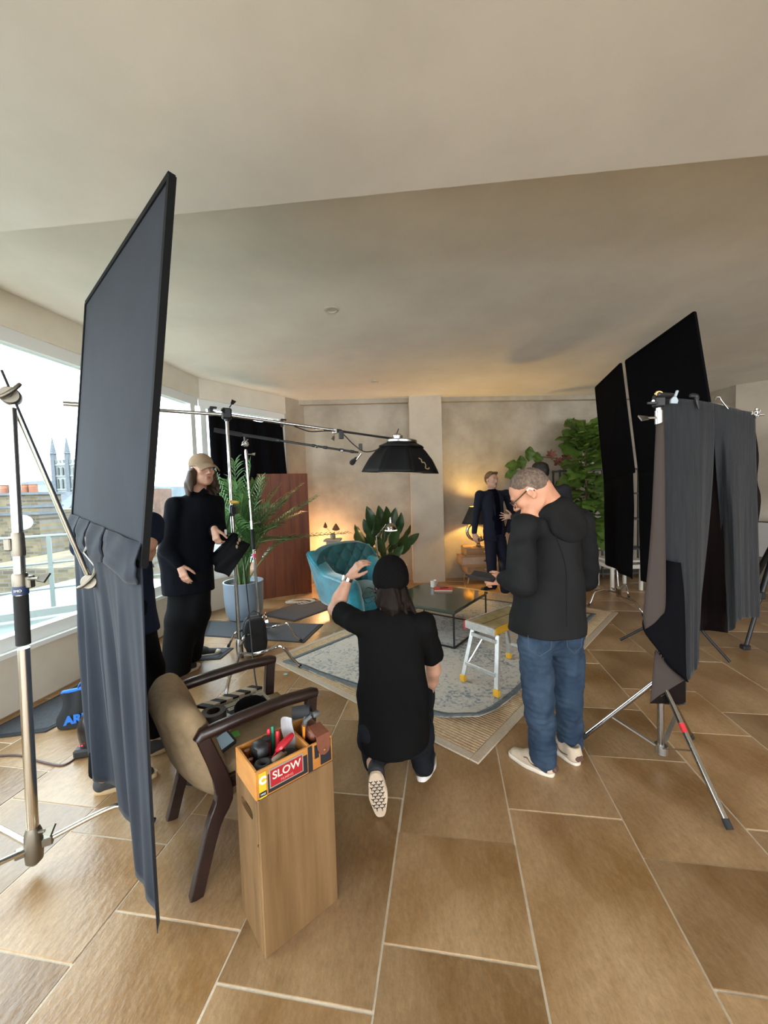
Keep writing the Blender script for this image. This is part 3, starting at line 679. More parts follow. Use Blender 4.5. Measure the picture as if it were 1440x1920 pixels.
# --- chrome stand with the grey cloth, right foreground
cy = 2.22; colx = F(1240, 1408, .06)
cs = thing('cloth_stand', 'big chrome tripod stand holding up the hanging grey cloth', 'stand', (colx.x, colx.y, 0))
CP = lambda py: Q(1235+(py-745)*.006, py, colx.y)
mb = MB(); mb.tube([CP(1415), CP(1100)], .0175, 14); mb.tube([CP(1100), CP(765)], .0145, 14); mb.build('column', chrome, cs, smooth=40)
mb = MB(); mb.tube([CP(795), CP(770)], .019, 12); bolt_T(mb, CP(783)+Vector((-.018, 0, 0)), (-1, 0, 0), .014); mb.build('collar', steel, cs, smooth=35)
mb = MB(); mb.tube([CP(1295), CP(1265)], .03, 14); mb.build('collar', steel, cs, smooth=35)
tz = CP(1282)
for (q, nm) in ((F(1369, 1556, .015), 'leg'), (F(1092, 1383, .015), 'leg'), (F(1297, 1383, .015), 'leg')):
    d = (q-tz); d.z = 0; st = tz + d.normalized()*.03
    mb = MB(); mb.tube([st, q], .0135, 12); lg = mb.build(nm, chrome, cs, smooth=40)
    mb = MB(); mb.tube([q+(st-q).normalized()*.04, q], .0155, 12); mb.build('rubber_tip', black_rubber, lg, smooth=40)
    bp_ = st.lerp(q, .58 if q.x < 1.5 else .5); hb = Vector((colx.x, colx.y, .075))
    mb = MB(); dd = (bp_-hb).normalized(); sd = dd.cross(Vector((0, 0, 1))).normalized()
    mb.prism([hb+sd*.011+Vector((0, 0, .004)), hb-sd*.011+Vector((0, 0, .004)), hb-sd*.011-Vector((0, 0, .004)), hb+sd*.011-Vector((0, 0, .004))], bp_-hb); mb.build('brace', steel, cs)
    if q.x > 1.4 and q.y < 2:
        mb = MB(); c = st.lerp(q, .30); mb.tube([c, st.lerp(q, .37)], .0142, 12); mb.build('tape_ring', mat('red_tape', (.55, .02, .03), .5), lg, smooth=40)
mb = MB(); mb.tube([colx+Vector((0, 0, -.01)), colx+Vector((0, 0, .04))], .032, 14); mb.build('hub', steel, cs, smooth=35)
# top bar with clamps
tA = CP(752); tB = Q(1412, 779, 2.42)
mb = MB(); mb.tube([tA+Vector((-.03, 0, 0)), tA.lerp(tB, .6)+Vector((0, 0, .035)), tB], .009, 10); mb.build('cross_bar', steel, cs, smooth=40)
mb = MB(); mb.box(CP(752), (.05, .05, .07), bev=.008); mb.box(CP(743)+Vector((.02, -.02, 0)), (.12, .03, .025), rotz(.3), bev=.008); mb.box(CP(757)+Vector((-.05, -.02, 0)), (.05, .015, .014), bev=.003); mb.build('clamp_head', black_plastic, cs, smooth=35)
mb = MB(); mb.lathe([(0, -.005), (.020, -.005), (.022, 0), (.020, .005), (0, .005)], CP(741)+Vector((-.025, -.035, 0)), 14, axis=(0, 1, 0), sq=.7); mb.build('brass_knob', mat('brass', (.80, .50, .22), .25, 1.0), cs, smooth=35)
mb = MB(); p = CP(748)+Vector((.055, -.045, 0)); mb.tube([p+Vector((.012, 0, .03)), p], .007, 8); mb.prism([p+Vector((-.008, 0, .0)), p+Vector((.008, 0, 0)), p+Vector((.018, 0, -.02)), p+Vector((.014, 0, -.036)), p+Vector((-.022, 0, -.034)), p+Vector((-.020, 0, -.016))], (0, .01, 0)); mb.build('grey_lever', mat('grey_lever', (.36, .42, .46), .5), cs, smooth=35)
def gclamp(p, nm='spring_clamp'):
    mb = MB(); mb.tube(curve([p+Vector((-.03, -.02, .035)), p+Vector((0, -.025, .03)), p+Vector((.0, -.03, 0)), p+Vector((.01, -.03, -.04))], 4), [.010, .012, .014, .013, .013, .012, .012, .011, .010, .009, .008, .006, .005], 8)
    mb.box(p+Vector((-.05, -.01, .0)), (.09, .02, .02), bev=.006); mb.build(nm, black_plastic, cs, smooth=40)
gclamp(tA.lerp(tB, .33)+Vector((0, 0, .02)))
mb = MB()
for k in range(5):
    a = k*1.3; mb.box(tB+Vector((.02*math.cos(a), -.02, .012*math.sin(a)+.004*k)), (.055, .014, .012), Matrix.Rotation(a, 3, 'Y'), bev=.003)
mb.build('ratchet_clamp', steel, cs, smooth=35)
mb = MB(); p = tA.lerp(tB, .58)+Vector((0, -.02, .05)); mb.tube([p+Vector((-.03, 0, .0)), p+Vector((-.02, 0, .02)), p+Vector((0, 0, .02)), p+Vector((.01, 0, 0)), p+Vector((.05, 0, -.05))], .004, 8); mb.build('hook', chrome, cs, smooth=50)
# the cloth itself: one grey face sheet with deep folds and a brown reverse sheet
m_grey = mat('grey_stage_cloth', (.019, .0205, .0232), .85, var=.16, scale=9, stretch=(5, 5, .5), bump=.25, bscale=14, sheen=.10, spec=.2)
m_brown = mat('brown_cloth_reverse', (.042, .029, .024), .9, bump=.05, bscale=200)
m_brown_shade = mat('shaded_cloth_reverse', (.009, .0055, .005), .95, spec=.1)  # the same brown reverse, with the shade of the folds put into its colour
ct = thing('hanging_cloth', 'grey stage cloth with a brown reverse hanging in deep folds on the right', 'cloth', (1.75, 2.28, 1.9))
def top_at(s):
    p = tA.lerp(tB, s); return p + Vector((0, -.012, .015+.035*math.sin(math.pi*min(1, s*1.2))*.5))
lob = [(0.0, 1236, 1321, 2.20), (.09, 1262, 1322, 2.14), (.20, 1284, 1318, 2.12), (.215, 1286, 1275, 2.14), (.30, 1300, 1262, 2.17), (.42, 1314, 1238, 2.20), (.46, 1316, 1225, 2.34), (.52, 1345, 1192, 2.52), (.60, 1366, 1190, 2.50), (.64, 1372, 1188, 2.34), (.70, 1378, 1166, 2.27), (.80, 1394, 1160, 2.30), (.88, 1404, 1158, 2.36), (1.0, 1424, 1157, 2.46)]
def bot_at(s):
    for (a, x, y, d), (b, x2, y2, d2) in zip(lob, lob[1:]):
        if a <= s <= b:
            t = (s-a)/(b-a); return Q(x, y, d).lerp(Q(x2, y2, d2), t)
    return Q(*lob[-1][1:])
def face(u, v):
    a = top_at(u); b = bot_at(u); p = a.lerp(b, v)
    f = .010*math.sin(u*15+v*1.2+.5*math.sin(u*9))*min(1, v*1.6) + (.005*math.sin(u*61+1+v) + .003*math.sin(u*118+2*v))*min(1, v*1.2)*v
    return p + Vector((.1*f, f, 0))
gapL = lambda v: .53-.085*max(0, v-.13)/.87; gapR = lambda v: .53+.115*max(0, v-.13)/.87
def lobeA(u, v):
    p = face(gapL(v)*u, v); e = max(0, u-.9)*10*max(0, v-.13); return p+Vector((0, .05*e*e, 0))
def lobeB(u, v):
    g = gapR(v); p = face(g+(1-g)*u, v); e = max(0, .12-u)/.12*max(0, v-.13); return p+Vector((0, .05*e*e, 0))
mb = MB(); mb.grid(lobeA, 54, 44); mb.build('front_sheet', m_grey, ct, smooth=180, solid=.004)
mb = MB(); mb.grid(lobeB, 44, 44); mb.build('front_sheet', m_grey, ct, smooth=180, solid=.004)
# turned back left edge showing the brown side
TE = [Q(1230, 796, 2.07), Q(1226, 880, 2.07), Q(1221, 980, 2.07), Q(1214, 1070, 2.07), Q(1206, 1150, 2.07), Q(1209, 1180, 2.07)]
TI = [Q(1244, 790, 2.06), Q(1246, 880, 2.06), Q(1247, 980, 2.06), Q(1248, 1070, 2.06), Q(1247, 1140, 2.06), Q(1240, 1152, 2.06)]
mb = MB(); A_, B_ = curve(TE, 5), curve(TI, 5)
mb.grid(lambda u, v: A_[round(v*(len(A_)-1))].lerp(B_[round(v*(len(A_)-1))], u)+Vector((0, -.012*math.sin(math.pi*u), 0)), 6, len(A_)-1); mb.build('turned_edge', m_brown, ct, smooth=180, solid=.004)
mb = MB(); top = [Q(1244, 1040, 2.13), Q(1258, 1052, 2.10), Q(1276, 1055, 2.09)]
LL = [Q(1246, 1050, 2.12), Q(1243, 1120, 2.10), Q(1226, 1150, 2.09), Q(1207, 1158, 2.09), Q(1207, 1183, 2.08), Q(1230, 1215, 2.07), Q(1258, 1250, 2.06), Q(1285, 1275, 2.06)]
RR = [Q(1276, 1055, 2.09), Q(1282, 1110, 2.09), Q(1284, 1150, 2.08), Q(1285, 1180, 2.08), Q(1285, 1200, 2.08), Q(1285, 1225, 2.07), Q(1286, 1255, 2.07), Q(1286, 1277, 2.07)]
A_, B_ = curve(LL, 4), curve(RR, 4)
mb.grid(lambda u, v: A_[round(v*(len(A_)-1))].lerp(B_[round(v*(len(A_)-1))], u)+Vector((0, -.02*math.sin(math.pi*u), 0)), 8, len(A_)-1); mb.build('folded_flap', m_black_cloth, ct, smooth=180, solid=.004)
mb = MB(); L2 = [Q(1228, 1222, 2.11), Q(1224, 1260, 2.10), Q(1222, 1290, 2.09), Q(1219, 1319, 2.09)]; R2 = [Q(1230, 1218, 2.09), Q(1256, 1252, 2.08), Q(1284, 1274, 2.08), Q(1285, 1278, 2.08)]
A_, B_ = curve(L2, 4), curve(R2, 4); mb.grid(lambda u, v: A_[round(v*(len(A_)-1))].lerp(B_[round(v*(len(A_)-1))], u), 6, len(A_)-1); mb.build('turned_corner', m_brown, ct, smooth=180, solid=.004)
mb = MB(); poly = [Q(1219, 1319, 2.085), Q(1236, 1304, 2.085), Q(1285, 1276, 2.075), Q(1286, 1316, 2.085), Q(1278, 1320, 2.09)]; mb.prism(poly, (0, .004, 0)); mb.build('lower_corner', m_brown_shade, ct)
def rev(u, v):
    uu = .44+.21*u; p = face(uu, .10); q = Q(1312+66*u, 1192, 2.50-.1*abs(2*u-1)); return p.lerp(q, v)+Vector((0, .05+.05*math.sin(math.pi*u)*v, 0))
mb = MB(); mb.grid(rev, 10, 16); mb.build('reverse_fold', m_brown_shade, ct, smooth=180, solid=.004)
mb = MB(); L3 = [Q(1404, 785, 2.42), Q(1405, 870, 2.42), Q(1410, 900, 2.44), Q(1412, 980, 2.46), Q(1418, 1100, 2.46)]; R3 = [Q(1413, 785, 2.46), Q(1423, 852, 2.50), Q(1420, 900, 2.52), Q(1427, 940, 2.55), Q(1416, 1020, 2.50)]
A_, B_ = curve(L3, 4), curve(R3, 4); mb.grid(lambda u, v: A_[round(v*(len(A_)-1))].lerp(B_[round(v*(len(A_)-1))], u)+Vector((0, .02*math.sin(3*u), 0)), 6, len(A_)-1); mb.build('side_fold', m_brown_shade, ct, smooth=180, solid=.004)
# ================================================================ FURNITURE
V3 = Vector
# --- rugs and mats
m_jute = mat('jute_weave', (.40, .27, .15), .9, col2=(.52, .38, .23), scale=40, bump=.25, bscale=260)
m_jute_edge = mat('jute_border', (.47, .38, .28), .85, var=.08, scale=60, bump=.1, bscale=300)
A1, B1, C1 = V3((.497, 2.15, 0)), V3((2.84, 4.71, 0)), V3((-1.245, 3.585, 0)); D1 = B1+C1-A1
ru = (B1-A1).normalized(); rl = (B1-A1).length; rv = (C1-A1); rv = (rv-ru*rv.dot(ru)); rw = rv.length; rv = rv.normalized()
rug = thing('jute_rug', 'large jute rug with a plain woven border beneath the patterned rug', 'rug', A1.lerp(D1, .5))
RM = M4(frame(ru, rv, V3((0, 0, 1))), A1)
mb = MB(RM); mb.box((rl/2, rw/2, .004), (rl-.1, rw-.1, .008)); mb.build('backing', m_jute, rug)
for (c, s) in (((rl/2, .03, .006), (rl, .06, .012)), ((rl/2, rw-.03, .006), (rl, .06, .012)), ((.03, rw/2, .006), (.06, rw-.12, .012)), ((rl-.03, rw/2, .006), (.06, rw-.12, .012))):
    mb = MB(RM); mb.box(c, s, bev=.004); mb.build('border', m_jute_edge, rug)
mb = MB(RM)           # raised ribs of the weave (too many to pick apart)
x = .075
while x < rl-.07:
    mb.box((x, rw/2, .0095), (.016, rw-.125, .007), bev=.003); x += .0245
ribs = mb.build('ribs', m_jute, rug); ribs['kind'] = 'stuff'
m_rug = bpy.data.materials.new('distressed_rug'); m_rug.use_nodes = True; t = m_rug.node_tree; N = t.nodes; L = t.links; b_ = N['Principled BSDF']; b_.inputs['Roughness'].default_value = .95
tcn = N.new('ShaderNodeTexCoord'); 
def nz(scale, det, dist=0.0):
    n = N.new('ShaderNodeTexNoise'); n.inputs['Scale'].default_value = scale; n.inputs['Detail'].default_value = det; n.inputs['Distortion'].default_value = dist; L.new(tcn.outputs['Object'], n.inputs[0]); return n
n1 = nz(17, 8, 1.8); n2 = nz(1.7, 3); n3 = nz(70, 3, .6)
mxx = N.new('ShaderNodeMath'); mxx.operation = 'MULTIPLY_ADD'; L.new(n2.outputs['Fac'], mxx.inputs[0]); mxx.inputs[1].default_value = .55; L.new(n1.outputs['Fac'], mxx.inputs[2])
my = N.new('ShaderNodeMath'); my.operation = 'MULTIPLY_ADD'; L.new(n3.outputs['Fac'], my.inputs[0]); my.inputs[1].default_value = .35; L.new(mxx.outputs[0], my.inputs[2])
cr_ = N.new('ShaderNodeValToRGB'); L.new(my.outputs[0], cr_.inputs[0]); e = cr_.color_ramp.elements
e[0].position = .78; e[0].color = (.20, .225, .23, 1); e[1].position = .97; e[1].color = (.52, .475, .41, 1)
k_ = e.new(.86); k_.color = (.37, .365, .345, 1)
L.new(cr_.outputs[0], b_.inputs['Base Color'])
bmp = N.new('ShaderNodeBump'); bmp.inputs['Strength'].default_value = .25; bmp.inputs['Distance'].default_value = .01; L.new(n3.outputs['Fac'], bmp.inputs['Height']); L.new(bmp.outputs[0], b_.inputs['Normal'])
m_rug_edge = mat('rug_edge_slate', (.12, .135, .14), .95, var=.2, scale=30, bump=.2, bscale=200)
A2, B2, C2 = V3((.575, 2.43, 0)), V3((2.52, 4.62, 0)), V3((-.99, 3.565, 0))
au = (B2-A2); av = (C2-A2)
prug = thing('patterned_rug', 'pale grey and slate distressed patterned rug with one curled corner', 'rug', A2+au*.5+av*.5)
def rz(u, v):
    d = math.hypot(u*2.9, v*1.9); curl = max(0, .30-d)/.30
    rip = .010*math.sin(v*16)*max(0, 1-u*4) + .012*math.sin(u*14+1)*max(0, 1-v*6)
    return .0165+.055*curl**1.5 + max(0, rip)
def rugpt(u, v):
    cut = max(0, .18-(u*.7+v*1.3))*.35
    return A2+au*(u+cut*.35)+av*(v+cut*.3)+V3((0, 0, rz(u, v)))
mb = MB(); mb.grid(rugpt, 70, 50); mb.build('pile', m_rug, prug, smooth=180, solid=.010)
for (p, q) in ((lambda t: (t, 0), 60), (lambda t: (0, t), 60), (lambda t: (1, t), 40), (lambda t: (t, 1), 40)):
    mb = MB()
    inw = {0: (0, 1)}.get(0)
    def ef(s, t, p=p):
        u, v = p(t); w_ = .017
        if p(0)[1] == 0 and p(1)[1] == 0: v += w_*1.5*s
        elif p(0)[0] == 0 and p(1)[0] == 0: u += w_*s
        elif p(0)[0] == 1 and p(1)[0] == 1: u -= w_*s
        else: v -= w_*1.5*s
        return rugpt(u, v)+V3((0, 0, .0045))
    mb.grid(ef, 2, q); mb.build('edge_band', m_rug_edge, prug, smooth=180, solid=.008)
m_mat = mat('charcoal_mat', (.055, .060, .070), .95, var=.15, scale=60, bump=.15, bscale=300)
m_mat_edge = mat('charcoal_mat_edge', (.018, .019, .022), .85)
def floor_mat(label, pts):
    P = [V3((p.x, p.y, 0)) for p in pts]; c = sum(P, V3())/4
    root = thing('floor_mat', label, 'mat', c, 'grey floor mats by the windows')
    inn = [p+(c-p).normalized()*.045+V3((0, 0, .001)) for p in P]
    mb = MB(); mb.prism(inn, (0, 0, .009)); mb.build('pile', m_mat, root)
    mb = MB(); 
    for i in range(4):
        a, b, c_, d = P[i], P[(i+1) % 4], inn[(i+1) % 4], inn[i]
        mb.prism([V3((*q.xy, .001)) for q in (a, b, c_, d)], (0, 0, .006))
    mb.build('rubber_edge', m_mat_edge, root)
floor_mat('long grey floor mat running behind the two chrome stands', [F(392, 1165), F(606, 1171), F(570, 1206), F(380, 1193)])
floor_mat('dark floor mat in front of the wooden screen, under a white cable', [F(487, 1154), F(590, 1122), F(625, 1140), F(551, 1166)])
floor_mat('small grey floor mat by the shoes of the man in the cap', [F(330, 1216), F(438, 1216), F(413, 1236), F(320, 1244)])
floor_mat('grey floor mat below the window, under the blue topped bag', [F(-60, 1392), F(164, 1277), F(240, 1290), F(86, 1373)])

# --- wooden screen beside the palm
m_maho = wood('mahogany_boards', (.10, .020, .005), (.20, .050, .012), 1.6, .55)
a, b = V3((-1.96, 5.80, 0)), V3((-1.19, 6.14, 0)); d = (b-a).normalized(); sc_l = (b-a).length
scr = thing('wooden_screen', 'tall reddish brown wooden screen standing behind the palm', 'screen', a.lerp(b, .5))
nb = 6; SM = M4(frame(d, V3((-d.y, d.x, 0)), V3((0, 0, 1))), a)
for i in range(nb):
    mb = MB(SM); wv = sc_l/nb; mb.box(((i+.5)*wv, rng.uniform(-.001, .001), .955), (wv-.0012, .03, 1.89), bev=.002); mb.build('board', m_maho, scr)
mb = MB(SM); mb.box((sc_l/2, .04, .3), (sc_l*.96, .05, .08)); mb.box((sc_l/2, .04, 1.6), (sc_l*.96, .05, .08)); mb.box((.1, .14, .03), (.06, .26, .06)); mb.box((sc_l-.1, .14, .03), (.06, .26, .06)); mb.build('back_rail', m_maho, scr)

# --- teal velvet armchair
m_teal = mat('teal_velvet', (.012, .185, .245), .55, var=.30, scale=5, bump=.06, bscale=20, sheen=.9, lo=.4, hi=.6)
m_teal_shade = mat('teal_velvet_shaded', (.005, .075, .090), .6, var=.2, scale=5, bump=.05, bscale=25, sheen=.5)  # same velvet, darkened as shade: back and seat face away from the window
O = V3((-.86, 5.02, 0)); sxd = V3((.80, .60, 0)); syd = V3((.60, -.80, 0))   # x along the back, y towards the front
SOF = M4(frame(sxd, syd*-1, V3((0, 0, 1))), O)   # local: x right, y BACK, z up ; front is -y
sofa = thing('velvet_armchair', 'wide teal velvet armchair with a buttoned back', 'armchair', O+sxd*.45+syd*.35)
Wd, Dp = .80, .84
def flare(mb_):
    Mi = SOF.inverted()
    for i, p in enumerate(mb_.v):
        q = Mi @ V3(p); q.x = Wd/2+(q.x-Wd/2)*(1+(.50 if q.x < Wd/2 else .06)*max(0, q.z-.13)/.80); mb_.v[i] = tuple(SOF @ q)
    return mb_
def backtop(x): # curved crest of the back
    t = x/Wd; return .86+.065*math.sin(math.pi*min(1, max(0, t)))**.8
def tuft(x, z):
    px_, pz_ = .15, .125; d = 0.0
    r = round((z-.50)/pz_); o = .5*(r % 2)
    cx = (round(x/px_-o)+o)*px_; cz = .50+r*pz_
    dd = math.hypot((x-cx), (z-cz)); d = math.exp(-(dd/.03)**2)*.030
    r2 = abs(((x/px_+(z-.5)/pz_*.5) % 1)-.5); r3 = abs(((x/px_-(z-.5)/pz_*.5) % 1)-.5)
    return d + .010*(math.exp(-((.5-r2)/.09)**2)+math.exp(-((.5-r3)/.09)**2))
def backf(u, v):
    x = .02+(Wd-.04)*u; side = (2*u-1); z0, z1 = .34, backtop(x)-.10*abs(side)**5*1.2
    if v < .72:
        t = v/.72; z = z0+(z1-z0-.02)*t; y = -.16+.09*t - .10*abs(side)**3 + tuft(x, z) * (1 if t < .93 else .4)
    elif v < .85:
        t = (v-.72)/.13; z = z1-.02+.02*math.sin(t*math.pi/2); y = -.07-.10*abs(side)**3*(1-t)+.09*t
    else:
        t = (v-.85)/.15; z = z1-(z1-.14)*t; y = .02+.01*math.sin(t*math.pi)+(-.05*t)
    return (x, y, z)
mb = MB(SOF); mb.grid(backf, 90, 90); flare(mb).build('backrest', m_teal_shade, sofa, smooth=180)
mb = MB(SOF)
for r in range(0, 4):
    for i in range(-1, 8):
        x, z = (i+.5*(r % 2))*.15, .50+r*.125
        if .08 < x < Wd-.08 and z < backtop(x)-.10: mb.ball((x, -.155+.09*(z-.34)/.55-.10*abs(2*x/Wd-1)**3+.026, z), (.011, .007, .011), 8)
flare(mb).build('button', m_teal_shade, sofa, smooth=60)
def armf(sg):
    x0 = 0 if sg < 0 else Wd
    def f(u, v):      # u along depth (0 back .. 1 front), v around the section
        y = .02-.86*u; top = .60+.25*max(0, 1-u*2.4)**1.6-.015*u + .012*math.sin(u*3)
        a = 2*math.pi*v
        w_ = .085; cx_ = w_ if sg < 0 else Wd-w_
        sq = lambda q: math.copysign(abs(q)**.45, q)
        zc = (top+.13)/2; hz = (top-.13)/2
        endr = 1 if u < .93 else math.cos((u-.93)/.07*1.35)
        tap = 1-.10*(1-u)
        flare = .02*max(0, math.sin(a))*1.0
        return (cx_+sq(math.cos(a))*w_*endr+(flare*(-1 if sg < 0 else 1)), y-.01, zc+sq(math.sin(a))*hz*(.85+.15*endr))
    return f
for sg in (-1, 1):
    mb = MB(SOF); mb.grid(armf(sg), 24, 32)
    f_ = armf(sg)
    mb.add([f_(1, k/32) for k in range(32)], [tuple(range(32))]); mb.add([f_(0, k/32) for k in range(32)], [tuple(range(32))])
    ar = flare(mb).build('arm', m_teal, sofa, smooth=50)
    mb = MB(SOF); mb.tube([V3(f_(k/20, .14 if sg > 0 else .36)) for k in range(20)], .008, 6); flare(mb).build('piping', m_teal, ar, smooth=60)
mb = MB(SOF); mb.box((Wd/2, -.38, .24), (Wd-.22, .74, .22), bev=.03); mb.build('seat_base', m_teal, sofa, smooth=40)
mb = MB(SOF)
mb.grid(lambda u, v: (.17+(Wd-.34)*u, -.13-.70*(v), .36+.075*(1-abs(2*u-1)**4)*(1-abs(2*v-1)**4)), 20, 20); mb.box((Wd/2, -.47, .36), (Wd-.34, .68, .06), bev=.02); flare(mb).build('seat_cushion', m_teal_shade, sofa, smooth=50)
for x, y in ((.1, -.06), (Wd-.1, -.06), (.1, -.76), (Wd-.1, -.76)):
    mb = MB(SOF); mb.lathe([(.014, 0), (.024, .13), (.024, .16)], (x, y, 0), 10); mb.build('leg', wood('sofa_leg_wood', (.25, .15, .07), (.35, .22, .11)), sofa, smooth=40)

# --- coffee table
m_marble = mat('green_marble', (.018, .026, .020), .10, col2=(.06, .075, .058), scale=5, detail=9, coat=.3, spec=.6)
zt = .40; nr = F(852, 1147, zt); rt = F(914, 1110, zt); ex = (rt-nr); TL_ = .86; ex = ex.normalized(); ey = V3((-ex.y, ex.x, 0))
TM = M4(frame(ex, ey, V3((0, 0, 1))), (nr.x, nr.y, 0))
ctb = thing('coffee_table', 'low square coffee table with a dark green marble top and black frame', 'table', TM @ V3((TL_/2, TL_/2, 0)))
mb = MB(TM); mb.box((TL_/2, TL_/2, zt-.012), (TL_, TL_, .024), bev=.003); mb.build('table_top', m_marble, ctb)
fz = .024; g = .008
for (x, y) in ((.02, .02), (TL_-.02, .02), (.02, TL_-.02), (TL_-.02, TL_-.02)):
    mb = MB(TM); mb.box((x, y, (zt-.024+fz)/2), (.014, .014, zt-.024-fz)); mb.build('leg', black_metal, ctb)
for z in (fz+.007, zt-.031):
    for (c, s) in (((TL_/2, .02), (TL_-.05, .014)), ((TL_/2, TL_-.02), (TL_-.05, .014)), ((.02, TL_/2), (.014, TL_-.05)), ((TL_-.02, TL_/2), (.014, TL_-.05))):
        mb = MB(TM); mb.box((*c, z), (*s, .014)); mb.build('rail', black_metal, ctb)
mc = F(813, 1101, zt); mug = thing('mug', 'small white mug standing on the marble coffee table', 'mug', mc)
m_china = mat('white_china', (.62, .58, .52), .3)
mb = MB(); mb.lathe([(0, .001), (.030, .001), (.036, .006), (.038, .085), (.035, .086), (.033, .082), (.031, .012), (0, .010)], mc, 24); mb.build('cup', m_china, mug, smooth=40)
mb = MB(); mb.tube(curve([mc+V3((.025, .026, .068)), mc+V3((.045, .045, .064)), mc+V3((.052, .052, .045)), mc+V3((.042, .042, .025)), mc+V3((.024, .026, .022))], 4), .005, 8); mb.build('handle', m_china, mug, smooth=60)
nbk = F(831, 1106.5, zt); nr_ = rotz(-.12)
bk = thing('notebook', 'red covered notebook lying on the marble coffee table', 'notebook', nbk)
mb = MB(); mb.box(nbk+V3((0, 0, .010)), (.205, .145, .016), nr_, bev=.001); mb.build('page_block', mat('paper', (.62, .57, .48), .8), bk)
mb = MB(); mb.box(nbk+V3((0, 0, .0205)), (.214, .150, .004), nr_, bev=.0015); mb.box(nbk+V3((0, 0, .0022)), (.214, .150, .003), nr_, bev=.001); mb.build('cover', mat('red_cover', (.48, .035, .03), .5), bk)
pn = nbk+V3((.015, .0, .0275)); mb = MB(); mb.tube([pn+V3((-.055, -.005, 0)), pn+V3((.04, .004, 0)), pn+V3((.052, .005, 0))], [.0045, .0045, .001], 8); o = mb.build('pen', black_plastic, smooth=40); tag(o, 'black pen lying on the red notebook', 'pen')

# --- aluminium step platform
m_alu = mat('worn_aluminium', (.62, .62, .60), .38, .75, var=.15, scale=14, bump=.04, bscale=40)
m_ylw = mat('yellow_plastic', (.62, .33, .02), .5)
m_plat = mat('paint_splashed_board', (.20, .145, .05), .6, col2=(.36, .30, .17), scale=7, detail=7, bump=.05)
f1, f2_ = F(868, 1276, .018), F(935, 1307, .018); wx = (f2_-f1); ww = wx.length; wx = wx.normalized(); ly = V3((-wx.y, wx.x, 0))
PM = M4(frame(wx, ly, V3((0, 0, 1))), (f1+f2_)/2); zp = .50; LP_ = .62
spf = thing('step_platform', 'paint splashed folding aluminium step with yellow feet on the rug', 'step', PM @ V3((0, LP_/2, 0)))
for (y0, sy) in ((.05, 1), (LP_-.05, -1)):
    for sg in (-1, 1):
        ft = V3((sg*(ww/2-.01), y0-.06*sy, .03)); tp_ = V3((sg*(ww/2-.055), y0+.03*sy, zp-.06))
        mb = MB(PM); d = (tp_-ft); mb.prism([ft+V3(q) for q in ((-.017, -.011, 0), (.017, -.011, 0), (.017, .011, 0), (-.017, .011, 0))], d); lg = mb.build('leg', m_alu, spf)
        mb = MB(PM); mb.box(ft+V3((0, 0, .002)), (.046, .036, .055), bev=.005); mb.build('foot', m_ylw, lg)
    for z, t_ in ((.155, .22), (zp-.11, .84)):
        t2 = (z-.03)/(zp-.09); xw = (ww/2-.01)*(1-t2)+(ww/2-.055)*t2; yy = y0-.06*sy*(1-t2)+.03*sy*t2
        mb = MB(PM); mb.box((0, yy-.012*sy, z), (2*xw, .016, .03), bev=.003); mb.build('rung', m_alu, spf)
    for sg in (-1, 1):
        mb = MB(PM); mb.tube([(sg*(ww/2-.045), y0-.03*sy, .165), (sg*(ww/2-.10), y0+.10*sy, .36)], .007, 6); mb.build('brace', steel, spf)
for i in range(2):
    mb = MB(PM); mb.box(((i-.5)*(ww-.09)/2, LP_/2, zp-.006), ((ww-.09)/2-.006, LP_-.06, .022), bev=.003); mb.build('plank', m_plat, spf)
for y in (.015, LP_-.015):
    mb = MB(PM); mb.box((0, y, zp-.022), (ww-.06, .030, .06), bev=.005); mb.build('end_cap', m_alu, spf)
for sg in (-1, 1):
    mb = MB(PM); mb.box((sg*(ww/2-.035), LP_/2, zp-.018), (.022, LP_-.02, .05), bev=.004); mb.build('side_rail', m_ylw if sg > 0 else m_alu, spf)
mb = MB(PM); mb.box((-(ww/2-.02), .05, zp-.035), (.03, .08, .07), bev=.006); mb.build('red_catch', mat('red_plastic', (.42, .02, .02), .5), spf)

# --- drawer cabinet and lamp at the back wall
m_oak = wood('light_oak', (.42, .24, .11), (.55, .34, .17), 1.2, .5, axis=0)
cb = V3((1.62, 6.62, 0)); cbn = thing('drawer_cabinet', 'light wood cabinet with staggered drawers and slanted legs', 'cabinet', cb)
ca = math.radians(2.5); CM = M4(rotz(ca), cb)
rows = [(.52, .62, -.345+.06, .345-.03, .455, .585), ]
def drawer(x0, x1, z0, z1, fm, kn):
    mb = MB(CM); t = .018; xc, zc = (x0+x1)/2, (z0+z1)/2; 
    for (c, s) in (((xc, 0, z1-t/2), (x1-x0, .34, t)), ((xc, 0, z0+t/2), (x1-x0, .34, t)), ((x0+t/2, 0, zc), (t, .34, z1-z0)), ((x1-t/2, 0, zc), (t, .34, z1-z0)), ((xc, .16, zc), (x1-x0-.02, .015, z1-z0-.02))): mb.box(c, s, bev=.002)
    cs_ = mb.build('case', m_oak, cbn)
    mb = MB(CM); mb.box((xc, -.155, zc), (x1-x0-2*t-.004, .018, z1-z0-2*t-.004), bev=.002); df = mb.build('drawer', fm, cbn)
    for kx in (xc,):
        mb = MB(CM); mb.lathe([(.006, 0), (.006, .012), (.014, .018), (.012, .026), (0, .028)], (kx, -.164, zc), 12, axis=(0, -1, 0)); mb.build('knob', kn, df, smooth=40)
    return xc, zc, x1-x0-2*t, z1-z0-2*t, df
m_lat = mat('dark_lattice_front', (.13, .085, .055), .6, var=.2, scale=50); m_pale = mat('pale_pink_wood', (.52, .38, .30), .6, var=.06, scale=10); m_carv = mat('carved_front', (.30, .19, .10), .6, var=.2, scale=30)
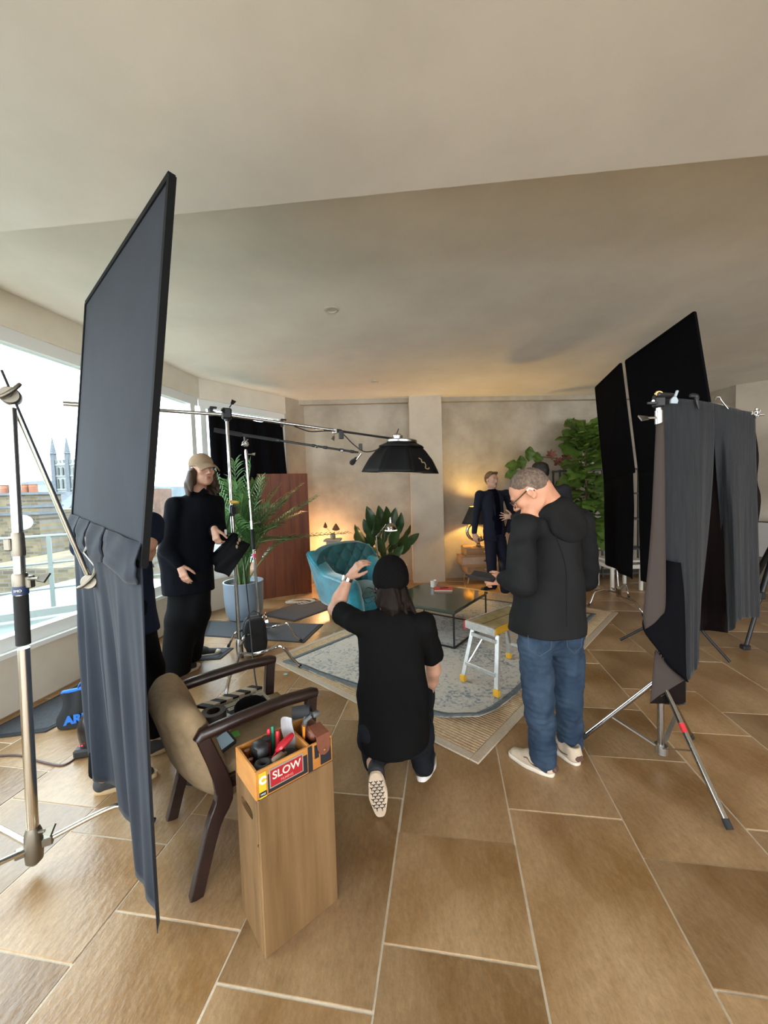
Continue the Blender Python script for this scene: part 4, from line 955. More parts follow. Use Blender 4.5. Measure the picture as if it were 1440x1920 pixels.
xc, zc, w_, h_2, df = drawer(-.28, .34, .46, .60, m_lat, mat('clear_knob', (.5, .47, .4), .15))
mb = MB(CM)
for i in range(40): mb.box((xc-w_/2+.01+i*(w_-.02)/39, -.167, zc), (.004, .005, h_2-.014))
for i in range(8): mb.box((xc, -.168, zc-h_2/2+.012+i*(h_2-.024)/7), (w_-.012, .005, .004))
o = mb.build('lattice', m_oak, df); o['kind'] = 'stuff'
xc, zc, w_, h_2, df = drawer(-.36, .42, .30, .455, m_pale, black_plastic)
mb = MB(CM)
for i in range(26):
    for sg in (-1, 1):
        x = xc-w_/2+.02+i*(w_-.04)/25
        mb.box((x, -.166, zc+sg*.025), (.004, .005, .058), Matrix.Rotation(sg*.8, 3, 'Y'))
o = mb.build('carved_lines', m_pale, df); o['kind'] = 'stuff'
drawer(-.28, .36, .165, .295, m_carv, mat('clear_knob', (.5, .47, .4), .15))
for x, dx in ((-.22, -.03), (.30, .03)):
    for y, dy in ((-.12, -.02), (.12, .02)):
        mb = MB(CM); mb.tube([(x+dx, y+dy, 0), (x, y, .165)], [.010, .016], 10); mb.build('leg', m_oak, cbn, smooth=40)
mb = MB(CM); mb.box((.04, 0, .150), (.56, .26, .02)); mb.build('base_rail', m_oak, cbn)
lp = V3((1.575, 6.53, .60)); lm = thing('table_lamp', 'chrome ring table lamp with a black shade, glowing gold on the cabinet', 'lamp', lp)
mb = MB(); mb.lathe([(0, .0), (.085, .0), (.088, .012), (.05, .022), (.032, .04), (.030, .10), (.045, .12), (0, .125)], lp, 24); mb.build('foot', chrome, lm, smooth=40)
mb = MB(); rc = lp+V3((0, 0, .265)); nn = 40
pts = [rc+V3((.185*math.cos(2*math.pi*k/nn), 0, .155*math.sin(2*math.pi*k/nn))) for k in range(nn+1)]
mb.tube(pts, .026, 14, cap=False); mb.build('ring', chrome, lm, smooth=60)
mb = MB(); mb.ball(lp+V3((0, 0, .155)), (.075, .06, .055), 16); mb.tube([lp+V3((0, 0, .43)), lp+V3((0, 0, .50))], .016, 10); mb.build('stem', chrome, lm, smooth=60)
zs = 1.00; m_shade = mat('black_lampshade', (.010, .010, .011), .7); m_shin = mat('gold_shade_lining', (.70, .45, .12), .35, .6)
sh = lp+V3((0, 0, zs-.60))
mb = MB(); mb.lathe([(.265, .0), (.135, .285)], sh, 32); 
me_ = mb
mb2 = MB(); nn = 36
mb2.grid(lambda u, v: sh+V3(((.265-.13*v)*math.cos(2*math.pi*u), (.265-.13*v)*math.sin(2*math.pi*u), .285*v)), nn, 4); mb2.build('shade', m_shade, lm, smooth=180, solid=.003)
mb2 = MB(); mb2.grid(lambda u, v: sh+V3(((.260-.13*v)*math.cos(2*math.pi*u), (.260-.13*v)*math.sin(2*math.pi*u), .285*v)), nn, 4); mb2.build('shade_lining', m_shin, lm, smooth=180)
mb = MB(); mb.ball(sh+V3((0, 0, .10)), (.032, .032, .042), 12); bulb = mb.build('bulb', mat('bulb_glow', (1, .8, .5), .5, emit=(1.0, .62, .20), es=14), lm, smooth=60)
def bulb_light(name, c, col, watt, r=.03):
    l = bpy.data.lights.new(name, 'POINT'); l.color = col; l.energy = watt; l.shadow_soft_size = r
    o = bpy.data.objects.new(name, l); COL.objects.link(o); o.location = c; return o
bulb_light('lamp_light', sh+V3((0, 0, .17)), (1.0, .62, .16), 50, .045)
tr_ = V3((1.37, 6.50, .60)); mb = MB(); mb.box(tr_+V3((0, 0, .008)), (.13, .12, .016), bev=.003); o = mb.build('wooden_tray', m_oak); tag(o, 'small flat wooden block on the left end of the cabinet top', 'tray')

# hidden lamp behind the armchair that lights the wall
hl = V3((-1.02, 6.42, 0)); hlm = thing('floor_lamp', 'low lamp behind the teal armchair washing the wall with warm light', 'lamp', hl)
mb = MB(); mb.lathe([(0, 0), (.11, 0), (.11, .015), (.012, .025), (.012, .42), (0, .42)], hl, 20); mb.build('base', black_metal, hlm, smooth=40)
mb = MB(); mb.ball(hl+V3((0, 0, .50)), (.09, .09, .09), 18); mb.build('globe', mat('globe_glow', (1, .85, .6), .5, emit=(1.0, .55, .22), es=5), hlm, smooth=60)
bulb_light('lamp_light', hl+V3((0, .0, .66)), (1.0, .52, .22), 42, .09)

# plant stand and vase with dried leaves
pv = Q(624, 1004, 6.25); vz = pv.z-.055
st_ = thing('plinth', 'pale plinth half hidden behind the armchair, carrying a vase', 'plinth', (pv.x, pv.y, 0))
mb = MB(); mb.box((pv.x, pv.y, (vz-.03)/2), (.20, .20, vz-.03), bev=.006); mb.build('column', m_conc2, st_); mb = MB(); mb.box((pv.x, pv.y, vz-.015), (.27, .27, .03), bev=.004); mb.build('cap', m_conc2, st_)
va = thing('vase', 'small stoneware vase holding two dried leaves beside the glowing wall', 'vase', (pv.x, pv.y, vz))
mb = MB(); mb.lathe([(0, .0), (.035, .0), (.042, .02), (.042, .07), (.036, .085), (.040, .092), (.034, .090), (.032, .07), (.03, .02), (0, .015)], (pv.x, pv.y, vz), 20); mb.build('body', mat('stoneware', (.36, .28, .19), .7), va, smooth=40)
m_dry = mat('dried_leaf', (.19, .075, .03), .8)
for (x, y, w_, h_) in ((610, 988, .055, .095), (630, 993, .10, .12)):
    e = Q(x, y, 6.22); mb = MB(); mb.tube(curve([(pv.x, pv.y, vz+.02), (pv.x*.6+e.x*.4, pv.y, vz+.12), e], 5), .003, 6); sm = mb.build('stalk', m_dry, va, smooth=60)
    mb = MB(); mb.grid(lambda u, v: e+V3(((u-.5)*w_*1.5*(1-v)**.8*min(1, v*6+.15), .012*math.cos(u*6)*v, -.02+h_*v)), 8, 10); mb.build('leaf', m_dry, sm, smooth=180, solid=.002)

# chrome reading lamp in front of the broad leaved plant
rl_ = Q(712, 1100, 5.75); rl_ = V3((rl_.x, rl_.y, 0)); rdl = thing('reading_lamp', 'chrome reading lamp with a small lit dome, standing by the leafy plant', 'lamp', rl_)
jt = Q(706, 1006, 5.75); sh_ = Q(733, 985, 5.70)
mb = MB(); mb.lathe([(0, 0), (.13, 0), (.13, .02), (.02, .03), (0, .03)], rl_, 24); mb.build('base', chrome, rdl, smooth=40)
mb = MB(); mb.tube([rl_+V3((0, 0, .02)), jt], .010, 10); mb.build('pole', chrome, rdl, smooth=40)
mb = MB(); mb.tube([jt, Q(724, 983, 5.72)], .007, 8); mb.ball(jt, .018, 10); mb.tube([jt+V3((.02, -.01, 0)), Q(714, 996, 5.72)], .012, 8); mb.build('arm', chrome, rdl, smooth=40)
dm = Q(733, 994, 5.70); m_dome = mat('dark_chrome', (.32, .31, .29), .18, 1.0)
mb = MB(); mb.grid(lambda u, v: dm+V3(((.086*math.cos(v*1.25))*math.cos(2*math.pi*u), (.086*math.cos(v*1.25))*math.sin(2*math.pi*u), .105*math.sin(v*1.25)/math.sin(1.25))), 28, 8); mb.lathe([(.028, .10), (.026, .15), (.018, .19), (0, .195)], dm, 16); mb.build('dome', m_dome, rdl, smooth=50)
mb = MB(); mb.lathe([(0, -.006), (.088, -.006), (.089, .004), (0, .006)], dm, 24); mb.build('lit_opening', mat('warm_lit_glass', (1, .9, .7), .5, emit=(1.0, .72, .36), es=5), rdl)
# brass side table
sd = Q(762, 1058, 5.9); sdt = thing('side_table', 'slim black side table with a pale top, behind the kneeling man', 'table', (sd.x-.2, sd.y, 0))
mb = MB(); mb.box((sd.x-.12, sd.y+.12, sd.z-.01), (.28, .28, .022), bev=.003); mb.build('top', mat('pale_wood_top', (.50, .38, .24), .45), sdt)
for dx, dy in ((0, 0), (-.24, 0), (0, .24), (-.24, .24)):
    mb = MB(); mb.box((sd.x+dx, sd.y+dy, (sd.z-.02)/2), (.016, .016, sd.z-.02)); mb.build('leg', black_metal, sdt)
# white cable coil on the mat
pc = F(563, 1130); mb = MB()
pts = []
for k in range(60):
    a = k*.42; r = .10+.035*math.sin(k*.9); pts.append(pc+V3((r*1.6*math.cos(a), r*math.sin(a), .012+.006*(k % 7)*.6)))
mb.tube(curve(pts, 2)+[pc+V3((.35, .05, .01)), pc+V3((.5, .1, .008))], .005, 6); o = mb.build('extension_cable', mat('cream_cable', (.62, .57, .46), .5), smooth=60); tag(o, 'loosely coiled cream cable lying in front of the wooden screen', 'cable')
for n_, (x, y) in (('nearer the patterned rug', (535, 1264)), ('on the tiles by the rug border', (594, 1303))):
    p = F(x, y, .014 if n_[0] == 'n' and 'patterned' in n_ else .001); mb = MB(); mb.prism([p+V3(q) for q in ((-.015, -.008, 0), (.014, -.012, 0), (.018, .008, 0), (-.010, .012, 0))], (0, 0, .002)); o = mb.build('tape_mark', mat('blue_tape', (.16, .50, .58), .6)); tag(o, 'scrap of pale blue tape '+n_, 'tape')
# ================================================================ PEOPLE: smooth distance fields turned into one continuous mesh
class SDF:
    def __init__(s, lo, hi, h):
        s.lo = np.array(lo, np.float32); s.h = h
        s.n = np.ceil((np.array(hi)-np.array(lo))/h).astype(int)+1
        s.F = np.full(s.n, .5, np.float32)
        s.ax = [s.lo[i]+h*np.arange(s.n[i], dtype=np.float32) for i in range(3)]
    def _sub(s, lo, hi):
        a = np.maximum(np.floor((np.array(lo)-s.lo)/s.h).astype(int), 0); b = np.minimum(np.ceil((np.array(hi)-s.lo)/s.h).astype(int)+1, s.n)
        if np.any(b <= a): return None, None
        sl = tuple(slice(a[i], b[i]) for i in range(3))
        X = s.ax[0][sl[0]][:, None, None]; Y = s.ax[1][sl[1]][None, :, None]; Z = s.ax[2][sl[2]][None, None, :]
        return sl, (X, Y, Z)
    def _mix(s, sl, d, k, op):
        F_ = s.F[sl]
        if op == 'add':
            hh = np.clip(.5+.5*(F_-d)/k, 0, 1); s.F[sl] = F_+(d-F_)*hh-k*hh*(1-hh)
        elif op == 'sub':
            d = -d; hh = np.clip(.5-.5*(F_-d)/k, 0, 1); s.F[sl] = F_+(d-F_)*hh+k*hh*(1-hh)
        elif op == 'and':
            hh = np.clip(.5-.5*(F_-d)/k, 0, 1); s.F[sl] = F_+(d-F_)*hh+k*hh*(1-hh)
    def cone(s, a, b, ra, rb, k=.02, op='add', sq=None):
        a = np.array(a, float); b = np.array(b, float); m = max(ra, rb)*(1 if sq is None else max(1, 1/min(1, sq[1])))+k+s.h*2
        sl, g = s._sub(np.minimum(a, b)-m, np.maximum(a, b)+m)
        if sl is None: return s
        ab = b-a; L = max(float(ab@ab), 1e-9)
        P = [g[i]-a[i] for i in range(3)]
        t = np.clip((P[0]*ab[0]+P[1]*ab[1]+P[2]*ab[2])/L, 0, 1)
        D = [P[i]-t*ab[i] for i in range(3)]
        if sq is not None:
            w_ = np.array(sq[0], float); w_ /= np.linalg.norm(w_); q = (D[0]*w_[0]+D[1]*w_[1]+D[2]*w_[2])
            f_ = 1/sq[1]-1; D = [D[i]+q*w_[i]*f_ for i in range(3)]
        d = np.sqrt(D[0]**2+D[1]**2+D[2]**2)-(ra+(rb-ra)*t)
        s._mix(sl, d.astype(np.float32), k, op); return s
    def ell(s, c, r, rot=None, k=.02, op='add'):
        c = np.array(c, float); r = np.array(r, float) if hasattr(r, '__len__') else np.array([r]*3, float)
        m = r.max()+k+s.h*2; sl, g = s._sub(c-m, c+m)
        if sl is None: return s
        A = np.array(rot) if rot is not None else np.eye(3)
        P = [g[i]-c[i] for i in range(3)]
        Lc = [(P[0]*A[0][i]+P[1]*A[1][i]+P[2]*A[2][i]) for i in range(3)]
        k0 = np.sqrt(sum((Lc[i]/r[i])**2 for i in range(3))); k1 = np.sqrt(sum((Lc[i]/r[i]**2)**2 for i in range(3)))
        d = k0*(k0-1)/np.maximum(k1, 1e-6)
        s._mix(sl, d.astype(np.float32), k, op); return s
    def plane(s, p, n, k=.004, op='and'):
        """keep what lies behind the plane (the side opposite to n)"""
        p = np.array(p, float); n = np.array(n, float); n /= np.linalg.norm(n)
        X, Y, Z = s.ax[0][:, None, None], s.ax[1][None, :, None], s.ax[2][None, None, :]
        d = (X-p[0])*n[0]+(Y-p[1])*n[1]+(Z-p[2])*n[2]
        s._mix(tuple(slice(None) for _ in range(3)), d.astype(np.float32), k, op); return s
    def wrinkle(s, amp, freq, seed=1, n=5, zsc=1.0):
        r = np.random.RandomState(seed); X, Y, Z = s.ax[0][:, None, None], s.ax[1][None, :, None], s.ax[2][None, None, :]
        W = 0
        for i in range(n):
            d = r.normal(size=3); d /= np.linalg.norm(d); d[2] *= zsc; f = freq*(.6+r.rand()); ph = r.rand()*6.28
            d2 = r.normal(size=3)*freq*.3
            W = W+np.sin((X*d[0]+Y*d[1]+Z*d[2])*f+ph+.9*np.sin(X*d2[0]+Y*d2[1]+Z*d2[2]))
        s.F += (amp/math.sqrt(n))*W.astype(np.float32); return s
    def mesh(s, name, m, parent):
        F_ = s.F.copy(); F_[0], F_[-1] = .5, .5; F_[:, 0], F_[:, -1] = .5, .5; F_[:, :, 0], F_[:, :, -1] = .5, .5
        ins = F_ < 0; n = F_.shape; st = np.array([n[1]*n[2], n[2], 1])
        acc_i, acc_p, quads = [], [], []
        for a in range(3):
            s0 = [slice(None)]*3; s1 = [slice(None)]*3; s0[a] = slice(0, -1); s1[a] = slice(1, None)
            cr_ = ins[tuple(s0)] != ins[tuple(s1)]
            I = np.argwhere(cr_)
            if len(I) == 0: continue
            J = I.copy(); J[:, a] += 1
            f0 = F_[I[:, 0], I[:, 1], I[:, 2]]; f1 = F_[J[:, 0], J[:, 1], J[:, 2]]
            t = f0/(f0-f1); P = I.astype(np.float32); P[:, a] += t
            b, c = (a+1) % 3, (a+2) % 3
            cells = []
            for db, dc in ((-1, -1), (0, -1), (0, 0), (-1, 0)):
                K = I.copy(); K[:, b] += db; K[:, c] += dc; cells.append(K @ st)
            for K in cells: acc_i.append(K); acc_p.append(P)
            Qd = np.stack(cells, 1); fl_ = f0 > 0; Qd[fl_] = Qd[fl_][:, ::-1]; quads.append(Qd)
        ids = np.concatenate(acc_i); Ps = np.concatenate(acc_p); U_, inv = np.unique(ids, return_inverse=True)
        cnt = np.bincount(inv); V_ = np.stack([np.bincount(inv, Ps[:, i])/cnt for i in range(3)], 1)*s.h+s.lo
        Qs = np.searchsorted(U_, np.concatenate(quads))
        me = bpy.data.meshes.new(name); nv, nq = len(V_), len(Qs)
        me.vertices.add(nv); me.vertices.foreach_set('co', V_.astype(np.float32).ravel())
        me.loops.add(nq*4); me.loops.foreach_set('vertex_index', Qs.astype(np.int32).ravel())
        me.polygons.add(nq); me.polygons.foreach_set('loop_start', np.arange(0, nq*4, 4, dtype=np.int32)); me.polygons.foreach_set('loop_total', np.full(nq, 4, np.int32))
        me.polygons.foreach_set('use_smooth', np.ones(nq, bool)); me.update(calc_edges=True); me.validate()
        for q in (m if isinstance(m, (list, tuple)) else [m]): me.materials.append(q)
        o = bpy.data.objects.new(name, me); link(o, parent); return o
def bounds(pts, pad):
    A = np.array([list(p) for p in pts]); return A.min(0)-pad, A.max(0)+pad
V3 = Vector
def headframe(fwd, up):
    y = V3(fwd).normalized(); z = V3(up); z = (z-y*z.dot(y)).normalized(); x = y.cross(z); return frame(x, y, z)
def add_head(S, c, Rm, sc=1.0, beard=0.0):
    """c: middle of the head; Rm columns: right, forward, up"""
    W_ = lambda p: c+Rm @ (V3(p)*sc); A = np.array(Rm)
    e = lambda p, r, k=.012, op='add': S.ell(W_(p), tuple(x*sc for x in r), A, k, op)
    e((0, -.014, .030), (.074, .094, .084)); e((0, -.035, .0), (.064, .066, .07), .03)
    e((0, .040, -.045), (.056, .052, .070), .03); e((0, .045, .02), (.060, .046, .060), .02)
    e((0, .070, -.100), (.024, .020, .018), .02); e((0, .035, -.085), (.048, .045, .028), .03)
    for q in (-1, 1):
        e((q*.042, .066, -.018), (.022, .020, .018), .02)
        e((q*.052, .01, -.07), (.012, .04, .03), .02)
    S.cone(W_((-.038, .086, .026)), W_((.038, .086, .026)), .009*sc, .009*sc, .014)
    for q in (-1, 1): e((q*.031, .098, .006), (.016, .012, .010), .010, 'sub')
    S.cone(W_((0, .088, .014)), W_((0, .113, -.026)), .008*sc, .0125*sc, .010)
    for q in (-1, 1): e((q*.012, .100, -.031), (.009, .011, .007), .006)
    S.cone(W_((-.017, .090, -.057)), W_((.017, .090, -.057)), .0065*sc, .0065*sc, .008)
    S.cone(W_((-.014, .088, -.069)), W_((.014, .088, -.069)), .0075*sc, .0075*sc, .008)
    S.cone(W_((-.022, .1005, -.0628)), W_((.022, .1005, -.0628)), .0026*sc, .0026*sc, .003, 'sub')
    for q in (-1, 1):
        e((q*.076, -.012, -.004), (.010, .020, .032), .006); e((q*.083, -.008, -.002), (.006, .012, .022), .004, 'sub'); e((q*.078, -.006, -.030), (.007, .010, .012), .005)
def add_hand(S, w, d, n, s_, curl=(.35, .5, .3), spread=.06, thumb=.7, sc=1.0, tcurl=.3):
    """w wrist, d pointing along the hand, n out of the back of the hand, s_ towards the thumb"""
    d = V3(d).normalized(); n = V3(n); n = (n-d*n.dot(d)).normalized(); x = d.cross(n); s_ = x if x.dot(V3(s_)) > 0 else -x
    k = .005
    S.cone(w, w+d*.03*sc, .026*sc, .030*sc, .012, sq=(n, .68))
    for j in (-1.15, -.4, .4, 1.15):
        S.cone(w+d*.022*sc+s_*j*.012*sc, w+d*.086*sc+s_*j*.0205*sc, .0155*sc, .0125*sc, .014, sq=(n, .85))
    L_ = [.062, .072, .078, .070]; j_ = [-1.45, -.48, .48, 1.4]
    for i in range(4):
        p = w+d*(.088-(.008 if i in (0,) else 0))*sc+s_*j_[i]*.0175*sc; dd = (d+s_*j_[i]*spread).normalized(); r = [.0092, .0085, .0078, .0068]
        ang = 0; segs = [.46, .31, .23]
        for q in range(3):
            ang += curl[q]*(1+.12*(1.5-i)*.5); v = dd*math.cos(ang)-n*math.sin(ang); p2 = p+v*L_[i]*segs[q]*sc*1.12
            S.cone(p, p2, r[q]*sc, r[q+1]*sc, k); p = p2
    p = w+d*.022*sc+s_*.024*sc-n*.006*sc; dd = (d*math.cos(thumb)+s_*math.sin(thumb)-n*.25).normalized()
    for q, (l, ra, rb) in enumerate(((.042, .0145, .0115), (.033, .0112, .0098), (.026, .0098, .0078))):
        v = (dd*math.cos(tcurl*q)+(d*.5-s_*.5-n*.5)*math.sin(tcurl*q)).normalized(); p2 = p+v*l*sc; S.cone(p, p2, ra*sc, rb*sc, .006); p = p2
def add_eyes(c, Rm, body, iris=(.10, .07, .04), look_=(0, 1, 0), sc=1.0):
    W_ = lambda p: c+Rm @ (V3(p)*sc)
    for q in (-1, 1):
        mb = MB(); o = V3((q*.031, .0805, .007)); mb.ball(W_(o), (.0122*sc, .0115*sc, .0088*sc), 14, Rm)
        ey = mb.build('eye', mat('eye_white', (.55, .50, .46), .25), body, smooth=180)
        d = V3(look_).normalized(); mb = MB(); mb.ball(W_(o+d*.0085), (.0048*sc,)*3, 12); mb.build('iris', mat('iris', iris, .2), ey, smooth=180)
    for q in (-1, 1):
        mb = MB(); mb.tube([W_((q*.016, .0945, .024)), W_((q*.032, .0955, .030)), W_((q*.047, .086, .026))], [.0028*sc, .004*sc, .0022*sc], 8, flat=.6)
        mb.build('eyebrow', HAIRM[0], body, smooth=180)
    mb = MB()
    for z, r in ((-.0585, .0042), (-.0675, .0052)): mb.tube([W_((-.023, .0865, -.0635)), W_((-.011, .0955, z)), W_((0, .0975, z-.0008)), W_((.011, .0955, z)), W_((.023, .0865, -.0635))], [.0012*sc, r*.8*sc, r*sc, r*.8*sc, .0012*sc], 8)
    mb.build('lips', mat('lips', (.30, .115, .085), .5), body, smooth=180)
HAIRM = [mat('brown_hair', (.045, .026, .014), .55, bump=.3, bscale=120)]
def skin(name, col): return mat(name, col, .5, var=.10, scale=18, spec=.35, bump=.02, bscale=180)
def shoe(parent, name, heel, toe, m_up, m_sole, up=(0, 0, 1), h=.085, wd=.046, ankle=None, hs=.0045, laces=None):
    """a shoe from heel to toe resting on the plane whose normal is up"""
    heel, toe, up = V3(heel), V3(toe), V3(up).normalized(); d = (toe-heel); L_ = d.length; d = d.normalized(); sd = d.cross(up).normalized()
    W_ = lambda a, b, c: heel+d*a*L_+sd*b+up*c
    ps = [heel, toe, heel+up*.16, toe+up*.1]
    S = SDF(*bounds(ps, .08), hs)
    S.cone(W_(.13, 0, .042), W_(.45, 0, .046), wd*.80, wd*.82, .02); S.cone(W_(.45, 0, .044), W_(.84, 0, .030), wd*.82, wd*.66, .02, sq=(up, .8)); S.cone(W_(.12, 0, .05), W_(.16, 0, h), wd*.74, wd*.78, .02); S.cone(W_(.2, 0, h*.95), W_(.55, 0, .055), wd*.66, wd*.6, .02)
    S.plane(W_(0, 0, .014), -np.array(up), .004); S.plane(W_(0, 0, h+.012), up, .006)
    S.cone(W_(.15, 0, h+.03), W_(.27, 0, h+.02), wd*.62, wd*.55, .004, 'sub')
    u = S.mesh(name, m_up, parent)
    mb = MB(); n = 40
    def outl(t, e=0):
        a = 2*math.pi*t; x = .5-.5*math.cos(a); y = math.sin(a)
        w_ = wd*(.80+.22*math.sin(math.pi*min(1, x*1.15))**2 - .12*math.exp(-((x-.38)/.12)**2))+e
        yy = math.copysign(abs(y)**.62, y)*w_; return (x*1.0+(-.015 if x < .5 else .012), yy)
    for zz in (.0, .022):
        pass
    vs = []; 
    for zz, e in ((0, -.001), (.004, .002), (.021, .002), (.024, -.001)):
        for k in range(n):
            x, y = outl(k/n, e); vs.append(W_(x, y, zz))
    fs = [(i*n+k, i*n+(k+1) % n, (i+1)*n+(k+1) % n, (i+1)*n+k) for i in range(3) for k in range(n)]+[tuple(range(n)), tuple(range(3*n, 4*n))]
    mb.add(vs, fs); so_ = mb.build('sole', m_sole, u, smooth=40)
    if laces:
        for i in range(4):
            mb = MB(); t = .42+.075*i; mb.tube([W_(t, -wd*.5, .068-.05*(t-.42)*2), W_(t+.02, 0, .094-.09*(t-.42)*1.3), W_(t+.04, wd*.5, .066-.05*(t-.42)*2)], .0035, 6, flat=.6); mb.build('lace', laces, u, smooth=60)
    return u, so_, W_
def hang(c0, c1, n=8): return curve([c0, (V3(c0)+V3(c1))/2, c1], n)
m_skin = skin('skin_warm', (.50, .27, .18)); m_skin2 = skin('skin_pale', (.52, .31, .23)); m_skin3 = skin('skin_tan', (.42, .22, .14))
# ---------------------------------------------------------------- kneeling man in black
m_tee = mat('black_tshirt_jersey', (.0055, .0052, .0052), .85, bump=.04, bscale=150, spec=.06)
m_trs = mat('charcoal_trousers', (.009, .010, .013), .85, bump=.06, bscale=120, spec=.1)
Y0 = 2.10
hd = Q(733, 1090, 2.20); kfr = headframe((.10, .98, -.10), (.02, .06, 1))
nk = Q(733, 1158, 2.15); sl, sr = Q(671, 1168, 2.14), Q(795, 1172, 2.14)
el = Q(629, 1142, 2.34); wl = Q(654, 1083, 2.37)
er = Q(813, 1255, 2.30); wr = Q(800, 1310, 2.48)
ch = Q(733, 1215, 2.14); bl = Q(738, 1310, 2.08); hp = Q(740, 1365, 2.02)
hl_, hr_ = Q(714, 1375, 2.02), Q(772, 1372, 2.05)
kl = V3((-.12, 2.42, .075)); kr = V3((.20, 2.46, .30))
al = Q(704, 1432, 1.93); ar_ = Q(793, 1432, 2.00)
man = thing('person', 'person kneeling with back turned, in a black beanie, black t-shirt and wristwatch, one hand raised', 'person', (.0, 2.1, 0))
lo, hi = bounds([hd, sl, sr, el, wl, wr, kl, kr, al, ar_], .20); S = SDF(lo, hi, .0058)
add_head(S, hd-V3((0, 0, .012)), kfr, 1.02)
S.cone(hd+V3((0, -.01, -.06)), nk+V3((0, 0, -.03)), .056, .066, .03)
S.cone(ch, hp, .125, .12, .05, sq=((0, 1, 0), .72)); S.cone(sl+V3((.04, 0, -.02)), sr+V3((-.04, 0, -.02)), .06, .06, .05)
S.cone(sl, el, .050, .044, .03); S.cone(el, el.lerp(wl, .35), .043, .044, .02); S.cone(el.lerp(wl, .35), wl, .044, .027, .02)
S.cone(sr, er, .050, .043, .03); S.cone(er, er.lerp(wr, .35), .042, .043, .02); S.cone(er.lerp(wr, .35), wr, .043, .027, .02)
dh = (Q(678, 1052, 2.33)-wl); add_hand(S, wl+dh.normalized()*.01, dh, (-.75, -.55, .45), (.5, .3, -.5), curl=(.35, .55, .4), spread=.03, thumb=.5)
add_hand(S, wr, (wr-er)+V3((-.05, .05, 0)), (.6, -.4, .5), (-.2, .4, .6), curl=(.4, .6, .5))
S.cone(hl_, kl, .085, .06, .03); S.cone(kl, al, .055, .045, .03); S.cone(hr_, kr, .085, .06, .03); S.cone(kr, ar_.lerp(kr, .1), .050, .030, .03)
body = S.mesh('body', m_skin, man)
# t-shirt
S = SDF(*bounds([sl, sr, el, er, hp, nk], .26), .0065)
S.cone(ch+V3((0, 0, .04)), bl, .190, .180, .06, sq=((.05, 1, 0), .62)); S.cone(bl, hp, .178, .180, .06, sq=((0, 1, 0), .80)); S.cone(sl+V3((.055, .0, -.012)), sr+V3((-.055, 0, -.012)), .070, .070, .05)
S.cone(hp, Q(740, 1392, 1.97), .175, .165, .05, sq=((0, 1, 0), .85)); S.cone(nk+V3((0, .0, -.04)), nk+V3((0, .005, .0)), .085, .064, .05)
S.cone(hl_+V3((-.01, -.02, -.0)), Q(706, 1392, 1.99), .095, .085, .05)
S.cone(sl, sl.lerp(el, .80), .070, .066, .03); S.cone(sr, sr.lerp(er, .62), .068, .074, .03)
S.wrinkle(.0055, 26, 3, 6, .55); S.wrinkle(.002, 60, 9, 6, .6)
S.plane(Q(740, 1402, 1.95), (.08, -.05, -1)); S.plane(sl.lerp(el, .72), el-sl); 
d = er-sr; S.cone(sr.lerp(er, .60)+d.normalized()*.09, sr.lerp(er, .60)+d.normalized()*.2, .085, .085, .004, 'sub')
S.ell(nk+V3((0, .02, .065)), (.075, .075, .05), None, .006, 'sub')
S.mesh('t_shirt', m_tee, man)
# trousers
S = SDF(*bounds([hl_, hr_, kl, kr, al, ar_], .16), .0065)
S.cone(hl_, hr_, .125, .120, .05); S.cone(hl_, kl, .108, .082, .05); S.cone(kl, al.lerp(kl, .12), .078, .058, .03); S.cone(hr_, kr, .108, .085, .05); S.cone(kr, ar_, .080, .058, .03)
S.wrinkle(.006, 36, 8, 6)
S.mesh('trousers', m_trs, man)
# shoes: left foot up on its toes with the sole facing the camera, right heel lifted
m_shoe = mat('black_knit_shoe', (.016, .016, .018), .75, bump=.08, bscale=200); m_sol = mat('cream_rubber_sole', (.55, .42, .30), .7, var=.1, scale=20); m_solw = mat('white_rubber_sole', (.66, .62, .58), .6)
th_, tt = Q(703, 1448, 1.86), Q(714, 1531, 1.80); tt.z = max(tt.z, .012)
u, so_, W_ = shoe(man, 'shoe', th_+V3((0, -.012, 0)), tt, m_shoe, m_sol, up=(0.03, .93, .36), wd=.047)
up_ = V3((.03, .93, .36)).normalized(); dd = (tt-th_).normalized(); sd_ = dd.cross(up_).normalized()
for r in range(10):
    for c in range(2 + (r % 2 == 0)):
        t = .20+.068*r; x = (c-(.5 if r % 2 else 1))*.026; p = W_(t, x, -.0015); mb = MB()
        for a in (90, 210, 330):
            e = p+(sd_*math.cos(R(a))+dd*math.sin(R(a)))*.0105; q = (e-p).cross(up_).normalized()*.0024
            mb.prism([p-q, p+q, e+q*.6, e-q*.6], up_*.003)
        o = mb.build('tread_groove', black_rubber, so_)
hx_ = Q(790, 1466, 1.99); shoe(man, 'shoe', hx_, hx_+V3((.085, .235, .004-hx_.z)), m_shoe, m_solw, up=(0, .33, .94), wd=.05)
